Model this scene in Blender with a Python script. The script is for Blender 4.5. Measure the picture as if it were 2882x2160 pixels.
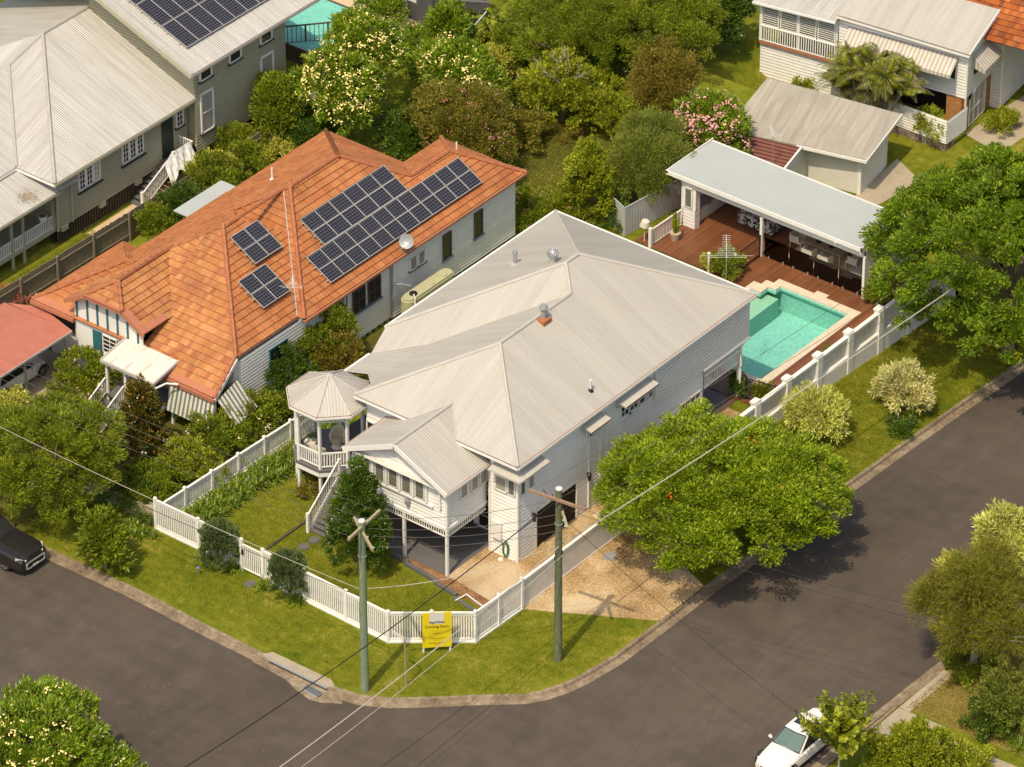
import bpy, bmesh, math, random
import numpy as np
from mathutils import Vector, Matrix
for o in list(bpy.data.objects): bpy.data.objects.remove(o)
random.seed(7); RNG = np.random.default_rng(11)
SC = bpy.context.scene
COL = SC.collection
R_ = math.radians
# ---------------------------------------------------------------- camera
F_PX, TH, PH, PXM = 14500., R_(33.9), R_(51.9), 60.
W_, H_ = 2882., 2160.
cr = Vector((math.sin(PH), math.cos(PH), 0))
cf = Vector((-math.cos(PH)*math.cos(TH), math.sin(PH)*math.cos(TH), -math.sin(TH)))
cu = Vector((-math.cos(PH)*math.sin(TH), math.sin(PH)*math.sin(TH), math.cos(TH)))
CAM = Vector((120.6797, -154.3407, 141.7328))
cd = bpy.data.cameras.new("camera"); cam = bpy.data.objects.new("camera", cd); COL.objects.link(cam)
cd.sensor_width = 36.; cd.lens = F_PX/W_*36.; cd.clip_start = 1.; cd.clip_end = 3000.
cam.matrix_world = Matrix(((cr.x, cu.x, -cf.x, CAM.x), (cr.y, cu.y, -cf.y, CAM.y), (cr.z, cu.z, -cf.z, CAM.z), (0, 0, 0, 1)))
SC.camera = cam
# ---------------------------------------------------------------- sky, sun, exposure
wd = bpy.data.worlds.new("World"); SC.world = wd; wd.use_nodes = True
nt = wd.node_tree; bg = nt.nodes["Background"]
sk = nt.nodes.new("ShaderNodeTexSky"); sk.sky_type = 'NISHITA'; sk.sun_disc = False
SUN_EL, SUN_AZ = R_(60.), R_(169.)
sk.sun_elevation = SUN_EL; sk.sun_rotation = SUN_AZ; sk.dust_density = 3.0; sk.ozone_density = 0.6; sk.air_density = 1.0
nt.links.new(sk.outputs[0], bg.inputs[0]); bg.inputs[1].default_value = 0.15
sd = bpy.data.lights.new("sun", 'SUN'); sd.energy = 2.9; sd.angle = R_(0.7); sd.color = (1.0, 0.88, 0.70)
so = bpy.data.objects.new("sun", sd); COL.objects.link(so)
sv = Vector((math.sin(SUN_AZ)*math.cos(SUN_EL), math.cos(SUN_AZ)*math.cos(SUN_EL), math.sin(SUN_EL)))
so.rotation_euler = sv.to_track_quat('Z', 'Y').to_euler(); so.location = (0, -40, 60)
SC.view_settings.view_transform = 'Standard'; SC.view_settings.look = 'None'
SC.view_settings.exposure = 0.30; SC.view_settings.gamma = 1.0
SC.view_settings.use_white_balance = True; SC.view_settings.white_balance_temperature = 7050.; SC.view_settings.white_balance_tint = 6.
SC.render.engine = 'CYCLES'
SC.cycles.max_bounces = 6; SC.cycles.transparent_max_bounces = 12
# ---------------------------------------------------------------- material helpers
def newmat(name, rough=0.7, spec=0.3):
    m = bpy.data.materials.new(name); m.use_nodes = True
    b = m.node_tree.nodes["Principled BSDF"]
    b.inputs["Roughness"].default_value = rough
    b.inputs["Specular IOR Level"].default_value = spec
    return m, m.node_tree, b
def N(nt, t, **k):
    n = nt.nodes.new(t)
    for a, v in k.items():
        if a.startswith("i_"):
            key = a[2:].replace("_", " ")
            n.inputs[key].default_value = v
        else: setattr(n, a, v)
    return n
def uvn(nt, sx=1., sy=1., obj=False):
    tc = N(nt, "ShaderNodeTexCoord"); mp = N(nt, "ShaderNodeMapping")
    mp.inputs["Scale"].default_value = (sx, sy, sx if obj else 1.)
    nt.links.new(tc.outputs["Object" if obj else "UV"], mp.inputs[0]); return mp
def noise(nt, scale, det=4., sx=1., sy=1., obj=False, rough=.6):
    mp = uvn(nt, sx, sy, obj); n = N(nt, "ShaderNodeTexNoise"); n.inputs["Scale"].default_value = scale
    n.inputs["Detail"].default_value = det; n.inputs["Roughness"].default_value = rough
    nt.links.new(mp.outputs[0], n.inputs["Vector"]); return n
def ramp(nt, src, stops):
    r = N(nt, "ShaderNodeValToRGB"); e = r.color_ramp.elements
    while len(e) < len(stops): e.new(.5)
    for i, (p, c) in enumerate(stops):
        e[i].position = p; e[i].color = (c[0], c[1], c[2], 1.) if not isinstance(c, (int, float)) else (c, c, c, 1.)
    nt.links.new(src, r.inputs[0]); return r
def mix(nt, a, b, fac, mode='MIX'):
    m = N(nt, "ShaderNodeMix", data_type='RGBA', blend_type=mode)
    for s, v in ((6, a), (7, b), (0, fac)):
        if hasattr(v, "links") or isinstance(v, bpy.types.NodeSocket): nt.links.new(v, m.inputs[s])
        elif isinstance(v, (int, float)): m.inputs[s].default_value = v
        else: m.inputs[s].default_value = (v[0], v[1], v[2], 1.)
    return m.outputs[2]
def bump(nt, b, h, strength, dist):
    bp = N(nt, "ShaderNodeBump"); bp.inputs["Strength"].default_value = strength; bp.inputs["Distance"].default_value = dist
    nt.links.new(h, bp.inputs["Height"]); nt.links.new(bp.outputs[0], b.inputs["Normal"])
def paint(name, c, rough=.6, var=.12, scale=1.5, spec=.3, grime=0., metal=0.):
    m, nt, b = newmat(name, rough, spec); b.inputs["Metallic"].default_value = metal
    n = noise(nt, scale, 5.); lo = [x*(1-var) for x in c]; hi = [min(1, x*(1+var*.6)) for x in c]
    r = ramp(nt, n.outputs[0], [(.3, lo), (.7, hi)]); out = r.outputs[0]
    if grime:
        n2 = noise(nt, 1., 6., 2.5, .35); g = ramp(nt, n2.outputs[0], [(.5, 0.), (.75, grime)])
        out = mix(nt, out, (.22, .16, .09), g.outputs[0])
    nt.links.new(out, b.inputs["Base Color"]); return m
def plain(name, c, rough=.5, spec=.4, metal=0.):
    m, nt, b = newmat(name, rough, spec); b.inputs["Base Color"].default_value = (*c, 1.); b.inputs["Metallic"].default_value = metal; return m
def corr(name, c, period=.14, rough=.45, streak=.16, tint=(.42, .33, .22), tfac=.22, amp=.55):
    "profiled metal sheeting: ribs run up the slope"
    m, nt, b = newmat(name, rough, .35)
    mp = uvn(nt); sx = N(nt, "ShaderNodeSeparateXYZ"); nt.links.new(mp.outputs[0], sx.inputs[0])
    ml = N(nt, "ShaderNodeMath", operation='MULTIPLY'); ml.inputs[1].default_value = 2*math.pi/period; nt.links.new(sx.outputs[0], ml.inputs[0])
    sn = N(nt, "ShaderNodeMath", operation='SINE'); nt.links.new(ml.outputs[0], sn.inputs[0])
    bump(nt, b, sn.outputs[0], amp, .018)
    n1 = noise(nt, 1., 5., 5.0, .25); r1 = ramp(nt, n1.outputs[0], [(.3, [x*(1-streak) for x in c]), (.7, [x*(1+streak*.5) for x in c])])
    n2 = noise(nt, .6, 6., 1., .7); f2 = ramp(nt, n2.outputs[0], [(.5, 0.), (.8, tfac)])
    n3 = noise(nt, 1., 2., 1.1, .05); r3 = ramp(nt, n3.outputs[0], [(.42, .95), (.58, 1.03)])
    o = mix(nt, r1.outputs[0], tint, f2.outputs[0]); o = mix(nt, o, r3.outputs[0], 1., 'MULTIPLY')
    nt.links.new(o, b.inputs["Base Color"]); return m
def tiles(name, cols, pitch=.37, wid=.24, seed=0., rough=.8):
    "terracotta: one shade per tile, rolled profile"
    m, nt, b = newmat(name, rough, .2)
    mp = uvn(nt); sx = N(nt, "ShaderNodeSeparateXYZ"); nt.links.new(mp.outputs[0], sx.inputs[0])
    def cell(s, d):
        a = N(nt, "ShaderNodeMath", operation='DIVIDE'); a.inputs[1].default_value = d; nt.links.new(s, a.inputs[0])
        f = N(nt, "ShaderNodeMath", operation='FLOOR'); nt.links.new(a.outputs[0], f.inputs[0]); return f.outputs[0]
    cx = N(nt, "ShaderNodeCombineXYZ"); nt.links.new(cell(sx.outputs[0], wid), cx.inputs[0]); nt.links.new(cell(sx.outputs[1], pitch), cx.inputs[1]); cx.inputs[2].default_value = seed
    wn = N(nt, "ShaderNodeTexWhiteNoise", noise_dimensions='3D'); nt.links.new(cx.outputs[0], wn.inputs[0])
    r = ramp(nt, wn.outputs[0], [(i/(len(cols)-1), c) for i, c in enumerate(cols)])
    n1 = noise(nt, .5, 5.); g = ramp(nt, n1.outputs[0], [(.3, .72), (.7, 1.12)])
    n2 = noise(nt, 14., 3.); g2 = ramp(nt, n2.outputs[0], [(.3, .85), (.7, 1.1)])
    o = mix(nt, r.outputs[0], g.outputs[0], 1., 'MULTIPLY'); o = mix(nt, o, g2.outputs[0], 1., 'MULTIPLY')
    nt.links.new(o, b.inputs["Base Color"])
    ml = N(nt, "ShaderNodeMath", operation='MULTIPLY'); ml.inputs[1].default_value = 2*math.pi/wid; nt.links.new(sx.outputs[0], ml.inputs[0])
    sn = N(nt, "ShaderNodeMath", operation='SINE'); nt.links.new(ml.outputs[0], sn.inputs[0]); bump(nt, b, sn.outputs[0], .35, .018)
    return m
def ground(name, stops, s1, s2, s3=18., rough=.95, bstr=.5, bdist=.03, obj=True, spec=.1, patch=None, streak=False):
    m, nt, b = newmat(name, rough, spec)
    a = noise(nt, s1, 5., obj=obj); c = noise(nt, s2, 5., obj=obj); d = noise(nt, s3, 4., obj=obj)
    ad = N(nt, "ShaderNodeMath", operation='MULTIPLY_ADD'); ad.inputs[1].default_value = .45; nt.links.new(a.outputs[0], ad.inputs[0])
    m2 = N(nt, "ShaderNodeMath", operation='MULTIPLY_ADD'); m2.inputs[1].default_value = .35; m2.inputs[2].default_value = 0.; nt.links.new(c.outputs[0], m2.inputs[0])
    nt.links.new(m2.outputs[0], ad.inputs[2])
    m3 = N(nt, "ShaderNodeMath", operation='MULTIPLY_ADD'); m3.inputs[1].default_value = .2; nt.links.new(d.outputs[0], m3.inputs[0]); nt.links.new(ad.outputs[0], m3.inputs[2])
    r = ramp(nt, m3.outputs[0], stops); out = r.outputs[0]
    if patch:
        e = noise(nt, patch[1], 3., obj=obj); f = ramp(nt, e.outputs[0], [(patch[2], 0.), (patch[2]+.1, patch[3])]); out = mix(nt, out, patch[0], f.outputs[0])
    if streak:
        for sx_, sy_ in ((.05, 2.2), (2.2, .05)):
            e = noise(nt, 1., 4., sx_, sy_, obj=True); e.inputs["Scale"].default_value = .8; f = ramp(nt, e.outputs[0], [(.38, .9), (.62, 1.06)]); out = mix(nt, out, f.outputs[0], .5, 'MULTIPLY')
    nt.links.new(out, b.inputs["Base Color"]); bump(nt, b, d.outputs[0], bstr, bdist); return m
def leafmat(name, c1, c2, c3=None, trans=.35, rough=.5, spec=.35):
    m = bpy.data.materials.new(name); m.use_nodes = True; nt = m.node_tree; b = nt.nodes["Principled BSDF"]
    b.inputs["Roughness"].default_value = rough; b.inputs["Specular IOR Level"].default_value = spec
    g = N(nt, "ShaderNodeNewGeometry"); st = [(0., c1), (.6, c2), (1., c3 or c2)]
    r = ramp(nt, g.outputs["Random Per Island"], st)
    n = noise(nt, .55, 3., obj=True); v = ramp(nt, n.outputs[0], [(.35, .74), (.65, 1.22)])
    o = mix(nt, r.outputs[0], v.outputs[0], 1., 'MULTIPLY')
    nt.links.new(o, b.inputs["Base Color"])
    t = N(nt, "ShaderNodeBsdfTranslucent"); nt.links.new(o, t.inputs[0]); ms = N(nt, "ShaderNodeMixShader"); ms.inputs[0].default_value = trans
    out = nt.nodes["Material Output"]; nt.links.new(b.outputs[0], ms.inputs[1]); nt.links.new(t.outputs[0], ms.inputs[2]); nt.links.new(ms.outputs[0], out.inputs[0])
    return m
M = {}
M['white'] = paint('white_paint', (.76, .735, .69), .5, .05)
M['whitew'] = paint('white_weatherboard_paint', (.76, .74, .70), .55, .06, grime=.08)
M['fencew'] = paint('white_fence_paint', (.80, .77, .72), .5, .06, grime=.10)
M['soff'] = paint('soffit_paint', (.6, .58, .54), .7, .08)
M['roofm'] = corr('cream_grey_roof_sheet', (.44, .408, .365), .15, .42, .08, (.36, .29, .21), .2, .5)
M['roofcap'] = paint('roof_capping', (.47, .44, .40), .45, .1)
M['roofold'] = corr('old_zinc_roof_sheet', (.50, .48, .45), .14, .38, .22, (.36, .26, .17), .25, .9)
M['zcap'] = paint('zinc_capping', (.42, .39, .36), .45, .15)
M['rust'] = paint('rusty_gutter_lip', (.22, .085, .04), .8, .3, 6.)
M['brownfas'] = paint('dark_brown_gutter', (.11, .075, .06), .6, .2)
TC = [(.385, .125, .046), (.43, .16, .06), (.465, .19, .074), (.40, .135, .052), (.445, .175, .075)]
M['tile'] = tiles('terracotta_tiles', TC)
M['tilecap'] = paint('terracotta_ridge_tiles', (.38, .14, .065), .8, .25, 3.)
M['tilef'] = tiles('terracotta_tiles_front', [(.36, .125, .052), (.47, .19, .07), (.52, .245, .10), (.39, .14, .07), (.50, .215, .08), (.44, .17, .06)], seed=3., wid=.24)
M['tile_edge'] = paint('tile_edge_painted_shade', (.15, .055, .03), .9, .3, 3.)  # dark colour paints the shadow gap under each tile course
M['porchs'] = paint('chalky_white_sheet', (.66, .62, .55), .7, .1, 2., grime=.55)
M['tileold'] = tiles('old_dark_terracotta', [(.30, .07, .02), (.42, .12, .03), (.2, .06, .025), (.5, .17, .05)], seed=5.)
M['terfas'] = paint('terracotta_painted_fascia', (.42, .16, .09), .7, .08)
M['sage'] = paint('sage_green_boards', (.36, .34, .235), .6, .06)
M['sagel'] = paint('sage_light_trim', (.40, .385, .28), .6, .06)
M['batten'] = paint('weathered_timber', (.085, .065, .045), .9, .35, 4.)
M['paling'] = paint('grey_palings', (.21, .17, .12), .9, .3, 5.)
M['teal'] = paint('teal_paint', (.035, .13, .16), .5, .1)
M['bluesill'] = paint('blue_grey_sill', (.10, .17, .23), .5, .1)
M['dkgreen'] = paint('dark_green_door', (.02, .035, .03), .4, .2)
M['greyslab'] = paint('painted_grey_slab', (.125, .12, .12), .6, .12, .8)
M['greyedge'] = paint('grey_block_edging', (.12, .115, .115), .7, .15)
M['conc'] = ground('concrete', [(.3, (.25, .20, .145)), (.5, (.36, .30, .22)), (.7, (.43, .36, .27))], .5, 3., 12., .9, .3, .01)
M['conc2'] = ground('old_concrete_kerb', [(.36, (.12, .085, .055)), (.5, (.23, .175, .12)), (.62, (.35, .28, .20))], .9, 4., 16., .9, .4, .02)
M['sand'] = ground('sandstone_paving', [(.3, (.50, .36, .22)), (.7, (.66, .50, .33))], .5, 3., 12., .9, .2, .01)
M['cope'] = paint('pale_pool_coping', (.62, .52, .40), .7, .12, 2.5)
M['aggr'] = ground('exposed_aggregate', [(.41, (.22, .135, .06)), (.5, (.40, .27, .14)), (.58, (.58, .44, .28))], .35, 9., 22., .95, 1., .02, patch=((.53, .43, .30), .16, .52, .55))
M['mulch'] = ground('brown_mulch', [(.38, (.13, .06, .03)), (.5, (.25, .13, .065)), (.62, (.36, .22, .12))], 2., 9., 24., .95, .9, .04)
M['asph'] = ground('asphalt', [(.36, (.068, .054, .044)), (.5, (.088, .071, .059)), (.62, (.110, .090, .075))], .10, .9, 34., .85, .8, .012, patch=((.100, .076, .058), .22, .5, .5), streak=True)
M['lawn'] = ground('lawn_grass', [(.36, (.065, .09, .007)), (.46, (.12, .14, .010)), (.55, (.18, .18, .018)), (.64, (.30, .25, .06))], .35, 2.2, 11., .95, 1., .06)
M['lawn2'] = ground('yard_grass', [(.34, (.10, .13, .01)), (.48, (.165, .19, .015)), (.6, (.23, .235, .03)), (.7, (.30, .27, .06))], .3, 1.6, 10., .95, 1., .06)
M['dry'] = ground('dry_grass', [(.34, (.13, .11, .02)), (.5, (.22, .175, .045)), (.66, (.31, .23, .09))], .4, 2., 12., .95, 1., .06)
M['dirt'] = ground('bare_ground', [(.36, (.05, .045, .015)), (.5, (.10, .10, .02)), (.66, (.17, .13, .05))], .4, 2., 9., .95, 1., .05)
M['stone'] = ground('rock_wall_stone', [(.4, (.10, .07, .06)), (.5, (.26, .2, .17)), (.6, (.38, .31, .26))], 2.5, 4., 12., .9, 1., .08)
M['glass'] = plain('window_glass', (.025, .028, .028), .08, .6)
M['glasst'] = plain('pale_window_glass', (.20, .20, .15), .15, .6)
M['blind'] = paint('window_blind', (.33, .31, .26), .6, .08)
M['black'] = plain('black_metal', (.015, .014, .014), .45, .4)
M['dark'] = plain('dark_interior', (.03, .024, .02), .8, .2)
M['greym'] = paint('galvanised_steel', (.36, .37, .38), .4, .12, 4., metal=.3)
M['polepaint'] = paint('green_treated_pole', (.20, .25, .15), .85, .3, 2., grime=.2)
M['pole2'] = paint('weathered_green_pole', (.135, .155, .085), .85, .4, 2., grime=.4)
M['arm'] = paint('pale_crossarm_timber', (.36, .29, .18), .85, .2, 5.)
M['arm2'] = paint('brown_crossarm_timber', (.30, .19, .13), .85, .25, 5.)
M['insul'] = plain('pale_blue_insulator', (.32, .48, .46), .3, .6)
M['wire'] = plain('wire_grey', (.12, .105, .085), .7, .3)
M['wirew'] = plain('pale_cable', (.42, .38, .33), .6, .3)
M['wireb'] = plain('black_cable', (.02, .015, .012), .6, .3)
M['yellow'] = plain('yellow_board', (.72, .56, .02), .5, .4)
M['ink'] = plain('dark_lettering', (.07, .055, .02), .6, .2)
M['panelw'] = plain('white_panel', (.62, .6, .57), .5, .3)
M['bark'] = paint('grey_brown_bark', (.22, .17, .12), .9, .3, 4.)
M['barkp'] = paint('pale_bark', (.33, .27, .21), .9, .3, 4.)
M['steelc'] = plain('silver_metal', (.55, .55, .55), .3, .6, .6)
M['rubber'] = plain('tyre_rubber', (.02, .018, .017), .8, .3)
M['rim'] = plain('alloy_rim', (.35, .32, .29), .35, .5, .5)
M['carw'] = plain('white_car_paint', (.74, .70, .66), .15, .6)
M['cark'] = plain('dark_grey_car_paint', (.028, .024, .023), .2, .7, .3)
M['carg'] = plain('blue_grey_car_paint', (.08, .09, .09), .2, .7, .3)
M['lens'] = plain('headlamp_lens', (.6, .58, .55), .1, .7)
M['screen'] = plain('windscreen_glass', (.10, .16, .14), .06, .9)
M['redroof'] = paint('faded_red_roof', (.42, .145, .10), .7, .1, 2., grime=.05)
M['roofgrey'] = corr('old_fibre_cement_roof', (.37, .33, .275), .24, .9, .25, (.2, .16, .12), .5, .12)
M['oxide'] = corr('oxide_red_sheet', (.20, .075, .055), .32, .6, .25, (.3, .15, .1), .3, 1.)
M['pavroof'] = paint('pavilion_pale_roof', (.40, .42, .41), .5, .05, .5)
M['cream'] = paint('cream_render', (.64, .61, .55), .8, .06)
M['tank'] = paint('pale_green_tank', (.42, .41, .25), .5, .06)
M['brick'] = None
def brickmat():
    m, nt, b = newmat('orange_brick', .85, .2); mp = uvn(nt); t = N(nt, "ShaderNodeTexBrick"); nt.links.new(mp.outputs[0], t.inputs[0])
    t.inputs["Color1"].default_value = (.34, .13, .04, 1); t.inputs["Color2"].default_value = (.48, .21, .07, 1); t.inputs["Mortar"].default_value = (.3, .2, .12, 1)
    t.inputs["Scale"].default_value = 1.; t.inputs["Brick Width"].default_value = .23; t.inputs["Row Height"].default_value = .086; t.inputs["Mortar Size"].default_value = .008
    nt.links.new(t.outputs[0], b.inputs["Base Color"]); return m
M['brick'] = brickmat()
def stripe(name, c1, c2, period, vert=False, rough=.8, duty=.5):
    m, nt, b = newmat(name, rough, .2); mp = uvn(nt); sx = N(nt, "ShaderNodeSeparateXYZ"); nt.links.new(mp.outputs[0], sx.inputs[0])
    d = N(nt, "ShaderNodeMath", operation='DIVIDE'); d.inputs[1].default_value = period; nt.links.new(sx.outputs[1 if vert else 0], d.inputs[0])
    f = N(nt, "ShaderNodeMath", operation='FRACT'); nt.links.new(d.outputs[0], f.inputs[0]); g = N(nt, "ShaderNodeMath", operation='GREATER_THAN'); g.inputs[1].default_value = duty; nt.links.new(f.outputs[0], g.inputs[0])
    o = mix(nt, c1, c2, g.outputs[0]); n = noise(nt, 2., 4.); r = ramp(nt, n.outputs[0], [(.3, .85), (.7, 1.05)]); o = mix(nt, o, r.outputs[0], 1., 'MULTIPLY')
    nt.links.new(o, b.inputs["Base Color"]); return m
M['awn'] = stripe('striped_awning', (.60, .55, .45), (.13, .17, .16), .26, duty=.55)
M['awn2'] = stripe('weathered_ribbed_awning', (.56, .52, .47), (.40, .35, .29), .24)
M['oxide'] = stripe('oxide_red_ribbed_sheet', (.22, .085, .06), (.09, .03, .022), .30, True, .6, .62)  # flat sheet; darker stripes paint the shade between ribs
M['cushion'] = stripe('striped_cushion', (.6, .58, .53), (.16, .15, .14), .12)
M['deckm'] = None
def deckmat(name, c1, c2, period=.09, ang=0):
    m, nt, b = newmat(name, .38, .4); mp = uvn(nt, obj=True)
    if ang: mp.inputs["Rotation"].default_value = (0, 0, R_(90))
    sx = N(nt, "ShaderNodeSeparateXYZ"); nt.links.new(mp.outputs[0], sx.inputs[0])
    d = N(nt, "ShaderNodeMath", operation='DIVIDE'); d.inputs[1].default_value = period; nt.links.new(sx.outputs[0], d.inputs[0])
    fl = N(nt, "ShaderNodeMath", operation='FLOOR'); nt.links.new(d.outputs[0], fl.inputs[0]); wn = N(nt, "ShaderNodeTexWhiteNoise", noise_dimensions='1D'); nt.links.new(fl.outputs[0], wn.inputs["W"])
    f = N(nt, "ShaderNodeMath", operation='FRACT'); nt.links.new(d.outputs[0], f.inputs[0]); g = N(nt, "ShaderNodeMath", operation='GREATER_THAN'); g.inputs[1].default_value = .93; nt.links.new(f.outputs[0], g.inputs[0])
    r = ramp(nt, wn.outputs[0], [(0., c1), (1., c2)]); n = noise(nt, .5, 4., obj=True); v = ramp(nt, n.outputs[0], [(.35, .8), (.65, 1.15)])
    o = mix(nt, r.outputs[0], v.outputs[0], 1., 'MULTIPLY'); o = mix(nt, o, (.03, .012, .006), g.outputs[0]); nt.links.new(o, b.inputs["Base Color"]); return m
M['deckm'] = deckmat('merbau_decking', (.15, .055, .024), (.215, .082, .036), .14)
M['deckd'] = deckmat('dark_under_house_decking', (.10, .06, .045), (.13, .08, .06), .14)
M['basind'] = plain('pool_shelf_side', (.22, .46, .39), .6, .2)
M['fil'] = plain('pool_tile_line', (.05, .30, .30), .3, .5)
def watermat():
    m = bpy.data.materials.new('pool_water'); m.use_nodes = True; nt = m.node_tree; nt.nodes.remove(nt.nodes["Principled BSDF"])
    tr = N(nt, "ShaderNodeBsdfTransparent"); tr.inputs[0].default_value = (.72, .90, .89, 1); gl = N(nt, "ShaderNodeBsdfGlossy"); gl.inputs["Roughness"].default_value = .04
    fr = N(nt, "ShaderNodeFresnel"); fr.inputs[0].default_value = 1.33; mx = N(nt, "ShaderNodeMixShader"); out = nt.nodes["Material Output"]
    n = noise(nt, 3.2, 3., obj=True); bp = N(nt, "ShaderNodeBump"); bp.inputs["Strength"].default_value = .5; bp.inputs["Distance"].default_value = .05; nt.links.new(n.outputs[0], bp.inputs["Height"])
    nt.links.new(bp.outputs[0], gl.inputs["Normal"]); nt.links.new(bp.outputs[0], fr.inputs["Normal"])
    nt.links.new(fr.outputs[0], mx.inputs[0]); nt.links.new(tr.outputs[0], mx.inputs[1]); nt.links.new(gl.outputs[0], mx.inputs[2]); nt.links.new(mx.outputs[0], out.inputs[0]); return m
M['water'] = watermat()
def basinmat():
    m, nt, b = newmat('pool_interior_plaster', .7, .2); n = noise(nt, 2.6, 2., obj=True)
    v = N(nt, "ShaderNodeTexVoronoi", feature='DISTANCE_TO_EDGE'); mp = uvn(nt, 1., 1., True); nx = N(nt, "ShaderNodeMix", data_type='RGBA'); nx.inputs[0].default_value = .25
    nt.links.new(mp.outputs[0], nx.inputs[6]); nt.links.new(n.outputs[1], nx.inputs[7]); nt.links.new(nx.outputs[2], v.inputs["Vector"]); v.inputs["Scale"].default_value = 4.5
    r = ramp(nt, v.outputs[0], [(0., (.42, .70, .62)), (.14, (.33, .61, .54)), (.5, (.31, .58, .51))]); nt.links.new(r.outputs[0], b.inputs["Base Color"]); return m  # pale cell edges paint rippled sunlight into the basin colour
M['basin'] = basinmat()
M['poolstep'] = plain('pale_pool_step', (.46, .60, .46), .7, .2)
def glassp():
    m = bpy.data.materials.new('clear_glass_panel'); m.use_nodes = True; nt = m.node_tree; nt.nodes.remove(nt.nodes["Principled BSDF"])
    tr = N(nt, "ShaderNodeBsdfTransparent"); tr.inputs[0].default_value = (.86, .88, .86, 1); gl = N(nt, "ShaderNodeBsdfGlossy"); gl.inputs["Roughness"].default_value = .02
    fr = N(nt, "ShaderNodeFresnel"); fr.inputs[0].default_value = 1.5; mx = N(nt, "ShaderNodeMixShader"); out = nt.nodes["Material Output"]
    nt.links.new(fr.outputs[0], mx.inputs[0]); nt.links.new(tr.outputs[0], mx.inputs[1]); nt.links.new(gl.outputs[0], mx.inputs[2]); nt.links.new(mx.outputs[0], out.inputs[0]); return m
M['clear'] = glassp()
def solarmat():
    m, nt, b = newmat('solar_cells', .16, .5); mp = uvn(nt); sx = N(nt, "ShaderNodeSeparateXYZ"); nt.links.new(mp.outputs[0], sx.inputs[0]); outs = []
    for i, per in ((0, .165), (1, .165)):
        d = N(nt, "ShaderNodeMath", operation='DIVIDE'); d.inputs[1].default_value = per; nt.links.new(sx.outputs[i], d.inputs[0]); f = N(nt, "ShaderNodeMath", operation='FRACT'); nt.links.new(d.outputs[0], f.inputs[0])
        g = N(nt, "ShaderNodeMath", operation='GREATER_THAN'); g.inputs[1].default_value = .91; nt.links.new(f.outputs[0], g.inputs[0]); outs.append(g.outputs[0])
    mx = N(nt, "ShaderNodeMath", operation='MAXIMUM'); nt.links.new(outs[0], mx.inputs[0]); nt.links.new(outs[1], mx.inputs[1])
    o = mix(nt, (.016, .014, .024), (.16, .155, .16), mx.outputs[0]); nt.links.new(o, b.inputs["Base Color"]); return m
M['solar'] = solarmat()
M['alu'] = plain('aluminium_frame', (.48, .46, .42), .4, .5, .3)
M['cloth'] = ground('patterned_cloth', [(.47, (.02, .02, .02)), (.5, (.3, .3, .29)), (.53, (.6, .6, .58))], 5., 9., 14., .9, .1, .01)
M['wicker'] = paint('white_wicker', (.62, .57, .49), .8, .15, 8.)
M['cush'] = paint('beige_cushion', (.46, .38, .25), .9, .1)
M['timb'] = paint('pale_outdoor_timber', (.34, .26, .18), .7, .15, 4.)
M['terra'] = paint('beige_pot', (.45, .36, .25), .8, .1)
M['hose'] = plain('green_hose', (.03, .13, .07), .5, .4)
M['bluet'] = plain('blue_tarp', (.01, .22, .50), .5, .3)
M['grate'] = plain('steel_grate', (.05, .055, .06), .5, .5)
M['sheet'] = paint('white_sheet', (.80, .77, .76), .9, .05)
M['greyw'] = paint('dark_grey_render', (.085, .085, .09), .7, .1, 1.)
M['colorb'] = stripe('grey_ribbed_fence_sheet', (.50, .51, .48), (.38, .39, .37), .2)
M['wfence'] = stripe('grooved_white_panel', (.70, .665, .61), (.50, .47, .43), .11, duty=.72)
# ---------------------------------------------------------------- mesh builder
UZ = Vector((0, 0, 1))
def frame(n):
    if abs(n.z) > .995: return Vector((1, 0, 0)), Vector((0, 1, 0))
    u = UZ.cross(n).normalized(); return u, n.cross(u)
def nrm(p):
    n = Vector((0, 0, 0))
    for i in range(len(p)):
        a, b = p[i], p[(i+1) % len(p)]; n += Vector(((a.y-b.y)*(a.z+b.z), (a.z-b.z)*(a.x+b.x), (a.x-b.x)*(a.y+b.y)))
    return n.normalized() if n.length > 1e-12 else UZ.copy()
def clip(poly, ax, lim, keep_gt):
    out = []
    for i in range(len(poly)):
        a, b = poly[i], poly[(i+1) % len(poly)]
        da = (a[ax]-lim) if keep_gt else (lim-a[ax]); db = (b[ax]-lim) if keep_gt else (lim-b[ax])
        if da >= 0: out.append(a)
        if (da > 0 and db < 0) or (da < 0 and db > 0):
            t = da/(da-db); out.append(tuple(a[k]+(b[k]-a[k])*t for k in range(len(a))))
    return out
SPLIT = {'trim', 'corner_board', 'downpipe', 'rail', 'spigot', 'handle', 'overflow', 'panel_rail', 'porch_edge', 'top_rail', 'stair_stringer', 'mullion', 'bracket', 'coping', 'waterline_tiles', 'brick_wall', 'post', 'window_seal'}
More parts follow.
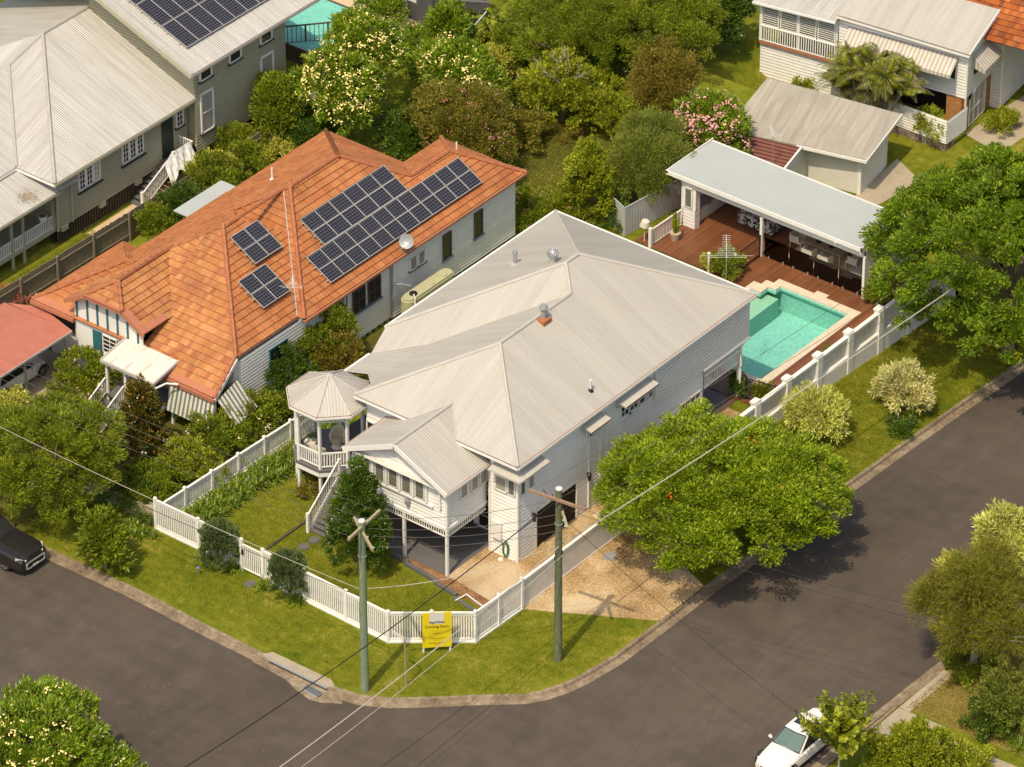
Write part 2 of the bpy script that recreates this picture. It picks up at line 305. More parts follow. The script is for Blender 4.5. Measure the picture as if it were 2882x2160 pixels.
class MB:
    def __init__(s): s.v = []; s.f = []; s.m = []; s.sm = []; s.vo = {}
    def add(s, pts, m=0, smooth=False):
        k = len(s.v); s.v += [tuple(p) for p in pts]; s.f.append(tuple(range(k, k+len(pts)))); s.m.append(m); s.sm.append(smooth)
    def box(s, x0, y0, z0, x1, y1, z1, m=0):
        x0, x1 = sorted((x0, x1)); y0, y1 = sorted((y0, y1)); z0, z1 = sorted((z0, z1))
        P = [(x0, y0, z0), (x1, y0, z0), (x1, y1, z0), (x0, y1, z0), (x0, y0, z1), (x1, y0, z1), (x1, y1, z1), (x0, y1, z1)]
        for q in ((3, 2, 1, 0), (4, 5, 6, 7), (0, 1, 5, 4), (1, 2, 6, 5), (2, 3, 7, 6), (3, 0, 4, 7)): s.add([P[i] for i in q], m)
    def bar(s, p, q, w, h, m=0, up=None):
        p, q = Vector(p), Vector(q); d = q-p
        if d.length < 1e-6: return
        d.normalize(); up = Vector(up) if up else (UZ if abs(d.z) < .98 else Vector((0, 1, 0)))
        a = d.cross(up).normalized()*w/2; b = a.cross(d).normalized()*h/2
        P = [p-a-b, p+a-b, p+a+b, p-a+b, q-a-b, q+a-b, q+a+b, q-a+b]
        for k in ((0, 1, 2, 3), (7, 6, 5, 4), (0, 4, 5, 1), (1, 5, 6, 2), (2, 6, 7, 3), (3, 7, 4, 0)): s.add([P[i] for i in k], m)
    def tube(s, pts, r, n=6, m=0, caps=True):
        pts = [Vector(p) for p in pts]; rr = r if isinstance(r, (list, tuple)) else [r]*len(pts); rings = []
        for i, p in enumerate(pts):
            d = (pts[min(i+1, len(pts)-1)]-pts[max(i-1, 0)]).normalized(); a = d.cross(UZ if abs(d.z) < .95 else Vector((0, 1, 0))).normalized(); b = d.cross(a)
            rings.append([p+(a*math.cos(t)+b*math.sin(t))*rr[i] for t in [2*math.pi*k/n for k in range(n)]])
        for i in range(len(rings)-1):
            for k in range(n): s.add([rings[i][k], rings[i+1][k], rings[i+1][(k+1) % n], rings[i][(k+1) % n]], m, True)
        if caps: s.add(rings[0], m); s.add(rings[-1][::-1], m)
    def cyl(s, x, y, z0, z1, r0, r1=None, n=14, m=0): s.tube([(x, y, z0), (x, y, z1)], [r0, r0 if r1 is None else r1], n, m)
    def prism(s, poly, z0, z1, m=0, mt=None):
        a = sum(poly[i][0]*poly[(i+1) % len(poly)][1]-poly[(i+1) % len(poly)][0]*poly[i][1] for i in range(len(poly)))
        if a < 0: poly = poly[::-1]
        s.add([(x, y, z1) for x, y in poly], m if mt is None else mt); s.add([(x, y, z0) for x, y in poly[::-1]], m)
        for i in range(len(poly)):
            a, b = poly[i], poly[(i+1) % len(poly)]; s.add([(a[0], a[1], z0), (b[0], b[1], z0), (b[0], b[1], z1), (a[0], a[1], z1)], m)
    def courses(s, poly, pitch, rise, m=0, off=0., em=None):
        "a plane laid in overlapping courses (boards on a wall, tiles on a roof)"
        P = [Vector(p) for p in poly]; n = nrm(P); u, v = frame(n); o = P[0]
        q = [((p-o).dot(u), (p-o).dot(v)) for p in P]; vmin = min(a[1] for a in q); vmax = max(a[1] for a in q); k = 0
        gv = .04 if abs(n.z) < .01 and pitch >= .15 else 0.
        while vmin+k*pitch < vmax-1e-4:
            a, b = vmin+k*pitch, vmin+(k+1)*pitch; c = clip(clip(q, 1, a, True), 1, b-gv, False); k += 1
            if len(c) < 3: continue
            w = [o+u*x+v*y+n*(off+rise*(1-(y-a)/pitch)) for x, y in c]; s.vo[len(s.f)] = [(P[0].dot(u)+x, y-vmin) for x, y in c]; s.add(w, m)
            e = [x for x, y in c if abs(y-a) < 1e-4]
            if len(e) >= 2:
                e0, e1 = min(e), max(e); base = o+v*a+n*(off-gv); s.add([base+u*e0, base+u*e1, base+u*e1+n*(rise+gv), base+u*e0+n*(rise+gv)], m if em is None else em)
            if gv:
                c = clip(clip(q, 1, b-gv, True), 1, b, False)
                if len(c) >= 3:
                    s.add([o+u*x+v*y+n*(off-gv) for x, y in c], m); e = [x for x, y in c if abs(y-b+gv) < 1e-4]
                    if len(e) >= 2: base = o+v*(b-gv)+n*off; s.add([base+u*min(e)-n*gv, base+u*min(e)+n*.012, base+u*max(e)+n*.012, base+u*max(e)-n*gv], m)
    def build(s, name, mats, parent=None, loc=None, **tags):
        if parent is not None and name in SPLIT:
            par = list(range(len(s.f))); key = {}
            def fd(i):
                while par[i] != i: par[i] = par[par[i]]; i = par[i]
                return i
            for i, f in enumerate(s.f):
                for j in f:
                    k = tuple(round(c, 3) for c in s.v[j]); a = key.setdefault(k, i); par[fd(i)] = fd(a)
            gr = {}
            for i in range(len(s.f)): gr.setdefault(fd(i), []).append(i)
            if 1 < len(gr) <= 14:
                for g_ in gr.values():
                    m_ = MB(); [m_.add([s.v[j] for j in s.f[i]], s.m[i], s.sm[i]) for i in g_]; o_ = m_.build('\0'+name, mats, parent, loc, **tags); o_.name = name; o_.data.name = name
                return o_
        name = name.lstrip('\0'); me = bpy.data.meshes.new(name); top = parent
        while top is not None and top.parent is not None: top = top.parent
        off = Vector((0, 0, 0))
        if top is not None and abs(top.rotation_euler.z) < 1e-9: off = Vector(top.location)
        if loc is not None: off = Vector(loc)
        V = [(a[0]-off.x, a[1]-off.y, a[2]-off.z) for a in s.v]
        me.from_pydata(V, [], s.f)
        for mm in (mats if isinstance(mats, (list, tuple)) else [mats]): me.materials.append(M[mm] if isinstance(mm, str) else mm)
        me.polygons.foreach_set("material_index", s.m); me.polygons.foreach_set("use_smooth", s.sm)
        uv = me.uv_layers.new(name="UVMap"); k = 0; buf = []
        for fi, f in enumerate(s.f):
            P = [Vector(s.v[i]) for i in f]; u, v = frame(nrm(P))
            if fi in s.vo:
                mid = sum(b for a, b in s.vo[fi])/len(P)
                for a, b in s.vo[fi]: buf += [a, b*.99+mid*.01]
                continue
            for p in P: buf += [p.dot(u), p.dot(v)]
        uv.data.foreach_set("uv", buf)
        ob = bpy.data.objects.new(name, me); COL.objects.link(ob)
        if parent is not None: ob.parent = parent
        if loc is not None: ob.location = loc
        for a, b in tags.items():
            if b: ob[a] = b
        return ob
def thing(name, label, cat, loc, rz=0., group=None):
    o = bpy.data.objects.new(name, None); COL.objects.link(o); o.location = loc; o.rotation_euler = (0, 0, rz)
    o.empty_display_size = .3; o['label'] = label; o['category'] = cat
    if group: o['group'] = group
    return o
def copy_tree(o, parent=None):
    c = o.copy(); COL.objects.link(c); c.parent = parent
    for ch in list(o.children): copy_tree(ch, c)
    return c
def dup(o, loc, rz=None, label=None):
    c = copy_tree(o); c.location = loc
    if rz is not None: c.rotation_euler = (0, 0, rz)
    if label: c['label'] = label
    return c
def G(px, py, z=0.):
    "ground point (world XY) at height z seen at a photo pixel, used to read positions off the photograph"
    d = cf+cr*((px-W_/2)/F_PX)-cu*((py-H_/2)/F_PX); t = (z-CAM.z)/d.z; return (CAM.x+t*d.x, CAM.y+t*d.y)
def T(y):
    "the street falls away gently to the north"
    return float(np.interp(y, [4, 14, 20, 24, 30, 60, 200], [0, -.4, -.7, -.95, -1.35, -2.5, -6]))
def structure(name, mb, mat): return mb.build(name, mat, kind='structure')
def single(name, mb, mat, label, cat, group=None, base=None):
    if base is None:
        xs = [p[0] for p in mb.v]; ys = [p[1] for p in mb.v]; base = ((min(xs)+max(xs))/2, (min(ys)+max(ys))/2, min(p[2] for p in mb.v))
    return mb.build(name, mat, loc=base, label=label, category=cat, group=group)
def hip(x0, x1, y0, y1, z, p, g0=False, g1=False, axis='y'):
    sw = axis == 'x'
    if sw: x0, x1, y0, y1 = y0, y1, x0, x1
    hw = (x1-x0)/2; xr = (x0+x1)/2; zr = z+p*hw; ya = y0+(0 if g0 else hw); yb = y1-(0 if g1 else hw)
    A, B, C, D, E, F = (x0, y0, z), (x1, y0, z), (x1, y1, z), (x0, y1, z), (xr, ya, zr), (xr, yb, zr)
    fs = [[B, C, F, E], [D, A, E, F]]; caps = [(E, F)]
    if not g0: fs.append([A, B, E]); caps += [(A, E), (B, E)]
    if not g1: fs.append([C, D, F]); caps += [(C, F), (D, F)]
    if sw:
        f = lambda q: (q[1], q[0], q[2]); fs = [[f(q) for q in g][::-1] for g in fs]; caps = [(f(a), f(b)) for a, b in caps]
    return fs, caps
# wall with real lapped boards; the wall runs p0->p1 with its outside on the right hand side
def wallpoly(p0, p1, z0, z1): return [(p0[0], p0[1], z0), (p1[0], p1[1], z0), (p1[0], p1[1], z1), (p0[0], p0[1], z1)]
def win(root, p0, t, a0, a1, z0, z1, cols=1, rows=1, fm='white', gm='glass', fw=.06, off=.07, name='window', sill=None, bars=.03, deep=.07, label=None):
    "window on a wall: p0 origin on wall, t unit direction along wall (outside is to the right of t)"
    t = Vector((t[0], t[1], 0)); n = Vector((t.y, -t.x, 0)); P = lambda a, z, d: Vector((p0[0], p0[1], 0))+t*a+n*d+Vector((0, 0, z))
    f = MB(); up = n
    def b(a, za, c, zc, w, d=deep): f.bar(P(a, za, off), P(c, zc, off), w, d, 0, up=n)
    b(a0, z0, a0, z1, fw); b(a1, z0, a1, z1, fw); b(a0-fw/2, z0, a1+fw/2, z0, fw); b(a0-fw/2, z1, a1+fw/2, z1, fw)
    for k in range(1, cols): a = a0+(a1-a0)*k/cols; b(a, z0, a, z1, bars, deep*.8)
    for k in range(1, rows): z = z0+(z1-z0)*k/rows; b(a0, z, a1, z, bars, deep*.7)
    o = f.build(name, fm, root)
    if label: o['label'] = label
    g = MB(); g.add([P(a0, z0, off-.005), P(a1, z0, off-.005), P(a1, z1, off-.005), P(a0, z1, off-.005)]); g.build('pane', gm, o)
    if sill: s = MB(); s.bar(P(a0-.12, z0-.05, .08), P(a1+.12, z0-.05, .08), .16, .06); s.build('sill', sill, o)
    return o
def louvres(root, p0, t, a0, a1, z0, z1, fm='white', sm='glasst'):
    o = win(root, p0, t, a0, a1, z0, z1, 1, 1, fm, 'glasst', .06)
    t = Vector((t[0], t[1], 0)); n = Vector((t.y, -t.x, 0)); s = MB(); k = z0+.06
    while k < z1-.05:
        c = Vector((p0[0], p0[1], k))+n*.1; s.bar(c+t*(a0+.03), c+t*(a1-.03), .02, .09, 0, up=n*.7+UZ*.7); k += .13
    s.build('louvre', sm, o); return o
# ---------------------------------------------------------------- foliage
def leafmesh(name, C, D, Wd, mat, parent, off, L, wd, mats2=None, midx=None):
    "many small pointed leaves in one mesh (C centres, D directions, Wd side vectors)"
    n = len(C); L = np.broadcast_to(np.asarray(L, float).reshape(-1, 1), (n, 1)); wd = np.broadcast_to(np.asarray(wd, float).reshape(-1, 1), (n, 1))
    a = C-D*L*.5; b = C+Wd*wd*.5; c = C+D*L*.5; d = C-Wd*wd*.5
    V = np.stack([a, b, c, d], 1).reshape(-1, 3)-np.array(off)
    me = bpy.data.meshes.new(name); me.vertices.add(4*n); me.vertices.foreach_set("co", V.astype(np.float32).ravel())
    me.loops.add(4*n); me.loops.foreach_set("vertex_index", np.arange(4*n, dtype=np.int32)); me.polygons.add(n)
    me.polygons.foreach_set("loop_start", np.arange(0, 4*n, 4, dtype=np.int32)); me.polygons.foreach_set("loop_total", np.full(n, 4, dtype=np.int32))
    for x in (mats2 or [mat]): me.materials.append(M[x])
    if midx is not None: me.polygons.foreach_set("material_index", midx.astype(np.int32))
    me.update(calc_edges=True)
    ob = bpy.data.objects.new(name, me); COL.objects.link(ob); ob.parent = parent; return ob
def unit(a): return a/np.maximum(np.linalg.norm(a, axis=1, keepdims=True), 1e-9)
def crown(lobes, n, nclump, cl, up=.35, droop=.0, fill=.25, flat=0.):
    "positions and outward directions of n leaves gathered in clumps over several lobes"
    L = np.array([l[:6] for l in lobes], float); ar = (L[:, 3]*L[:, 4]*L[:, 5])**(2/3.); ar /= ar.sum()
    li = RNG.choice(len(L), nclump, p=ar); d = unit(RNG.normal(size=(nclump, 3))); d[:, 2] = np.where(d[:, 2] < -up, -d[:, 2], d[:, 2]); d = unit(d)
    r = np.where(RNG.random(nclump) < fill, RNG.uniform(.35, .85, nclump), RNG.uniform(.80, 1.12, nclump))
    cc = L[li, :3]+d*L[li, 3:6]*r[:, None]; sz = cl*RNG.uniform(.55, 1.35, nclump)
    ci = RNG.choice(nclump, n, p=(sz**2)/(sz**2).sum()); q = unit(RNG.normal(size=(n, 3)))*RNG.random((n, 1))**(1/2.2)
    q[:, 2] *= (1-flat); C = cc[ci]+q*sz[ci][:, None]; out = unit(d[ci]*.9+q*.9+np.array([0, 0, .25-droop])+RNG.normal(size=(n, 3))*.45)
    return C, out
DENS, LSC = 2.0, 1.1
def tree(name, label, cat, x, y, z, lobes, n, mat, leaf=.22, asp=.4, nclump=None, cl=.45, trunk=None, bark='bark', tr=.16, flowers=None, droop=0., fill=.25, flat=0., limbs=5, group=None, up=.35, leafname='crown', hang=0.):
    """lobes: (dx,dy,cz,rx,ry,rz) relative to the foot; flowers: (mat,count,size)"""
    root = thing(name, label, cat, (x, y, z), group=group)
    n = int(n*DENS); leaf = leaf*LSC
    LB = [(x+l[0], y+l[1], z+l[2], l[3], l[4], l[5]) for l in lobes]
    nclump = nclump or max(12, n//45)
    C, O = crown(LB, n, nclump, cl, up, droop, fill, flat)
    side = unit(np.cross(O, RNG.normal(size=C.shape))); D = O
    if hang: D = unit(O*(1-hang)+np.array([0, 0, -1.])*hang+RNG.normal(size=C.shape)*.15); side = unit(np.cross(D, RNG.normal(size=C.shape)))
    low = C[:, 2] < z+.05; C[low, 2] = z+.05+RNG.random(low.sum())*.2
    leafmesh(leafname, C, D, side, mat, root, (x, y, z), leaf*RNG.uniform(.6, 1.3, len(C)), leaf*asp*RNG.uniform(.7, 1.3, len(C)))
    if flowers:
        fm, fc, fs = flowers; Cf, Of = crown(LB, fc*5, fc, fs*1.1, .0, 0., .0); Cf = Cf+Of*.12
        Df = unit(np.cross(Of, RNG.normal(size=Cf.shape))); Sf = unit(np.cross(Of, Df)); leafmesh('flowers', Cf, Df, Sf, fm, root, (x, y, z), fs, fs*.8)
    cz = min(l[2] for l in lobes); th = trunk if trunk is not None else max(.3, cz*.7)
    t = MB(); t.tube([(x, y, z-.05), (x+.05, y, z+th*.5), (x, y+.03, z+th)], [tr*1.25, tr, tr*.8], 8)
    for k in range(limbs):
        l = lobes[k % len(lobes)]; a = random.uniform(0, 6.28); e = random.uniform(.35, .8)
        q = Vector((x+l[0]+math.cos(a)*l[3]*e, y+l[1]+math.sin(a)*l[4]*e, z+l[2]+l[5]*random.uniform(-.1, .6))); m = Vector((x, y, z+th)).lerp(q, .5)+Vector((0, 0, -.1*l[5]))
        t.tube([(x, y, z+th*.92), m, q], [tr*.7, tr*.42, tr*.13], 5)
    t.build('trunk', bark, root); return root
def strap(mb, x, y, z, n, L, w, bend=.8, m=0, spread=1.):
    for k in range(n):
        a = random.uniform(0, 6.283); e = random.uniform(.35, 1.35)*spread; l = L*random.uniform(.65, 1.15); dx, dy = math.cos(a), math.sin(a); px, py = -dy*w/2, dx*w/2; P = []
        for i in range(4):
            s = i/3.; r = l*math.sin(e*.7)*s*(1+.25*s); h = l*math.cos(e*.7)*s-bend*l*.55*s*s*e; ww = (1-.85*s) if i else .7
            P.append(((x+dx*r+px*ww, y+dy*r+py*ww, max(z+h, z+.02)), (x+dx*r-px*ww, y+dy*r-py*ww, max(z+h, z+.02))))
        for i in range(3): mb.add([P[i][0], P[i][1], P[i+1][1], P[i+1][0]], m)
M['l_poin'] = leafmat('flame_tree_leaves', (0.118, 0.190, 0.008), (0.252, 0.344, 0.013), (0.440, 0.499, 0.030))
M['l_poin2'] = leafmat('flame_tree_leaves_dark', (0.080, 0.152, 0.008), (0.161, 0.258, 0.011), (0.323, 0.395, 0.022))
M['l_frang'] = leafmat('frangipani_leaves', (0.088, 0.167, 0.009), (0.196, 0.291, 0.015), (0.391, 0.458, 0.039), .25, .35, .5)
M['l_dark'] = leafmat('dark_green_leaves', (0.041, 0.085, 0.008), (0.085, 0.151, 0.012), (0.161, 0.223, 0.026), .25, .4, .5)
M['l_mid'] = leafmat('mid_green_leaves', (0.107, 0.150, 0.009), (0.212, 0.264, 0.015), (0.372, 0.405, 0.033))
M['l_bright'] = leafmat('bright_green_leaves', (0.161, 0.213, 0.011), (0.306, 0.349, 0.020), (0.533, 0.516, 0.050))
M['l_olive'] = leafmat('olive_fine_leaves', (0.133, 0.176, 0.022), (0.231, 0.264, 0.039), (0.355, 0.370, 0.066))
M['l_brown'] = leafmat('brownish_green_leaves', (0.145, 0.129, 0.017), (0.258, 0.213, 0.028), (0.436, 0.289, 0.055))
M['l_casu'] = leafmat('casuarina_needles', (.11, .12, .010), (.195, .19, .015), (.32, .28, .03), .3)
M['l_yelc'] = leafmat('bright_variegated_leaves', (.27, .34, .03), (.62, .62, .11), (.86, .78, .34), .2)
M['l_red'] = leafmat('bronze_green_leaves', (0.051, 0.078, 0.010), (0.119, 0.132, 0.016), (0.374, 0.155, 0.026), .25, .4, .5)
M['l_cream'] = leafmat('cream_variegated_leaves', (.32, .36, .07), (.72, .64, .24), (.85, .77, .44), .2)
M['l_yel'] = leafmat('yellow_green_leaves', (.24, .28, .02), (.52, .50, .06), (.74, .68, .20), .25)
M['l_con'] = leafmat('conifer_foliage', (.09, .13, .045), (.15, .21, .065), (.24, .30, .10), .15)
M['l_agap'] = leafmat('strap_leaves', (.08, .15, .008), (.17, .26, .016), (.46, .48, .07), .25, .35, .5)
M['l_palm'] = leafmat('palm_fronds', (.08, .12, .008), (.16, .20, .014), (.38, .33, .03), .25, .4, .3)
M['l_cord'] = leafmat('pink_cordyline_leaves', (0.299, 0.055, 0.040), (0.483, 0.132, 0.090), (0.575, 0.286, 0.180), .25)
M['l_crape'] = leafmat('crape_myrtle_leaves', (0.107, 0.124, 0.013), (0.212, 0.220, 0.022), (0.427, 0.264, 0.055), .3)
M['f_cream'] = plain('cream_blossom', (.86, .70, .28), .7, .2)
M['f_pink'] = plain('pink_blossom', (.72, .34, .34), .7, .2)
M['f_mag'] = plain('magenta_pink_blossom', (.55, .20, .22), .7, .2)
M['f_pale'] = plain('pale_rose_blossom', (.78, .62, .48), .7, .2)
M['f_red'] = plain('orange_red_blossom', (.62, .06, .01), .7, .2)
# ================================================================ SETTING
KB = [(-200, -12.75), (-17.4, -12.75), (-12.96, -12.62), (-7.48, -12.76), (-4.6, -12.78), (-.63, -12.74), (.77, -12.43), (1.93, -11.83), (3.7, -10.32), (4.98, -9.13), (5.75, -8.5), (6.5, -7.85), (7.0, -7.12), (7.4, -6.2), (7.67, -5.13), (7.94, -3.06), (8.0, -1.16), (8.03, .4), (8.05, 3.9)]
KR = [(8.05, yy) for yy in (4, 7, 10, 14, 17, 20, 22, 24, 27, 30, 36, 45, 60, 100, 200)]
g = MB()
PX0, PX1, PY0, PY1 = -5.25, .16, 19.35, 27.1      # pool hole
def flat(mb, pts, z=0., m=0): mb.add([(a, b, z) for a, b in pts], m)
flat(g, KB+[(2.3, 3.9), (2.3, 4.0), (2.3, PY0), (-200, PY0)])
flat(g, [(-200, PY0), (PX0, PY0), (PX0, 33), (-200, 33)]); flat(g, [(PX1, PY0), (2.3, PY0), (2.3, 33), (PX1, 33)]); flat(g, [(PX0, PY1), (PX1, PY1), (PX1, 33), (PX0, 33)])
flat(g, [(-200, 33), (-20, 33), (-20, 220), (-200, 220)])
g.add([(-20, 33, 0), (2.3, 33, 0), (2.3, 35, -1), (-18, 35, -1)]); g.add([(-20, 33, 0), (-18, 35, -1), (-18, 220, -1), (-20, 220, 0)]); flat(g, [(-18, 35), (2.3, 35), (2.3, 220), (-18, 220)], -1.)
vs = [3.9]+[b for a, b in KR]
for a, b in zip(vs[:-1], vs[1:]):
    za, zb = T(a), T(b); g.add([(2.3, a, za), (8.05, a, za), (8.05, b, zb), (2.3, b, zb)])
    g.add([(20.4, a, za), (200, a, za), (200, b, zb), (20.4, b, zb)])
flat(g, [(20.4, -60), (200, -60), (200, 3.9), (20.4, 3.9)])
flat(g, [(-200, -60), (2, -60), (2, -25.6), (-200, -25.6)])
structure('ground', g, 'lawn')
rd = MB(); ys = [-11.5, 3.9]+[b for a, b in KR]
flat(rd, [(-200, -26.5), (200, -26.5), (200, -11.5), (-200, -11.5)], -.13); flat(rd, [(1.9, -60), (200, -60), (200, -26.5), (1.9, -26.5)], -.13)
for a, b in zip(ys[:-1], ys[1:]):
    if b > a: rd.add([(3.0, a, T(a)-.13), (21.5, a, T(a)-.13), (21.5, b, T(b)-.13), (3.0, b, T(b)-.13)])
structure('road', rd, 'asph')
# kerb with concrete channel
def offs(P, d):
    out = []
    for i, p in enumerate(P):
        a = Vector(P[max(i-1, 0)]); b = Vector(P[min(i+1, len(P)-1)]); t = (b-a).normalized(); out.append((p[0]+t.y*d, p[1]-t.x*d))
    return out
def kerbrun(mb, P, widths, laybacks=None):
    "widths: (offset, height) profile from the grass side out to the asphalt"
    L = [offs(P, d) for d, h in widths]
    for i in range(len(P)-1):
        for k in range(len(widths)-1):
            q = []
            for (j, kk) in ((i, k), (i, k+1), (i+1, k+1), (i+1, k)):
                x, y = L[kk][j]; h = widths[kk][1]
                if laybacks and k < 2 and laybacks(P[j]): h = min(h, -.05)
                q.append((x, y, T(P[j][1])+h))
            mb.add(q)
prof = [(-.02, -.1), (-.02, .012), (.15, .012), (.19, -.13), (.60, -.118), (.60, -.2)]
def dense(P, st=.8):
    o = []
    for a, b in zip(P[:-1], P[1:]):
        n = max(1, int(math.dist(a, b)/st)) if math.dist(a, b) < 60 else 6
        o += [(a[0]+(b[0]-a[0])*k/n, a[1]+(b[1]-a[1])*k/n) for k in range(n)]
    return o+[P[-1]]
kb = MB(); KP = dense(KB[:-1]+KR); KP = [(x+(random.uniform(-.012, .012)), y+random.uniform(-.012, .012)) for x, y in KP]
kerbrun(kb, KP, prof, lambda p: p[0] > 7.5 and .6 < p[1] < 3.7)
structure('kerb', kb, 'conc2')
kb = MB(); kerbrun(kb, dense([(20.4, 200), (20.4, 60), (20.4, 24), (20.4, 4), (20.35, 1.9), (20.3, -.4), (20.4, -20), (20.4, -60)]), prof, lambda p: -1 < p[1] < 1.6); structure('kerb', kb, 'conc2')
kb = MB(); kerbrun(kb, dense([(2., -60), (2, -27), (1, -26), (0, -25.6), (-200, -25.6)]), prof); structure('kerb', kb, 'conc2')
# joints and patches on the road: long seams of later asphalt
sm = MB()
for P in ([(-40, -17.9), (-14, -17.75), (-6, -17.9), (2, -18.3), (9, -19.)], [(8.9, 2), (10.5, -3), (13, -8), (14, -12), (14.3, -18)]):
    for a, b in zip(P[:-1], P[1:]): sm.add([(a[0], a[1]-.025, -.126), (b[0], b[1]-.025, -.126), (b[0], b[1]+.03, -.126), (a[0], a[1]+.03, -.126)])
def crack(pts, w):
    for (x0, y0), (x1, y1) in zip(pts[:-1], pts[1:]):
        n = max(3, int(math.dist((x0, y0), (x1, y1))/.35)); px, py = x0, y0
        for k in range(1, n+1):
            f = k/n; qx = x0+(x1-x0)*f+random.uniform(-.06, .06)*(k < n); qy = y0+(y1-y0)*f+random.uniform(-.06, .06)*(k < n); d_ = Vector((qx-px, qy-py, 0)).normalized(); a_ = Vector((-d_.y, d_.x, 0))*w*random.uniform(.4, 1.2)
            sm.add([(px-a_.x, py-a_.y, T(py)-.1255), (qx-a_.x, qy-a_.y, T(qy)-.1255), (qx+a_.x, qy+a_.y, T(qy)-.1255), (px+a_.x, py+a_.y, T(py)-.1255)]); px, py = qx, qy
for P in ([(9.5, 9), (11.8, 4), (12.6, -1), (15.2, -6)], [(13.6, 16), (14.6, 9), (14.2, 2), (16.5, -4), (16, -9)], [(11.8, 4), (16.5, 2.5), (19, 3)], [(9.3, -4), (12, -7.5), (17, -10)], [(-14, -15.2), (-10, -16), (-6, -15.4), (-1, -16.4)], [(-4, -20), (2, -19), (7, -20.5)], [(10.2, 26), (12, 19), (11.6, 13)]): crack(P, .012)
M['seam'] = plain('asphalt_seam', (.078, .062, .050), .9, .1)
structure('road_seam', sm, 'seam')
# driveway, yard paving, slabs
d = MB(); flat(d, [(2.4, -2.85), (8.03, .38), (8.04, 3.85), (5.3, 5.0), (4.4, 9.5), (2.4, 9.5)], .006); structure('driveway', d, 'aggr')
d = MB(); flat(d, [(-1.95, -3.05), (2.35, -3.6), (2.35, 16.5), (-.2, 16.5), (-.2, .3), (-1.95, .3)], .004); structure('yard_paving', d, 'aggr')
d = MB(); flat(d, [(-5.2, -3.2), (-4.2, -3.26), (2.35, -4.1), (2.35, -3.4), (-1.8, -2.9), (-7.6, -2.85), (-7.6, -3.1)], .008); structure('mulch_bed', d, 'mulch')
d = MB(); d.box(-7.7, -2.92, -.05, -1.9, 3.2, .02); structure('patio_slab', d, 'greyslab')
d = MB(); d.add([(20.45, -.4, .01), (22.9, .25, .01), (22.9, 1.9, .01), (20.45, 1.75, .01)]); d.add([(22.9, .3, .012), (40, 1.4, .012), (40, 2.1, .012), (22.9, 1.25, .012)]); d.add([(20.45, 1.8, .008), (21.0, 1.8, .008), (21.0, 5.2, .008), (20.45, 5.4, .008)]); structure('footpath', d, 'conc')
d = MB(); flat(d, [(20.6, 2.0), (23, 2.0), (40, 3.0), (40, 9), (20.6, 9)], .004); structure('dry_verge', d, 'dry')
d = MB(); flat(d, [(-33.2, 9), (-35.3, 9), (-35.3, 30), (-33.2, 30)], .012); structure('side_path', d, 'sand')
d = MB(); flat(d, [(-30.9, -9), (-26.6, -9), (-26.6, 2), (-30.9, 2)], .01); structure('carport_slab', d, 'conc')
d = MB(); flat(d, [(-7.0, 36.6), (-5.6, 37.9), (-5.3, 41.2), (-7.5, 42.3)], -.985); structure('shed_drive', d, 'conc'); d = MB(); flat(d, [(-6.1, 46.6), (-3.5, 46.0), (-3.0, 56), (-5.5, 58)], -.98); structure('house_path', d, 'conc')
d = MB(); flat(d, [(-20, 15), (-33, 8), (-33, 42), (-12.6, 42), (-12.6, 30.1), (-15.2, 26.9), (-13, 25.7), (-12.6, 18.9), (-17, 18.9)], .003); flat(d, [(-20, 33.1), (-20, 42), (-33, 42)], .004); structure('back_yard_grass', d, 'lawn2')
d = MB(); flat(d, [(-20, -8.2), (-15.9, -8.2), (-15.6, 12), (-17.6, 12), (-17.8, -.8), (-26.5, -2), (-26.5, -12.6), (-20, -12.6)], .005); flat(d, [(-27, 22), (-15.5, 26.8), (-13.5, 33), (-27, 33)], .006); structure('garden_soil', d, 'dirt')
# ================================================================ CORNER QUEENSLANDER
H = thing('timber_house', 'white raised timber house with cream-grey sheet roof and octagonal corner verandah', 'house', (-5, 8, 0))
P_ = .48; Z0 = 5.8
A = (.35, -.45, Z0); Rr = (.35, 18.3, Z0); Lb = (-11.95, 18.3, Z0); E_ = (-11.95, 5.0, Z0); D_ = (-5.8, 12.15, 8.752); J = (-5.8, 11.15, 8.752)
B_ = (-4.53, 4.43, 8.142); j2 = (-4.53, 9.88, 8.142); fl = (-9.41, -.45, Z0); vb = (-9.41, 5.0, Z0); v2 = (-11.7, 3.56, 5.11)
r = MB()
for q in ([A, Rr, D_, J, j2, B_], [fl, A, B_], [vb, fl, B_, j2], [E_, v2, vb, j2, J], [Lb, E_, J, D_], [Rr, Lb, D_], [(-9.41, .7, Z0), vb, v2, (-11.7, 1.55, 5.11), (-10.25, 1.55, 5.55)][::-1]): 
    if nrm([Vector(p) for p in q]).z < 0: q = q[::-1]
    r.add(q)
roof = r.build('roof', 'roofm', H)
c = MB()
for a, b in ((A, B_), (B_, j2), (j2, J), (J, D_), (D_, Rr), (D_, Lb), (fl, B_), (E_, J)): c.tube([Vector(a)+Vector((0, 0, .015)), Vector(b)+Vector((0, 0, .015))], .085, 6)
for a, b in ((vb, j2), (vb, v2)): c.tube([a, b], .03, 5)
c.build('ridge_capping', 'roofcap', roof)
s = MB(); s.box(-9.3, -.34, 5.6, .24, 5.2, 5.79); s.box(-11.84, 5.1, 5.601, .241, 18.2, 5.791); s.build('eaves', 'soff', H)
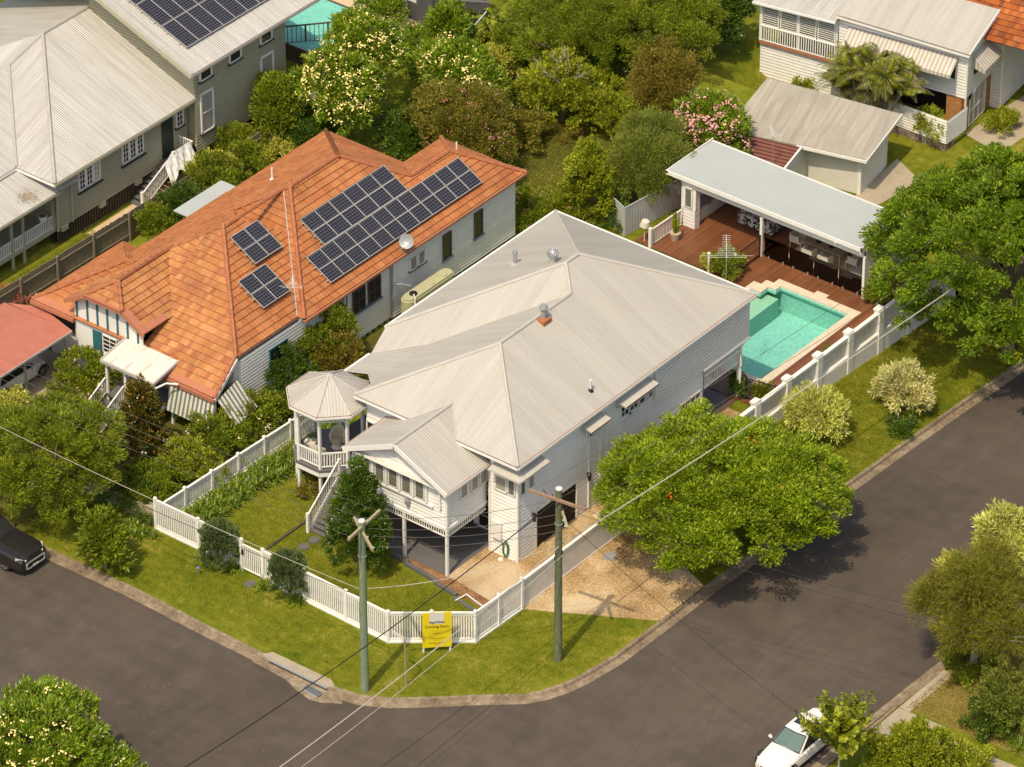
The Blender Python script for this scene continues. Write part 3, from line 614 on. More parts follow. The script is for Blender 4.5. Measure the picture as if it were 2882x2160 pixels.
def gutter(root, P, w=.12, h=.13, mat='white', lip='rust', z=0., closed=False):
    gm = MB(); lm = MB()
    for a, b in zip(P[:-1], P[1:]):
        a = Vector(a)+Vector((0, 0, z)); b = Vector(b)+Vector((0, 0, z)); gm.bar(a-Vector((0, 0, h/2)), b-Vector((0, 0, h/2)), w, h)
        if lip: lm.bar(a+Vector((0, 0, .006)), b+Vector((0, 0, .006)), w*.45, .012)
    o = gm.build('gutter', mat, root)
    if lip: lm.build('leaf_litter', lip, o)
gutter(H, [(.40, -.45, 5.79), (.40, 18.3, 5.79)]); gutter(H, [(-9.41, -.5, 5.79), (.40, -.5, 5.79)], lip='brownfas'); gutter(H, [(.4, 18.36, 5.79), (-12, 18.36, 5.79), (-12, 5.0, 5.79)], lip=None); gutter(H, [(-11.76, 3.5, 5.1), (-11.76, 1.6, 5.1)], lip=None)
w = MB()
for a, b, z0, z1 in (((0, 0), (0, 1.40), 0, 5.62), ((0, 1.40), (0, 4.46), 2.18, 5.62), ((0, 4.46), (0, 14.45), 0, 5.62), ((-1.6, 0), (0, 0), 0, 5.62), ((-9.05, 0), (-7.2, 0), 1.95, 5.62), ((-11.6, 17.7), (-11.6, 5.4), 0, 5.62), ((-9.05, 5.4), (-9.05, 0), 0, 5.62), ((-11.6, 5.4), (-9.05, 5.4), 0, 5.62), ((0, 18.0), (-11.6, 18.), 2.95, 5.62)):
    w.courses(wallpoly(a, b, z0, z1), .2, .06)
w.courses(wallpoly((0, 14.45), (-5, 14.45), 0, 2.95)[::1], .2, .03)
w.build('wall', 'whitew', H)
cb = MB()
for x, y, z1 in ((.03, -.03, 5.6), (-1.62, -.03, 5.0)): cb.box(x-.06, y-.05, 0, x+.05, y+.06, z1)
for y in (1.33, 4.53): cb.box(0, y-.07, 0, .06, y+.07, 2.25)
cb.box(0.0, 1.26, 2.12, .07, 4.6, 2.26); cb.box(.0, 14.4, 0, .06, 14.5, 3.2); cb.box(-1.62, .0, 0, -1.5, .1, .05)
for y in (5.35, 6.25, 6.75): cb.tube([(.07, y, .2), (.07, y, 5.0)], .045, 6)
cb.build('corner_board', 'white', H)
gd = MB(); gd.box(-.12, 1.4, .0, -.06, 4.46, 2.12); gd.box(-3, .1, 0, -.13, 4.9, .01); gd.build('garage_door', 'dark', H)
# battened end box over the undercroft
bt = MB(); z = 3.34
while z < 5.5: bt.box(.08, 10.5, z, .17, 18.12, z+.135); z += .2
z = 3.34
while z < 5.5: bt.box(-3., 18.05, z, .1, 18.14, z+.135); z += .2
bt.build('batten_screen', 'white', H); bk = MB(); bk.box(-.02, 10.52, 3.3, .06, 18.0, 5.6); bk.build('screen_backing', 'zcap', H)
bc = MB(); bc.box(0., 10.44, 3.27, .2, 10.54, 5.6); bc.box(0, 14.4, 3.22, .22, 18.16, 3.32); bc.box(-5, 17.95, 3.2, .1, 18.15, 3.32); bc.build('screen_frame', 'white', H)
def slats(mb, p, q, z0, z1, gap=.13, w=.05, top=.05, bot=.05, rail=.05):
    p, q = Vector((*p, 0)), Vector((*q, 0)); n = max(1, int((q-p).length/gap)); u = Vector((0, 0, 1))
    dz = lambda i: (z0[0]+(z0[1]-z0[0])*i if isinstance(z0, tuple) else z0, z1[0]+(z1[1]-z1[0])*i if isinstance(z1, tuple) else z1)
    for k in range(n):
        f = (k+.5)/n; a, b = dz(f); c = p.lerp(q, f); mb.bar(c+u*a, c+u*b, w, .025, 0, up=(q-p).normalized().cross(u))
    for f0, f1 in ((0., 1.),):
        a0, b0 = dz(0.); a1, b1 = dz(1.)
        if top: mb.bar(p+u*b0, q+u*b1, rail*1.3, top)
        if bot: mb.bar(p+u*a0, q+u*a1, rail, bot)
f = MB(); slats(f, (.05, 14.6), (.05, 17.6), 2.82, 3.2, .12); f.build('frieze', 'white', H)
f = MB(); slats(f, (.05, 14.6), (.05, 17.6), 2.12, 2.78, .13, top=.07); f.build('balustrade', 'white', H)
f = MB(); f.box(-5, 14.5, 2.8, -.05, 18, 2.93); f.build('upper_floor', 'soff', H); f = MB(); f.box(-5., 14.5, 2.02, -.1, 15.6, 2.12); f.build('landing', 'soff', H)
for x, y in ((.0, 17.6), (-3.2, 17.6)): p = MB(); p.box(x-.09, y-.09, 0, x+.09, y+.09, 3.25); p.build('post', 'white', H)
p = MB(); p.tube([(.12, 17.5, 2.5), (.16, 17.52, 1.95), (.1, 17.55, 1.7), (.1, 17.55, 0.1)], .05, 8); p.build('downpipe', 'white', H)
d = MB(); flat(d, [(-5, 14.5), (.15, 14.5), (.15, 17.3), (-5, 17.3)], .03); d.build('undercroft_deck', 'deckd', H)
# windows and hoods on the side wall
win(H, (0, 0), (0, 1), 12.6, 14.28, .3, 2.15, 4, 5, name='glazed_door', fw=.09)
for a in (7.85, 8.55): win(H, (0, 0), (0, 1), a, a+.62, 3.95, 4.85, 2, 3, sill='white')
win(H, (0, 0), (0, 1), 9.3, 9.75, 3.95, 4.85, 1, 3); win(H, (0, 0), (0, 1), 10.0, 10.35, 3.95, 4.85, 1, 3)
win(H, (0, 0), (0, 1), 5.2, 5.75, 4.2, 4.95, 1, 1, sill='white')
for y0, y1 in ((7.4, 9.95), (4.73, 6.2)):
    h = MB(); h.add([(.0, y0+.0, 5.26), (.0, y1, 5.26), (.7, y1, 5.1), (.7, y0, 5.1)][::-1]); h.add([(.0, y0+.0, 5.21), (.0, y1, 5.21), (.7, y1, 5.05), (.7, y0, 5.05)])
    h.bar((.71, y0, 5.08), (.71, y1, 5.08), .05, .1); h.bar((.0, y0, 5.23), (.71, y0, 5.08), .04, .08); h.bar((.0, y1, 5.23), (.71, y1, 5.08), .04, .08); h.bar((.05, y0+.1, 4.75), (.6, y0+.1, 5.08), .04, .04); h.bar((.05, y1-.1, 4.75), (.6, y1-.1, 5.08), .04, .04)
    o = h.build('window_hood', 'roofcap', H); e = MB(); e.bar((.745, y0, 5.09), (.745, y1, 5.09), .025, .07); e.build('rusty_edge', 'rust', o)
# corner bay windows under an L shaped hood
h = MB(); HZ0, HZ1 = 5.26, 5.1
h.add([(-1.28, 0, HZ0), (0, 0, HZ0), (.62, -.62, HZ1), (-1.28, -.62, HZ1)][::-1]); h.add([(0, 0, HZ0), (0, 1.6, HZ0), (.62, 1.6, HZ1), (.62, -.62, HZ1)][::-1])
h.add([(-1.28, 0, HZ0-.05), (0, 0, HZ0-.05), (.62, -.62, HZ1-.05), (-1.28, -.62, HZ1-.05)]); h.add([(0, 0, HZ0-.05), (0, 1.6, HZ0-.05), (.62, 1.6, HZ1-.05), (.62, -.62, HZ1-.05)])
h.bar((-1.28, -.62, HZ1-.02), (.62, -.62, HZ1-.02), .05, .1); h.bar((.62, -.64, HZ1-.02), (.62, 1.6, HZ1-.02), .05, .1); h.bar((.62, 1.6, HZ1), (0, 1.6, HZ0), .04, .07)
h.build('window_hood', 'roofcap', H)
win(H, (0, 0), (1, 0), -1.25, -.62, 3.7, 4.5, 1, 1, gm='blind'); louvres(H, (0, 0), (1, 0), -.5, -.12, 3.75, 4.6); louvres(H, (0, 0), (0, 1), .12, .45, 3.75, 4.6); win(H, (0, 0), (0, 1), .72, 1.15, 3.75, 4.6, 1, 1, gm='blind')
b = MB(); b.box(-1.42, -.2, .95, -.86, -.02, 1.88); b.build('meter_box', 'white', H)
lm = MB()
for y, z in ((1.02, 1.85), (5.25, 1.85)):
    lm = MB(); lm.tube([(.2, y, z), (.2, y, z+.36)], [.07, .11], 8, 0); lm.bar((0, y, z+.4), (.2, y, z+.42), .03, .03); lm.tube([(.2, y, z+.36), (.2, y, z+.46)], [.13, .03], 8); lm.build('wall_lantern', 'black', H)
# vents on the roof
def vent(x, y, kind):
    z = 0
    if kind == 'turbine':
        t = MB(); t.cyl(x, y, 8.2, 8.62, .16, n=14); t.build('vent_base', 'steelc', roof); q = MB()
        for k in range(18):
            a = 2*math.pi*k/18; pts = [(x+math.cos(a+i*.12)*r0, y+math.sin(a+i*.12)*r0, 8.6+h0) for i, (r0, h0) in enumerate(((.14, 0), (.25, .1), (.29, .22), (.24, .34), (.1, .43)))]
            for u, v in zip(pts[:-1], pts[1:]): q.bar(u, v, .05, .02)
        q.cyl(x, y, 8.62, 9.0, .17, .12, 14); q.tube([(x, y, 9.0), (x, y, 9.04)], [.14, .05], 12); q.build('turbine_vent', 'steelc', roof)
vent(-6.75, 11.35, 'turbine')
v = MB(); v.cyl(-9.25, 11.6, 7.0, 7.75, .10, n=12); v.cyl(-9.25, 11.6, 7.7, 7.9, .14, .11, 12); v.build('flue', 'greym', roof); v = MB(); v.cyl(-9.25, 11.6, 7.05, 7.17, .24, .2, 12); v.build('vent_flashing', 'roofcap', roof)
v = MB(); v.cyl(-4.28, 7.45, 8.0, 8.75, .13, n=14); v.cyl(-4.28, 7.45, 8.5, 8.68, .13, .22, 14); v.cyl(-4.28, 7.45, 8.68, 8.84, .22, .17, 14); v.build('flue', 'greym', roof); v = MB(); v.prism([(-4.62, 7.1), (-3.98, 7.1), (-3.98, 7.7), (-4.62, 7.7)], 7.93, 8.13); v.build('flue_flashing', 'tilecap', roof)
v = MB(); v.cyl(-.5, 6.2, 6.1, 6.75, .055, n=10); v.cyl(-.5, 6.2, 6.66, 6.78, .075, n=10); v.build('vent_pipe', 'panelw', roof); v = MB(); v.cyl(-.5, 6.2, 6.15, 6.3, .16, .09, 10); v.build('vent_flashing', 'black', roof)
for y in (15.1, 12.3, 9.2): pass
# --- projecting front room on posts
gx0, gx1, gy, gr, gz = -7.74, -1.62, -3.3, -4.68, 5.02; gzr = gz+P_*(gx1-gr)
fz = lambda z: (z-Z0)/P_-.45          # where the main front slope reaches height z
yb = fz(gzr)
r = MB()
xe = gr+(gzr-Z0)/P_  # where wing slope is at main eave height
r.add([(gx1, gy, gz), (gx1, -.02, gz), (xe, -.02, Z0), (xe, -.45, Z0+.002), (gr, yb, gzr), (gr, gy, gzr)])
xl = gr-(gzr-Z0)/P_
r.add([(gx0, gy, gz), (gr, gy, gzr), (gr, yb, gzr), (xl, -.45, Z0+.002), (xl, -.02, Z0), (gx0, -.02, gz)])
wroof = r.build('front_roof', 'roofm', H)
c = MB(); c.tube([(gr, gy, gzr+.02), (gr, yb, gzr+.02)], .075, 6); c.tube([(gr, yb, gzr), (xe, -.45, Z0)], .04, 5); c.tube([(gr, yb, gzr), (xl, -.45, Z0)], .04, 5); c.build('ridge_capping', 'roofcap', wroof)
b = MB(); b.bar((gx0-.05, gy-.03, gz-.1), (gr, gy-.03, gzr-.1), .05, .24); b.bar((gr, gy-.03, gzr-.1), (gx1+.05, gy-.03, gz-.1), .05, .24); b.build('barge_board', 'white', H)
s = MB(); s.add([(gx0, gy, gz-.03), (gx1, gy, gz-.03), (gx1, 0, gz-.03), (gx0, 0, gz-.03)]); s.build('eaves', 'soff', H)
gutter(H, [(gx1+.05, gy, gz), (gx1+.05, .0, gz)], .11, .12); gutter(H, [(gx0-.05, gy, gz), (gx0-.05, .3, gz)], .11, .12)
FX0, FX1, FY = -7.45, -1.9, -2.91
w = MB(); w.courses([(FX0, FY, 2.7), (FX1, FY, 2.7), (FX1, FY, 5.0), (gr, FY, gzr-.16), (FX0, FY, 5.0)], .2, .045); w.courses(wallpoly((FX1, FY), (FX1, 0), 2.7, 5.0), .2, .03); w.courses(wallpoly((FX0, 0), (FX0, FY), 2.7, 5.0), .2, .03); w.build('front_wall', 'whitew', H)
b = MB(); b.box(FX1-.05, FY-.06, 2.6, FX1+.07, FY+.06, 5.0); b.box(FX0-.07, FY-.06, 2.6, FX0+.05, FY+.06, 5.0); b.box(FX0-.05, FY-.08, 2.56, FX1+.08, FY-.0, 2.74); b.box(FX1, FY, 2.561, FX1+.08, 0, 2.741); b.box(FX0+.3, FY-.14, 3.6, FX1-.75, FY-.0, 3.7); b.box(FX0+.3, FY-.07, 5.0, FX1-.8, FY-.03, 5.09); b.build('trim', 'white', H)
for a in (-7.05, -6.1, -5.3, -4.5, -3.7): 
    if a > -6.5: louvres(H, (0, FY), (1, 0), a+.0, a+.52, 3.8, 4.93)
louvres(H, (0, FY), (1, 0), -6.95, -6.4, 3.8, 4.93)
hd = MB()
for k in range(6): hd.box(-6.28+k*.8, FY-.16, 3.75, -6.16+k*.8, FY-.0, 5.0)
hd.build('mullion', 'white', H)
for a in (.95, 1.75, 2.42): win(H, (FX1, FY), (0, 1), a, a+.5, 3.85, 4.75, 1, 1, gm='blind', name='window')
f = MB(); slats(f, (FX0, FY), (FX1, FY), 2.22, 2.62, .14, .055, rail=.05); f.build('frieze', 'white', H); f = MB(); slats(f, (FX1, FY), (FX1, 0), 2.22, 2.62, .14, .055); f.build('frieze', 'white', H)
f = MB(); f.box(FX0, FY+.02, 2.62, FX1-.02, 0, 2.7); f.build('floor', 'soff', H)
for x in (FX1, -4.46, -7.0): p = MB(); p.box(x-.065, FY-.065, 0, x+.065, FY+.065, 2.6); p.build('post', 'white', H)
# room walls below, set back
w = MB(); w.courses(wallpoly((-7.7, 3.2), (-3.6, 3.2), 0, 2.62), .2, .02); w.courses(wallpoly((-3.6, 3.2), (-3.6, 1.2), 0, 2.62)[::1], .2, .02); w.box(-3.6, 1.2, 0, -1.62, 1.25, 2.6); w.courses(wallpoly((-1.6, 1.2), (-1.6, 0), 0, 2.6)[::-1][::-1], .2, .01); w.build('lower_wall', 'whitew', H)
win(H, (-3.4, 1.2), (1, 0), .15, 1.5, .08, 2.1, 2, 3, fw=.1, gm='dark', name='glazed_door', off=.05)
b = MB(); b.tube([(-4.15, FY-.12, 3.15), (-4.15, FY-.12, 3.45)], [.1, .16], 8); b.tube([(-4.15, FY, 3.5), (-4.15, FY-.13, 3.5)], .03, 6)
b.build('wall_lantern', 'greym', H)
# --- octagonal verandah
ox, oy = -11., -.4
oc = lambda r, k, z: (ox+r*math.cos(R_(22.5+45*k)), oy+r*math.sin(R_(22.5+45*k)), z)
r = MB()
for k in range(8): r.add([oc(2.09, k, 5.15), oc(2.09, k+1, 5.15), (ox, oy, 6.25)])
orf = r.build('verandah_roof', 'roofm', H); c = MB()
for k in range(8): c.tube([oc(2.09, k, 5.16), (ox, oy, 6.27)], .05, 5)
c.tube([(ox, oy, 6.2), (ox, oy, 6.36)], [.12, .02], 8); c.build('ridge_capping', 'roofcap', orf)
gutter(H, [oc(2.13, k, 5.14) for k in range(3, 9)], .09, .12, lip='rust'); s = MB(); s.prism([oc(1.98, k, 0)[:2] for k in range(8)], 4.98, 5.08); s.build('ceiling', 'soff', H)
dk = MB(); dk.prism([oc(1.9, k, 0)[:2] for k in range(8)], 1.82, 1.95); dk.prism([(-10.6, -.6), (-9., -1.9), (-7.75, -1.9), (-7.75, .0), (-9.05, .0), (-9.05, 5.4), (-11.6, 5.4), (-11.6, .5)], 1.81, 1.94); dk.build('verandah_floor', 'greyslab', H)
dk = MB()
for k in range(3, 8):
    a, b = oc(1.86, k, 1.7), oc(1.86, k+1, 1.7); dk.bar(a, b, .06, .24)
dk.bar((-9.3, -1.93, 1.7), (-7.75, -1.93, 1.7), .06, .24); dk.build('bearer', 'white', H)
for k in range(8):
    x, y, _ = oc(1.72, k, 0)
    if k in (0,): continue
    p = MB(); p.box(x-.065, y-.065, 0 if k in (3, 4, 5, 6, 7) else 1.9, x+.065, y+.065, 5.0); p.build('post', 'white', H)
for k in (2, 3, 4, 5, 6):
    a, b = oc(1.72, k, 0), oc(1.72, k+1, 0)
    if k != 2: q = MB(); slats(q, a[:2], b[:2], 2.06, 2.82, .12, .06, top=.07); q.build('balustrade', 'white', H)
for k in (2, 3, 4, 5, 6, 7): a, b = oc(1.72, k, 0), oc(1.72, k+1, 0); q = MB(); slats(q, a[:2], b[:2], 4.62, 4.96, .12, .05); q.build('frieze', 'white', H)
q = MB(); slats(q, (-12.0, 1.3), (-11.75, 5.3), 2.06, 2.82, .12, .06, top=.07); q.build('balustrade', 'white', H)
q = MB(); slats(q, (-8.05, -1.95), (-7.55, -2.0), 2.06, 2.9, .12, .05); q.build('balustrade', 'white', H)
win(H, (0, 0), (1, 0), -9.0, -8.55, 2.0, 4.3, 1, 1, gm='dark', name='verandah_door', fw=.08); win(H, (-9.05, 5.3), (0, -1), .8, 1.9, 2.0, 4.2, 2, 1, gm='dark', name='verandah_door', fw=.08)
b = MB(); b.tube([(-8.1, -.15, 4.2), (-8.1, -.15, 4.5)], [.08, .14], 8); b.bar((-8.1, 0, 4.55), (-8.1, -.16, 4.55), .03, .03); b.build('wall_lantern', 'black', H)
# stairs
st = MB()
for k in range(11): f = (k+.5)/11; st.box(-9.2, -4.1+2.2*f-.14, 1.9*f-.04, -8.0, -4.1+2.2*f+.14, 1.9*f)
st.build('stair_treads', 'greyslab', H); st = MB()
for x in (-9.25, -7.97):
    st.bar((x, -4.15, .0), (x, -1.9, 1.93), .06, .25); st.box(x-.07, -4.32, 0, x+.07, -4.18, 1.12); st.box(x-.06, -1.96, 1.7, x+.06, -1.84, 2.95)
st.build('stair_stringer', 'white', H)
for x in (-9.25, -7.97): q = MB(); slats(q, (x, -4.25), (x, -1.95), (.18, 2.05), (1.0, 2.85), .13, .05, top=.07); q.build('stair_balustrade', 'white', H)
# ================================================================ FENCES OF THE CORNER BLOCK
def picket_fence(label, runs, h, group=None, post_h=None, gap=.115, kind='picket_fence', mat='fencew', z=0.):
    x, y = runs[0][0]; root = thing(kind, label, 'fence', (x, y, z), group=group)
    for ri, (a, b, n) in enumerate(runs):
        a, b = Vector((*a, 0)), Vector((*b, 0)); bays = [a.lerp(b, i/n) for i in range(n+1)]
        for i, p in enumerate(bays):
            if i == n and ri+1 < len(runs) and (Vector((*runs[ri+1][0], 0))-b).length < .01: continue
            q = MB(); ph = post_h or h+.12; q.box(p.x-.07, p.y-.07, z, p.x+.07, p.y+.07, z+ph); q.tube([(p.x, p.y, z+ph), (p.x, p.y, z+ph+.05), (p.x, p.y, z+ph+.12)], [.1, .1, .02], 4 if False else 8); q.build('post', mat, root)
        for p, q_ in zip(bays[:-1], bays[1:]):
            m = MB(); slats(m, (p.x, p.y), (q_.x, q_.y), z+.2, z+h-.06, gap, gap*.62, 0, 0); m.build('picket_panel', mat, root)
            m = MB(); m.bar(p+Vector((0, 0, z+h)), q_+Vector((0, 0, z+h)), .11, .07); m.bar(p+Vector((0, 0, z+h-.1)), q_+Vector((0, 0, z+h-.1)), .05, .09); m.bar(p+Vector((0, 0, z+.17)), q_+Vector((0, 0, z+.17)), .07, .16); m.bar(p+Vector((0, 0, z+.06)), q_+Vector((0, 0, z+.06)), .16, .1); m.build('rail', mat, root)
    return root
PF = picket_fence('tall white picket fence wrapping the front lawn at the street corner', [((-15.1, -8.45), (-9.75, -8.45), 2), ((-8.45, -8.45), (-.78, -8.62), 3), ((-.78, -8.62), (2.35, -6.14), 2), ((2.35, -6.14), (2.46, -2.83), 2)], 1.68, post_h=1.75)
gt = thing('white_gate', 'white picket gate in the front fence between the two clipped conifers', 'gate', (-9.1, -8.45, 0)); q = MB(); slats(q, (-9.68, -8.45), (-8.5, -8.45), .15, 1.5, .115, .07, rail=.06); q.build('gate_leaf', 'fencew', gt)
q = MB(); q.box(-9.72, -8.53, .95, -9.6, -8.5, 1.25); q.build('intercom', 'dark', gt)
df = thing('sliding_gate', 'long white grooved panel gate between driveway and house yard', 'gate', (2.4, 3, 0)); q = MB(); q.box(2.37, -2.7, .07, 2.42, 8.8, 1.52); q.build('gate_panel', 'wfence', df); q = MB(); q.box(2.33, -2.7, 1.5, 2.46, 8.8, 1.6); q.box(2.36, -2.7, .02, 2.44, 8.8, .08); q.build('top_rail', 'fencew', df)
picket_fence('low white picket fence between the two front gardens beside strap leaved plants', [((-15.1, -8.3), (-14.75, 1.0), 5), ((-14.75, 1.0), (-14.6, 5.), 2)], 1.2, post_h=1.28)
# retaining wall with panelled fence by the pool
stn0 = [5., 7., 9.2]
q = MB()
for a, b in zip([3.9]+stn0[:-1], stn0): q.add([(2.3, a, T(a)-.4), (2.3, b, T(b)-.4), (2.3, b, 0), (2.3, a, 0)])
structure('lot_edge', q, 'conc')
pw = thing('rendered_wall', 'tall white rendered wall with framed panels along the pool deck', 'wall', (2.15, 22, -1.6))
b = MB(); ya = 12.5
stn = [9.2, 11, 13.4, 16.0, 18.6, 21.2, 23.85, 26.5, 29.1, 33.]
for a, c in zip(stn[:-1], stn[1:]): b.add([(2.31, a, T(a)-.4), (2.31, c, T(c)-.4), (2.31, c, .08), (2.31, a, .08)]); b.add([(2.31, a, .08), (2.31, c, .08), (2.05, c, .08), (2.05, a, .08)])
b.build('wall_base', 'white', pw)
for i, y in enumerate(stn): p = MB(); p.box(2.0, y-.2, -1.7, 2.36, y+.2, 1.42); p.box(1.96, y-.24, 1.42, 2.33, y+.24, 1.52); p.build('pillar', 'white', pw)
for a, c in zip(stn[:-1], stn[1:]):
    p = MB(); p.box(2.12, a+.2, .0, 2.16, c-.2, 1.18); p.build('grooved_panel', 'wfence', pw); p = MB(); p.box(2.06, a+.2, 1.16, 2.28, c-.2, 1.28); p.box(2.1, a+.2, -.02, 2.28, c-.2, .1); p.build('panel_rail', 'white', pw)
# ================================================================ ORANGE TILED HOUSE
O = thing('tiled_house', 'white weatherboard house with orange terracotta tiled roof and solar panels', 'house', (-23, 8, 0))
OP = .566; OZ = 3.8
def tile_roof(root, faces, caps, mat='tile', cap='tilecap', pitch=.37, skip=(), name='roof'):
    r = MB()
    for i, q in enumerate(faces):
        if i in skip: continue
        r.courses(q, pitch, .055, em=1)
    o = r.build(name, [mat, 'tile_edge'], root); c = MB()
    for a, b in caps:
        a, b = Vector(a), Vector(b); n = max(1, int((b-a).length/.4))
        for k in range(n): p, q = a.lerp(b, k/n), a.lerp(b, (k+1)/n+.02); c.tube([p+UZ*.05, q+UZ*.075], [.10, .125], 6, caps=False)
    c.build('ridge_tiles', cap, o); return o
zr = OZ+OP*5.125; ZR = OZ+OP*5.325
fs, cp = hip(-28.05, -17.4, 5.3, 19.7, OZ, OP); C_, F_ = (-17.4, 19.7, OZ), (-22.725, 14.375, ZR); jn = (-20.125, 16.975, OZ+OP*2.725)
cp = [cp[0], cp[1], cp[2], (jn, F_), cp[4]]
f2, c2 = hip(-28.1, -17.85, .7, 12, OZ, OP); fs += [f2[0], f2[1]]; cp += [((-22.975, 5.825, zr), (-22.975, 10.3, zr)), c2[2]]
ap = (-20.125, 20.075, OZ+OP*2.725); fs += [[C_, (-17.4, 22.8, OZ), ap, jn], [(-22.85, 22.8, OZ), (-22.85, 19.7, OZ), jn, ap], [(-17.4, 22.8, OZ), (-22.85, 22.8, OZ), ap]]; cp += [(jn, ap), (ap, (-17.4, 22.8, OZ)), (ap, (-22.85, 22.8, OZ))]
f3, c3 = hip(-30., -20., -.65, 6.1, 3.0, OP, axis='x'); fs += f3[:3]; cp += [((-26.62, 2.72, 4.91), (-25.6, 2.72, 4.91)), ((-30, -.65, 3.), (-26.62, 2.72, 4.91))]
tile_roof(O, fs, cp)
# front slope carries on over the porch
ff = [[(-23.6, -1.35, OZ-OP*2.05), (-17.5, -1.35, OZ-OP*2.05), (-17.85, .7, OZ), (-22.975, 5.825, zr), (-23.6, 5.2, zr-.354)], [(-28.1, .7, OZ), (-23.6, .7, OZ), (-23.6, 5.2, zr-.354), (-22.975, 5.825, zr)]]
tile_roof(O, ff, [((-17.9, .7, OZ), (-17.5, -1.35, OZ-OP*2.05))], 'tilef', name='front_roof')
# jerkin head gable at the front
gx0, gx1, gy = -27.5, -22.4, -.9; gz = 4.08; GP = .61; xr = (gx0+gx1)/2; zr2 = gz+GP*(gx1-xr); hz = zr2-.75; hx = .75/GP
gf = [[(gx1, gy, gz), (gx1, 4.4, gz), (xr, 4.4, zr2), (xr, gy+1.17, zr2), (xr+hx, gy, hz)], [(gx0, 4.4, gz), (gx0, gy, gz), (xr-hx, gy, hz), (xr, gy+1.17, zr2), (xr, 4.4, zr2)], [(xr-hx, gy, hz), (xr+hx, gy, hz), (xr, gy+1.17, zr2)]]
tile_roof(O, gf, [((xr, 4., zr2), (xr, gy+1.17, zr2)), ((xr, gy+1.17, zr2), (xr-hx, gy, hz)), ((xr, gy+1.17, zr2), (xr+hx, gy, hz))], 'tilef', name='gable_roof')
b = MB(); b.bar((gx0-.05, gy-.03, gz-.06), (xr-hx, gy-.03, hz-.06), .05, .2); b.bar((xr-hx, gy-.03, hz-.06), (xr+hx, gy-.03, hz-.06), .05, .2); b.bar((xr+hx, gy-.03, hz-.06), (gx1+.05, gy-.03, gz-.06), .05, .2); b.build('barge_board', 'terfas', O)
b = MB()
for u, v_ in (((gx0+.0, gy+.17, gz+.07), (xr-hx, gy+.17, hz+.07)), ((xr-hx, gy+.1, hz+.07), (xr+hx, gy+.1, hz+.07)), ((xr+hx, gy+.17, hz+.07), (gx1, gy+.17, gz+.07))): b.bar(u, v_, .4, .05)
b.bar((-30, -.5, 3.13), (-27.3, -.5, 3.13), .36, .06, up=(0, -.5, 1)); b.bar((-23.6, -1.2, 2.78), (-17.5, -1.2, 2.78), .36, .06, up=(0, -.5, 1)); b.bar((gx1-.17, gy, gz+.15), (gx1-.17, .9, gz+.15), .4, .05, up=(.5, 0, 1)); b.build('painted_verge', 'terfas', O)
b = MB(); b.box(-28.0, 5.4, 3.62, -17.5, 19.6, 3.78); b.box(-28, .8, 3.61, -17.95, 5.5, 3.77); b.box(-22.8, 19, 3.62, -17.5, 22.7, 3.78); b.box(-29.9, -.55, 2.8, -20.1, 6.0, 2.97); b.build('eaves', 'soff', O)
gutter(O, [(-17.32, 5.25, 3.8), (-17.32, 22.85, 3.8)], .1, .12, 'terfas', None); gutter(O, [(-17.78, .7, 3.8), (-17.78, 5.25, 3.8)], .1, .12, 'brownfas', None); gutter(O, [(-30.05, -.7, 3.0), (-27.2, -.7, 3.0)], .12, .2, 'terfas', None); gutter(O, [(-23.6, -1.42, 2.64), (-17.45, -1.42, 2.64)], .12, .2, 'terfas', None)
b = MB(); b.bar((-17.42, -1.4, 2.58), (-17.75, .7, 3.72), .05, .2); b.build('barge_board', 'white', O)
WX = -17.75
w = MB(); w.courses(wallpoly((WX, .9), (WX, 12.4), .25, 3.65), .19, .03); w.courses(wallpoly((WX+.12, 12.4), (WX+.12, 22.3), .25, 3.65), .19, .03); w.courses(wallpoly((WX, 22.3), (-22.4, 22.3), .2, 3.65), .19, .03); w.courses(wallpoly((WX, 12.4), (WX+.12, 12.4), .25, 3.65), .19, .02)
w.box(-27.2, -.5, 0, -22.9, -.45, 3.95); w.box(-29.5, -.2, 0, -29.3, 5, 2.9); w.box(-29.5, -.2, 0, -27, -.1, 2.9); w.box(-27.7, 5.5, 0, -27.6, 19, 3.6); w.build('wall', 'whitew', O)
w = MB(); w.box(-22.9, -.45, 0, -22.8, 2, 4.1); w.prism([(-22.9, .4), (WX, .4), (WX, .9), (-22.9, .9)], .3, 3.6); w.box(-22.9, -.5, 0, -22.8, .5, 3.95); w.box(-27.3, -.5, 0, -27.2, 1, 3.95); w.add([(-27.2, -.48, 3.9), (-22.9, -.48, 3.9), (xr+hx*.8, -.48, hz-.1), (xr-hx*.8, -.48, hz-.1)]); w.build('rendered_wall', 'cream', O)
w = MB(); 
for k in range(46): w.box(WX-.1, 1+k*.46, -.3, WX-.02, 1+k*.46+.2, .25)
w.build('stump_lattice', 'greym', O)
for a, z0, l, r_, nm in ((18.9, 1.65, 0, 0, ''), (16.35, 1.6, 0, 0, '')): win(O, (WX+.12, 0), (0, 1), a, a+.62, z0+.05, z0+1.5, 1, 2, fm='brownfas', sill='bluesill')
for a in (13.7, 14.35): win(O, (WX+.12, 0), (0, 1), a, a+.52, 2.35, 3.1, 1, 5, fm='white', sill='bluesill', gm='dark')
for a in (9.35, 10.55): win(O, (WX, 0), (0, 1), a, a+.93, 1.9, 3.2, 2, 2, fm='brownfas', sill='bluesill', gm='dark')
win(O, (WX, 0), (0, 1), 3.0, 4.3, 1.6, 3.1, 1, 1, fm='teal', gm='dkgreen', name='shutter')
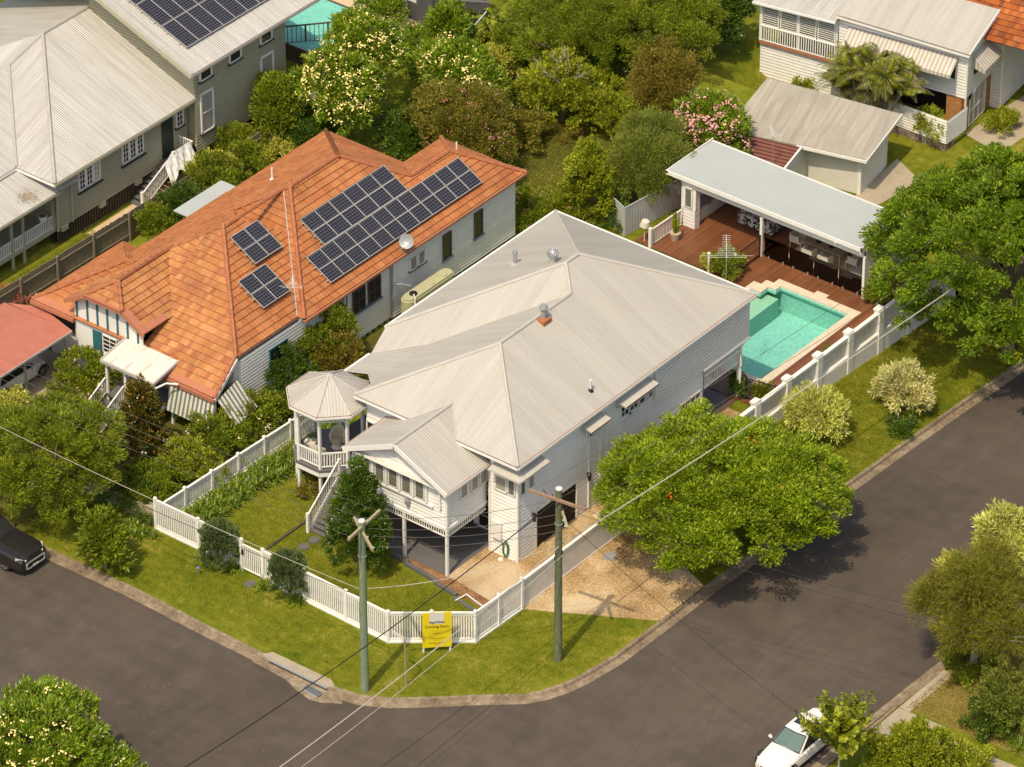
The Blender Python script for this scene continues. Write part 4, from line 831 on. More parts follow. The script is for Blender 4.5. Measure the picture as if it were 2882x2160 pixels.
p = MB(); p.tube([(WX+.06, 12.32, .2), (WX+.06, 12.32, 3.6)], .05, 7); p.tube([(WX+.1, 12.35, 2.2), (WX+.5, 12.6, 2.25), (-16.95, 13.0, 2.05)], .05, 7); p.tube([(WX+.06, 8.9, .3), (WX+.06, 8.9, 3.5)], .045, 6); p.build('downpipe', 'greym', O)
# teal half timbering, shuttered window
t = MB(); y = -.54; t.bar((-27.1, y, 3.95), (-27.1, y, 3.0), .09, .05, up=(0, 1, 0)); t.bar((-27.15, y, 3.0), (-22.95, y, 3.0), .05, .12, up=(0, 1, 0))
for k in range(6): x = -26.4+k*.66; zt = min(hz-.2, gz-.1+GP*min(x-gx0, gx1-x)); t.bar((x, y, 3.0), (x, y, zt), .09, .05, up=(0, 1, 0))
t.build('half_timbering', 'teal', O)
win(O, (0, -.5), (1, 0), -25.4, -24.5, 1.75, 2.75, 2, 4, fm='white', sill='teal', gm='dark', name='window')
for a in (-26.1, -24.35): q = MB(); q.box(a, -.56, 1.65, a+.58, -.5, 2.8); q.build('shutter', 'teal', O)
win(O, (0, -.2), (1, 0), -29.1, -27.5, 1.7, 2.75, 3, 2, fm='brownfas', gm='dark')
# porch awning, posts, stairs
q = MB(); q.add([(-23.75, -2.5, 2.92), (-20.4, -2.5, 2.92), (-20.55, -.45, 3.15), (-23.85, -.45, 3.15)]); q.add([(-23.75, -2.5, 2.86), (-20.4, -2.5, 2.86), (-20.55, -.45, 3.09), (-23.85, -.45, 3.09)][::-1]); o = q.build('porch_roof', 'porchs', O)
q = MB(); q.bar((-23.8, -2.53, 2.89), (-20.36, -2.53, 2.89), .1, .14); q.bar((-20.38, -2.5, 2.89), (-20.53, -.45, 3.12), .1, .14); q.bar((-23.8, -2.5, 2.89), (-23.9, -.45, 3.12), .1, .14); q.build('porch_edge', 'zcap', o)
for x, y in ((-23.6, -2.3), (-20.7, -2.2), (-22.4, -2.3)): q = MB(); q.box(x-.06, y-.06, 0, x+.06, y+.06, 2.88); q.build('post', 'white', O)
q = MB(); q.tube([(-20.3, -2.6, 2.7), (-20.1, -1.9, 2.75), (-19.6, -1.6, 2.75)], .05, 6); q.build('gutter_pipe', 'white', O)
q = MB(); q.box(-23.7, -2.4, .85, -20.5, -.4, 1.0); 
for k in range(6): q.box(-23.6, -2.5-.28*k-.28, .85-.15*(k+1)-.05, -22.5, -2.5-.28*k, .85-.15*(k+1)+.03)
q.build('porch_steps', 'greyslab', O)
for x in (-23.65, -22.45): q = MB(); slats(q, (x, -4.2), (x, -2.4), (.1, 1.05), (.95, 1.9), .12, .04); q.build('stair_railing', 'white', O)
q = MB(); slats(q, (-22.4, -2.35), (-20.7, -2.35), 1.05, 1.85, .12, .04); q.build('stair_railing', 'white', O)
q = MB(); q.box(-20.6, -.6, .0, -17.75, .4, 1.25); q.build('porch_wall', 'white', O)
q = MB(); P1 = [(-20.4, -1.3, 2.5), (-17.5, -1.3, 2.5), (-17.4, -1.75, 1.05), (-20.3, -1.75, 1.05)]; q.add(P1[::-1]); q.add([(a, b+.03, c) for a, b, c in P1]); q.build('striped_awning', 'awn', O)
q = MB(); P1 = [(-17.45, -1.2, 2.5), (-17.65, .5, 2.7), (-16.6, .75, 1.45), (-16.4, -1.1, 1.35)]; q.add(P1[::-1]); q.add([(a, b, c-.03) for a, b, c in P1]); q.build('striped_awning', 'awn', O)
for x, y in ((-17.6, -1.25), (-20.3, -1.3)): q = MB(); q.box(x-.06, y-.06, 0, x+.06, y+.06, 2.6); q.build('post', 'white', O)
v = MB(); v.cyl(-25.6, 12.6, 5.3, 5.9, .045, n=8); v.cyl(-25.6, 12.6, 5.2, 5.32, .14, .06, n=8); v.build('vent_pipe', 'white', O); v = MB(); v.cyl(-20.4, 21.0, 4.9, 5.35, .045, n=8); v.build('vent_pipe', 'white', O)
q = MB(); q.box(-29.6, 9.5, 3.3, -28.1, 13.2, 3.36); q.build('side_awning', 'pavroof', O)
# white flashing in the valley beside the hip band
q = MB(); q.tube([(-22.95, 10.4, 6.74), (-17.85, 5.3, 3.85)], .035, 6); q.build('valley_flashing', 'alu', O)
# solar panels on the tiled roof
def solar(label, x1, z1, pitch, corner_x, y0, nx, ny, pw, ph, group=None, frame='alu', rail=True, thick=.05):
    "array on a roof plane facing +x: corner_x = x of the upper edge; runs ny along y, nx down the slope"
    sl = math.sqrt(1+pitch*pitch); dv = Vector((1, 0, -pitch))/sl; n = Vector((pitch, 0, 1))/sl; o = Vector((corner_x, y0, z1+pitch*(x1-corner_x)))+n*.12
    root = thing('solar_array', label, 'solar panels', tuple(o), group=group); pr = MB()
    for i in range(nx):
        for j in range(ny):
            a = o+dv*i*ph+Vector((0, j*pw, 0)); b, c = a+dv*(ph-.02), Vector((0, pw-.02, 0))
            m = MB(); m.add([a+n*.001, b+n*.001, b+c+n*.001, a+c+n*.001][::1])
            mm = MB(); lo = -n*thick
            P = [a, b, b+c, a+c]; mm.add([p+lo for p in P][::-1])
            for k in range(4): mm.add([P[k], P[(k+1) % 4], P[(k+1) % 4]+lo, P[k]+lo])
            e = .035
            for k in range(4): u, v_ = P[k], P[(k+1) % 4]; mm.bar(u+n*.004, v_+n*.004, e, .012, up=n)
            mo = mm.build('solar_panel', frame, root); m.build('cell_sheet', 'solar', mo)
    q = MB()
    for i in range(nx):
        for f in (.25, .75): a = o+dv*(i+f)*ph-n*.07; q.bar(a-Vector((0, .12, 0)), a+Vector((0, ny*pw+.1, 0)), .04, .04, up=n)
    q.build('mounting_rail', 'alu', root); return root
solar('upper six-column solar array on the orange tiled roof', -17.4, 3.9, .566, -21.15, 9.46, 2, 6, 1.09, .89)
solar('long lower solar array nearest the gutter of the orange tiled roof', -17.4, 3.9, .566, -19.57, 8.05, 2, 12, 1.0, .89)
solar('small square solar array uphill of its twin on the front part of the tiled roof', -17.85, 4.0, .566, -22.27, 5.5, 2, 2, 1.02, .92, group='small four-panel arrays')
solar('small square solar array lower down, beside the television aerial', -17.85, 4.0, .566, -20.44, 3.9, 2, 2, 1.02, .92, group='small four-panel arrays')
ds = thing('satellite_dish', 'pale grey satellite dish at the gutter of the tiled house', 'satellite dish', (-17.35, 13.1, 3.8))
q = MB(); cdir = Vector((.35, -.75, .55)).normalized(); cu_ = cdir.cross(UZ).normalized(); cv_ = cu_.cross(cdir); c0 = Vector((-17.25, 13.05, 4.55)); rings = []
for i, (rr, dd) in enumerate(((0.02, -.12), (.16, -.09), (.3, -.03), (.37, 0.), (.38, .02))): rings.append([c0+cdir*dd+(cu_*math.cos(t)+cv_*math.sin(t))*rr for t in [2*math.pi*k/20 for k in range(20)]])
for i in range(4):
    for k in range(20): q.add([rings[i][k], rings[i][(k+1) % 20], rings[i+1][(k+1) % 20], rings[i+1][k]], 0, True)
q.build('dish', 'greym', ds); q = MB(); q.tube([(-17.35, 13.1, 3.7), (-17.35, 13.1, 4.3), c0-cdir*.12], .03, 6); q.tube([c0-cv_*.4, c0-cv_*.3+cdir*.55], .015, 5); q.tube([c0-cv_*.3+cdir*.5, c0-cv_*.28+cdir*.62], .045, 6); q.build('bracket', 'greym', ds)
def aerial(label, x, y, z0, z1, d, s=1.):
    r = thing('tv_antenna', label, 'antenna', (x, y, z0)); q = MB(); q.tube([(x, y, z0), (x, y, z1)], .018, 6); q.build('mast', 'greym', r)
    d = Vector((*d, 0)).normalized(); e = Vector((-d.y, d.x, 0)); q = MB(); top = Vector((x, y, z1)); q.tube([top-d*.1-UZ*.07, top+d*.9*s+UZ*.65*s], .012, 5)
    for k in range(9): p = top+d*(.15+.09*k)*s+UZ*(.1+.065*k)*s; l = .2 if k > 2 else .42; q.bar(p-e*l*s, p+e*l*s, .012, .012)
    q.build('boom', 'panelw', r); q = MB()
    for k, l in ((0, 1.3), (-.25, 1.0), (.25, .55)): p = top+d*k*.3+UZ*k*.2; q.tube([p-e*l*s, p+e*l*s], .008, 4)
    q.build('dipole', 'panelw', r); return r
aerial('television aerial with long rods at the back roof edge of the corner house', -1.65, 18.6, 3.3, 7.05, (-.62, .79), 1.0)
aerial('television aerial on the tiled roof beside the small solar arrays', -18.1, 5.3, 4.1, 5.5, (-.62, .79), .5)
# rainwater tank between the houses
tk = thing('water_tank', 'pale green slimline rainwater tank between the two houses', 'tank', (-16.6, 14.2, 0)); q = MB(); 
pts = [(-16.6+.38*math.cos(a), 12.75-.4+.38*math.sin(a)) for a in np.linspace(math.pi, 2*math.pi, 8)]+[(-16.6+.38*math.cos(a), 15.4+.38*math.sin(a)) for a in np.linspace(0, math.pi, 8)]; q.prism([(float(a), float(b)) for a, b in pts], 0, 1.75); q.prism([(float((a+16.6)*.88-16.6), float((b-13.9)*.95+13.9)) for a, b in pts], 1.75, 1.86); q.build('tank_body', 'tank', tk)
for y in (14.0, 15.0): q = MB(); q.cyl(-16.6, y, 1.86, 1.92, .28, .26, 18); q.build('lid', 'tank', tk)
q = MB(); q.cyl(-16.6, 12.75, 1.86, 1.92, .22, .2, 18); q.build('strainer', 'black', tk); q = MB(); q.tube([(-16.2, 12.4, .3), (-16.2, 12.4, 1.95), (-16.4, 12.55, 2.0)], .05, 7); q.build('inlet_pipe', 'white', tk)
# ================================================================ SAGE GREEN HOUSE
S = thing('sage_house', 'sage green raised weatherboard house with old zinc roof and timber battens below', 'house', (-40, 12, 0))
sp = .378; EX, EZ = -35.1, 4.2
SL = lambda x: EZ+sp*(EX-x)
tp = (-42.5, 14.1, SL(-42.5)); tb = (-42.5, 17.6, SL(-42.5)); n1 = (-37.75, 6.7, EZ); vt = (-37.75-5., 6.7+5.0, EZ+sp*5.0)
r = MB(); r.add([(EX, 6.7, EZ), (EX, 17.6, EZ), tb, tp]); r.add([(-49.9, 6.7, EZ), (EX, 6.7, EZ), tp]); r.add([(-49.9, 22, EZ), (-49.9, 6.7, EZ), tp, (-42.5, 22, tp[2])]); wz = EZ+sp*5.
r.add([(-37.75, -6, EZ+.01), (-37.75, 12, EZ+.01), (-42.75, 12, wz+.01), (-42.75, -6, wz+.01)]); r.add([(-47.75, 12, EZ+.01), (-47.75, -6, EZ+.01), (-42.75, -6, wz+.01), (-42.75, 12, wz+.01)])
sr = r.build('roof', 'roofold', S); c = MB()
for a, b in (((EX, 6.7, EZ), tp), (tp, tb), (n1, vt), (vt, tp)): c.tube([Vector(a)+UZ*.02, Vector(b)+UZ*.02], .10, 6)
c.build('ridge_capping', 'zcap', sr)
gutter(S, [(EX+.06, 6.65, EZ), (EX+.06, 17.6, EZ)], .12, .14, 'sagel', 'brownfas'); gutter(S, [(n1[0], 6.64, EZ), (EX+.06, 6.64, EZ)], .12, .14, 'white', 'brownfas'); gutter(S, [(n1[0]+.05, -2, EZ), (n1[0]+.05, 6.6, EZ)], .12, .14, 'white', 'brownfas')
s = MB(); s.box(-49.8, 6.8, EZ-.2, EX-.05, 17.6, EZ-.03); s.box(-48, -2, EZ-.21, -37.85, 7, EZ-.031); s.build('eaves', 'soff', S)
w = MB(); w.courses(wallpoly((-35.6, 7.25), (-35.6, 17.4), 1.0, 4.05), .19, .035); w.courses(wallpoly((-38, 7.25), (-35.6, 7.25), 1.0, 4.05), .19, .035)
w.build('wall', 'sage', S); q = MB()
y = 7.3
while y < 24.6: q.box(-35.72, y, 0, -35.66, y+.1, 1.0); y += .2
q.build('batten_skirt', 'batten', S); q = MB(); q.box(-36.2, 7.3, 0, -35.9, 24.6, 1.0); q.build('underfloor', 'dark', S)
q = MB()
for y in (7.5, 10.4, 13.2, 14.6): q.box(-35.8, y, .75, -35.5, y+.45, 1.02)
q.box(-35.68, 7.2, .9, -35.52, 7.32, 4.1); q.tube([(-35.5, 8.3, 1.0), (-35.5, 8.3, 4.)], .05, 6); q.build('trim', 'sagel', S)
for a in (8.95, 12.3): 
    for k in range(3): win(S, (-35.6, 0), (0, 1), a+k*.56, a+k*.56+.46, 2.5, 3.7, 2, 4, fw=.1, gm='dark' if not (a < 10 and k == 2) else 'sagel', off=.05)
    q = MB(); q.box(-35.6, a-.15, 2.34, -35.45, a+1.75, 2.4); q.build('window_sill', 'dkgreen', S)
win(S, (-35.6, 0), (0, 1), 16.5, 17.0, 2.7, 3.7, 2, 3, fw=.1, gm='dark', sill='dkgreen')
q = MB(); q.box(-35.62, 15.35, 1.3, -35.56, 16.25, 3.75); q.build('door', 'dkgreen', S)
# upper rear block
UE = (-34.4, 6.3); ux = lambda x: UE[1]+sp*(UE[0]-x)
r = MB(); r.add([(-34.4, 16.5, 6.3), (-34.4, 27., 6.3), (-42.4, 27., ux(-42.4)), (-42.4, 16.5, ux(-42.4))]); r.add([(-50.4, 16.5, 6.3), (-42.4, 16.5, ux(-42.4)), (-42.4, 27., ux(-42.4)), (-50.4, 27., 6.3)]); r.build('upper_roof', 'roofold', S)
b = MB(); b.bar((-34.35, 16.48, 6.2), (-42.4, 16.48, ux(-42.4)-.1), .05, .26); b.build('barge_board', 'sagel', S)
b = MB(); b.bar((-34.4, 16.62, 6.33), (-42.4, 16.62, ux(-42.4)+.04), .25, .02); b.build('barge_flashing', 'zcap', S)
gutter(S, [(-34.34, 16.5, 6.3), (-34.34, 27., 6.3)], .12, .13, 'zcap', 'brownfas')
s = MB(); s.box(-35.1, 16.7, 6.05, -34.5, 26.9, 6.2); s.build('eaves', 'soff', S)
w = MB(); w.courses(wallpoly((-35.0, 17.4), (-35.0, 24.7), 1.0, 6.15), .19, .03); w.courses([(-42.4, 17.62, 4.3), (-35.0, 17.62, 1.), (-35.0, 17.62, 6.3), (-42.4, 17.62, ux(-42.4)-.1)], .19, .035); w.courses(wallpoly((-35., 24.7), (-45, 24.7), 1., 6.1), .19, .03); w.build('upper_wall', 'sage', S)
for a in (17.8, 20.15, 22.65): win(S, (-35., 0), (0, 1), a, a+.9, 5.1, 6.0, 1, 1, fw=.12, gm='glass', sill='dkgreen')
for a in (17.8, 22.65): win(S, (-35., 0), (0, 1), a, a+.95, 1.95, 4.3, 1, 2, fw=.11, gm='blind', sill='dkgreen')
# side stairs with draped sheet
q = MB()
for k in range(8): f = (k+.5)/8; q.box(-35.5, 12.6+2.5*f-.16, 1.3*f-.04, -34.6, 12.6+2.5*f+.16, 1.3*f+.03)
q.box(-35.5, 15.1, 1.22, -34.5, 16.6, 1.32); q.build('stairs', 'greyslab', S)
q = MB(); slats(q, (-34.55, 12.6), (-34.55, 15.1), (.05, 1.3), (.95, 2.2), .12, .04); q.box(-34.62, 12.5, 0, -34.48, 12.64, 1.05); q.box(-34.62, 15.0, 0, -34.48, 15.14, 2.3); slats(q, (-34.55, 15.1), (-34.55, 16.6), 1.35, 2.2, .12, .04); slats(q, (-34.55, 16.6), (-35.5, 16.6), 1.35, 2.2, .12, .04); q.build('stair_railing', 'white', S)
sh = MB(); PTS = []
for i in range(13):
    row = []
    for j in range(9):
        y = 14.4+i*.17; top = 2.25 if y > 15.1 else 2.25-(15.1-y)*.55; s_ = (j-4)/4.; x = -34.55+s_*.14*(1+.3*math.sin(i*1.3))+(.05*math.sin(i*2.1+j) if j not in (4,) else 0); zz = top+.06-abs(s_)*(1.15+.18*math.sin(i*.9+1))*(1 if s_ > 0 else .55); row.append((x+s_*.28, y, zz))
    PTS.append(row)
for i in range(12):
    for j in range(8): sh.add([PTS[i][j], PTS[i+1][j], PTS[i+1][j+1], PTS[i][j+1]], 0, True)
single('draped_sheet', sh, 'sheet', 'white bedsheet draped over the stair railing of the sage house', 'bedsheet', base=(-34.55, 15.3, 2.2))
# front verandah of the sage house
r = MB(); VR = [(-35.3, -3, 3.45), (-35.3, 7.2, 3.45), (-37.6, 7.2, 4.05), (-37.6, -3, 4.05)]; r.add(VR); r.add([(a, b, c-.05) for a, b, c in VR][::-1]); vro = r.build('verandah_roof', 'roofold', S); gutter(S, [(-35.25, -3, 3.45), (-35.25, 7.25, 3.45)], .1, .12, 'sagel', 'brownfas')
r = MB(); r.add([(-35.3, 7.25, 3.45), (-35.05, 8.6, 3.6), (-35.6, 8.6, 3.75), (-36.5, 7.25, 3.8)]); r.build('corner_flashing', 'zcap', S)
q = MB(); q.box(-38, -3, .85, -35.85, 7.2, 1.02); q.box(-35.9, -3, .78, -35.8, 7.3, 1.0); q.build('verandah_floor', 'sagel', S); q = MB(); q.box(-38, -3, 1.0, -37.9, 7.2, 4.0); q.build('verandah_back_wall', 'batten', S)
for y in (4.15, 5.0, 2.2, -.5): q = MB(); q.box(-35.95, y-.06, 0, -35.83, y+.06, 3.4); q.build('post', 'sagel', S)
q = MB(); slats(q, (-35.88, -3), (-35.88, 7.2), 1.05, 1.72, .13, .06); q.build('balustrade', 'white', S); q = MB(); q.courses(wallpoly((-35.75, 7.2), (-35.75, 7.26), 1, 3.4), .2, .02); q.box(-36, 7.2, 1., -35.62, 8.2, 3.45); q.build('corner_wall', 'sage', S)
pl = thing('planter_pot', 'white round pot on the sage house verandah railing', 'pot', (-36., 6.6, 1.7)); q = MB(); q.cyl(-36., 6.6, 1.7, 2.0, .17, .25, 16); q.build('pot', 'sheet', pl); q = MB(); q.cyl(-36, 6.6, 1.97, 2.01, .21, .21, 14); q.build('soil', 'mulch', pl)
solar('large solar array on the zinc roof of the upper sage block', -34.4, 6.35, .378, -40.9, 17.7, 3, 9, .98, 1.85)
# lean leaf litter on the verandah roof
lf = MB()
for k in range(260): a = random.gauss(-36.0, .22); b = random.gauss(5.6, .3); z = 3.45+(-35.3-a)*.26+.02; t = random.uniform(0, 6.28); l = .05; lf.add([(a-math.cos(t)*l, b-math.sin(t)*l, z), (a+math.sin(t)*l*.5, b-math.cos(t)*l*.5, z), (a+math.cos(t)*l, b+math.sin(t)*l, z+.01), (a-math.sin(t)*l*.5, b+math.cos(t)*l*.5, z)])
lf.build('leaf_litter', 'leaflit' if False else 'timb', kind='stuff', label='pile of dead brown leaves on the sage verandah roof', category='leaves')
# paling fence
pf = thing('paling_fence', 'grey timber paling fence between the sage and the tiled house', 'fence', (-33.1, 6, 0)); fa, fb = Vector((-33.35, -9, 0)), Vector((-32.85, 26, 0)); n = 13
for i in range(n+1): p = fa.lerp(fb, i/n); q = MB(); q.box(p.x+.04, p.y-.06, 0, p.x+.14, p.y+.06, 1.75); q.build('post', 'paling', pf)
for i in range(n):
    a, b = fa.lerp(fb, i/n), fa.lerp(fb, (i+1)/n); q = MB(); m = int((b-a).length/.12)
    for k in range(m): p = a.lerp(b, (k+.5)/m); q.box(p.x-.03, p.y-.052, .05, p.x, p.y+.052, 1.7+random.uniform(-.03, .03))
    q.build('palings', 'paling', pf); q = MB(); q.bar(a+Vector((.04, 0, .4)), b+Vector((.04, 0, .4)), .05, .08); q.bar(a+Vector((.04, 0, 1.35)), b+Vector((.04, 0, 1.35)), .05, .08); q.build('rail', 'paling', pf)
# carport with faded red roof
cpt = thing('carport', 'carport with a faded red roof in front of the tiled house', 'carport', (-29, -4, 0)); q = MB()
q.add([(-27.1, -9.5, 2.5), (-27.1, -1.0, 2.5), (-29.4, -1.6, 2.95), (-29.4, -9.5, 2.95)]); q.add([(-27.1, -1.0, 2.5), (-29.6, -.4, 2.6), (-31.2, -1.2, 2.6), (-29.4, -1.6, 2.95)]); q.add([(-29.4, -9.5, 2.95), (-29.4, -1.6, 2.95), (-31.4, -1.2, 2.55), (-31.6, -9.5, 2.5)]); q.build('roof', 'redroof', cpt)
q = MB(); q.bar((-27.08, -9.5, 2.44), (-27.08, -1.0, 2.44), .05, .12); q.bar((-27.08, -1.0, 2.44), (-29.6, -.4, 2.5), .05, .1); q.build('gutter', 'zcap', cpt)
for x, y in ((-27.3, -4.2), (-27.3, -1.3), (-27.3, -8.5), (-31, -1.4)): q = MB(); q.box(x-.05, y-.05, 0, x+.05, y+.05, 2.5); q.build('post', 'greym', cpt)
# ================================================================ PAVILION, DECK AND POOL
dk = MB(); flat(dk, [(-12.6, 25.85), (-8.0, 25.85), (-6.6, 25.0), (-6.6, 23.8), (PX0-.25, 23.8), (PX0-.25, 26.3), (-5.05, 26.3), (-5.05, 26.85), (-4.6, 26.85), (-4.6, 27.45), (.5, 27.45), (.5, 19.0), (-5.4, 19.0), (-5.4, 17.3), (2.05, 17.3), (2.05, 33), (-12.6, 33)], .06); structure('timber_deck', dk, 'deckm')
ss = MB(); ss.box(-12.6, 25.84, -.05, -8., 25.86, .055); structure('deck_edge', ss, 'deckd')
po = thing('swimming_pool', 'turquoise swimming pool with pale coping in the timber deck', 'swimming pool', (-2.4, 23, 0)); q = MB()
bx = [(PX0, PY0), (PX1, PY0), (PX1, PY1), (PX0, PY1)]
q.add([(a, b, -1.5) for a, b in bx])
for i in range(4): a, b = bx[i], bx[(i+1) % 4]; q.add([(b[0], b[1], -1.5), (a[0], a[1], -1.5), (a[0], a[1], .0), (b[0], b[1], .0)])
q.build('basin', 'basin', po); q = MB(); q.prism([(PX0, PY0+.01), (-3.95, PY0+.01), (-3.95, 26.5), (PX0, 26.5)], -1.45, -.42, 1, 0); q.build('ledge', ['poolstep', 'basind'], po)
q = MB(); flat(q, bx, -.06); q.build('water', 'water', po)
q = MB()
for P in ([(PX1-.12, PY0-.35), (.5, PY0-.35), (.5, 27.45), (PX1-.12, 27.45)], [(-4.15, 26.97), (PX1-.12, 26.97), (PX1-.12, 27.45), (-2.4, 27.45), (-2.4, 27.72), (-1.7, 27.72), (-1.7, 27.45), (-4.6, 27.45), (-4.6, 26.97)][:0] or [(-4.6, 26.97), (PX1-.12, 26.97), (PX1-.12, 27.45), (-4.6, 27.45)], [(-2.42, 27.45), (-1.7, 27.45), (-1.7, 27.74), (-2.42, 27.74)], [(-5.05, 26.5), (-4.15, 26.5), (-4.15, 26.97), (-5.05, 26.97)], [(-5.5, 25.85), (-4.6, 25.85), (-4.6, 26.5), (-5.5, 26.5)], [(PX0-.25, PY0-.35), (PX0+.1, PY0-.35), (PX0+.1, 25.85), (PX0-.25, 25.85)], [(PX0+.1, PY0-.35), (PX1-.12, PY0-.35), (PX1-.12, PY0+.1), (PX0+.1, PY0+.1)]): q.prism(P, .0, .075)
q.build('coping', 'cope', po); q = MB(); q.box(PX0, PY0+.1, -.18, PX1-.12, PY0+.12, .0); q.box(-4.14, 26.93, -.18, PX1-.12, 26.96, .0); q.box(PX1-.14, PY0+.1, -.18, PX1-.121, 26.96, 0); q.box(-5.04, 26.47, -.2, -4.1, 26.49, 0); q.box(-4.16, 26.49, -.2, -4.14, 26.96, 0); q.box(-4.62, 25.83, -.2, -4.6, 26.5, 0); q.box(-5.2, 25.82, -.2, -4.6, 25.84, 0); q.build('waterline_tiles', 'basin', po)
PV = thing('pavilion', 'white flat roofed outdoor pavilion over the timber deck', 'pavilion', (-6.3, 30.3, 0))
q = MB(); R4 = [(-12.45, 28.35, 3.12), (-.3, 28.35, 3.12), (-.3, 32.35, 2.98), (-12.45, 32.35, 2.98)]; q.add(R4); q.build('roof', 'pavroof', PV); q = MB(); q.box(-12.4, 28.4, 2.86, -.35, 32.3, 2.97); q.build('ceiling', 'soff', PV)
q = MB(); q.box(-12.5, 28.3, 2.92, -.25, 28.36, 3.15); q.box(-.31, 28.3, 2.82, -.25, 32.4, 3.15); q.box(-12.5, 28.36, 2.84, -12.45, 32.4, 3.15); q.box(-12.5, 32.35, 2.78, -.3, 32.4, 3.02); q.build('fascia', 'white', PV)
q = MB(); q.box(-11.6, 28.58, 2.46, -.3, 28.7, 2.92); q.build('beam', 'white', PV)
q = MB(); q.box(-12.5, 28.33, 3.0, -12.35, 28.3, 3.13); q.bar((-1.75, 28.1, 2.98), (-1.75, 28.34, 3.0), .05, .05); q.build('overflow', 'white', PV)
for x, y in ((-6.62, 28.65), (-.25, 28.65)): q = MB(); q.box(x-.07, y-.07, .05, x+.07, y+.07, 2.5); q.build('post', 'white', PV)
q = MB(); q.courses(wallpoly((-11.55, 28.62), (-10.8, 28.62), .06, 1.2), .2, .02); q.box(-11.6, 28.6, 1.2, -11.42, 28.68, 2.5); q.box(-10.95, 28.6, 1.2, -10.76, 28.68, 2.5); q.box(-11.6, 28.59, 1.18, -10.76, 28.7, 1.25); q.courses(wallpoly((-10.78, 28.62), (-10.78, 29.0), .06, 2.5), .2, .01); q.build('corner_panel', 'whitew', PV)
louvres(PV, (0, 28.63), (1, 0), -11.4, -10.98, 1.3, 2.42)
q = MB(); q.courses(wallpoly((-.2, 28.7), (-.2, 32.2), .0, 2.95), .16, .02); q.build('side_wall', 'whitew', PV); q = MB(); q.box(-11.7, 32.15, 0, -.2, 32.25, 2.9); q.box(-11.75, 28.7, 0, -11.65, 32.2, 2.9); q.build('back_wall', 'white', PV)
win(PV, (-.2, 0), (0, 1), 29.85, 30.85, 1.15, 2.35, 1, 1, gm='glasst')
k = thing('kitchen_bench', 'white outdoor kitchen bench with grey top at the left end of the pavilion', 'bench', (-11.3, 30, .06)); q = MB(); q.box(-11.6, 29.0, .1, -11.0, 31.6, .92); q.build('cabinet', 'panelw', k); q = MB(); q.box(-11.62, 28.95, .92, -10.94, 31.7, .97); q.build('benchtop', 'greym', k)
q = MB()
for z in (.3, .55, .8): q.box(-10.99, 29.1, z, -10.975, 29.45, z+.03)
for y in (30., 30.9): q.box(-10.99, y, .8, -10.975, y+.35, .83)
q.build('handle', 'black', k)
q = MB(); q.box(-9.35, 30.4, .18, -7.2, 31.2, .8); q.build('cover', 'cloth', loc=(-8.2, 30.8, .06), label='black and white patterned cloth over a long table in the pavilion', category='covered table')
t = thing('dining_table', 'pale timber dining table under the pavilion roof', 'table', (-3.95, 30.5, .06)); q = MB(); q.box(-5.15, 30.2, .72, -2.75, 31.0, .78); q.build('tabletop', 'timb', t)
for x in (-5.05, -2.85):
    for y in (30.28, 30.92): q = MB(); q.box(x-.05, y-.05, .06, x+.05, y+.05, .72); q.build('leg', 'timb', t)
def chair(label, x, y, rz, arm=True, big=False):
    r = thing('woven_chair', label, 'chair', (x, y, .06), rz, 'chairs around the pavilion table'); w = .3 if not big else .36; h = .42
    q = MB(); q.box(-w, -w, h-.05, w, w, h+.05); q.build('seat', 'wicker', r); q = MB(); q.box(-w, w-.05, h, w, w+.02, .85); q.bar((-w, w, .6), (-w, -w*.6, .62), .05, .36); q.bar((w, w, .6), (w, -w*.6, .62), .05, .36); q.build('backrest', 'wicker', r)
    for a in (-w+.04, w-.04):
        for b in (-w+.04, w-.04): q = MB(); q.bar((a*1.1, b*1.1, 0), (a, b, h), .035, .035); q.build('leg', 'wicker', r)
    return r
chair('near left woven chair at the long side of the pavilion table', -4.35, 29.75, math.pi); chair('near right woven chair at the long side of the pavilion table', -3.35, 29.75, math.pi)
chair('high backed woven chair at the far left end of the pavilion table', -5.6, 30.6, math.pi/2, big=True); chair('woven armchair between the pavilion table and the striped bench', -2.2, 30.7, -math.pi/2, big=True)
for x, nm in ((-4.4, 'dark bowl left on the pavilion table'), (-3.6, 'dark bowl right on the pavilion table')): q = MB(); q.cyl(x, 30.6, .78, .86, .1, .15, 12); single('bowl', q, 'black', nm, 'bowl')
b = thing('daybed_bench', 'white bench with a striped cushion beside the right pavilion post', 'bench', (-.9, 30.2, .06)); q = MB(); q.box(-1.65, 29.5, .06, -.4, 31.6, .42); q.build('base', 'panelw', b); q = MB(); q.box(-1.68, 29.47, .42, -.36, 31.65, .56); q.build('cushion', 'cushion', b)
q = MB(); q.box(-5.6, 29.3, .065, -1.9, 31.3, .08); single('outdoor_rug', q, 'cush', 'beige rug under the pavilion dining table', 'rug')
gl = thing('glass_pool_fence', 'clear frameless glass fence along the pavilion edge', 'fence', (-3.4, 28.7, .06)); x = -6.45
for i in range(4): q = MB(); q.box(x+.03, 28.69, .12, x+1.52, 28.7, 1.25); q.build('glass_pane', 'clear', gl); q = MB(); [q.box(c_-.03, 28.66, .06, c_+.03, 28.73, .2) for c_ in (x+.3, x+1.2)]; q.build('spigot', 'steelc', gl); x += 1.54
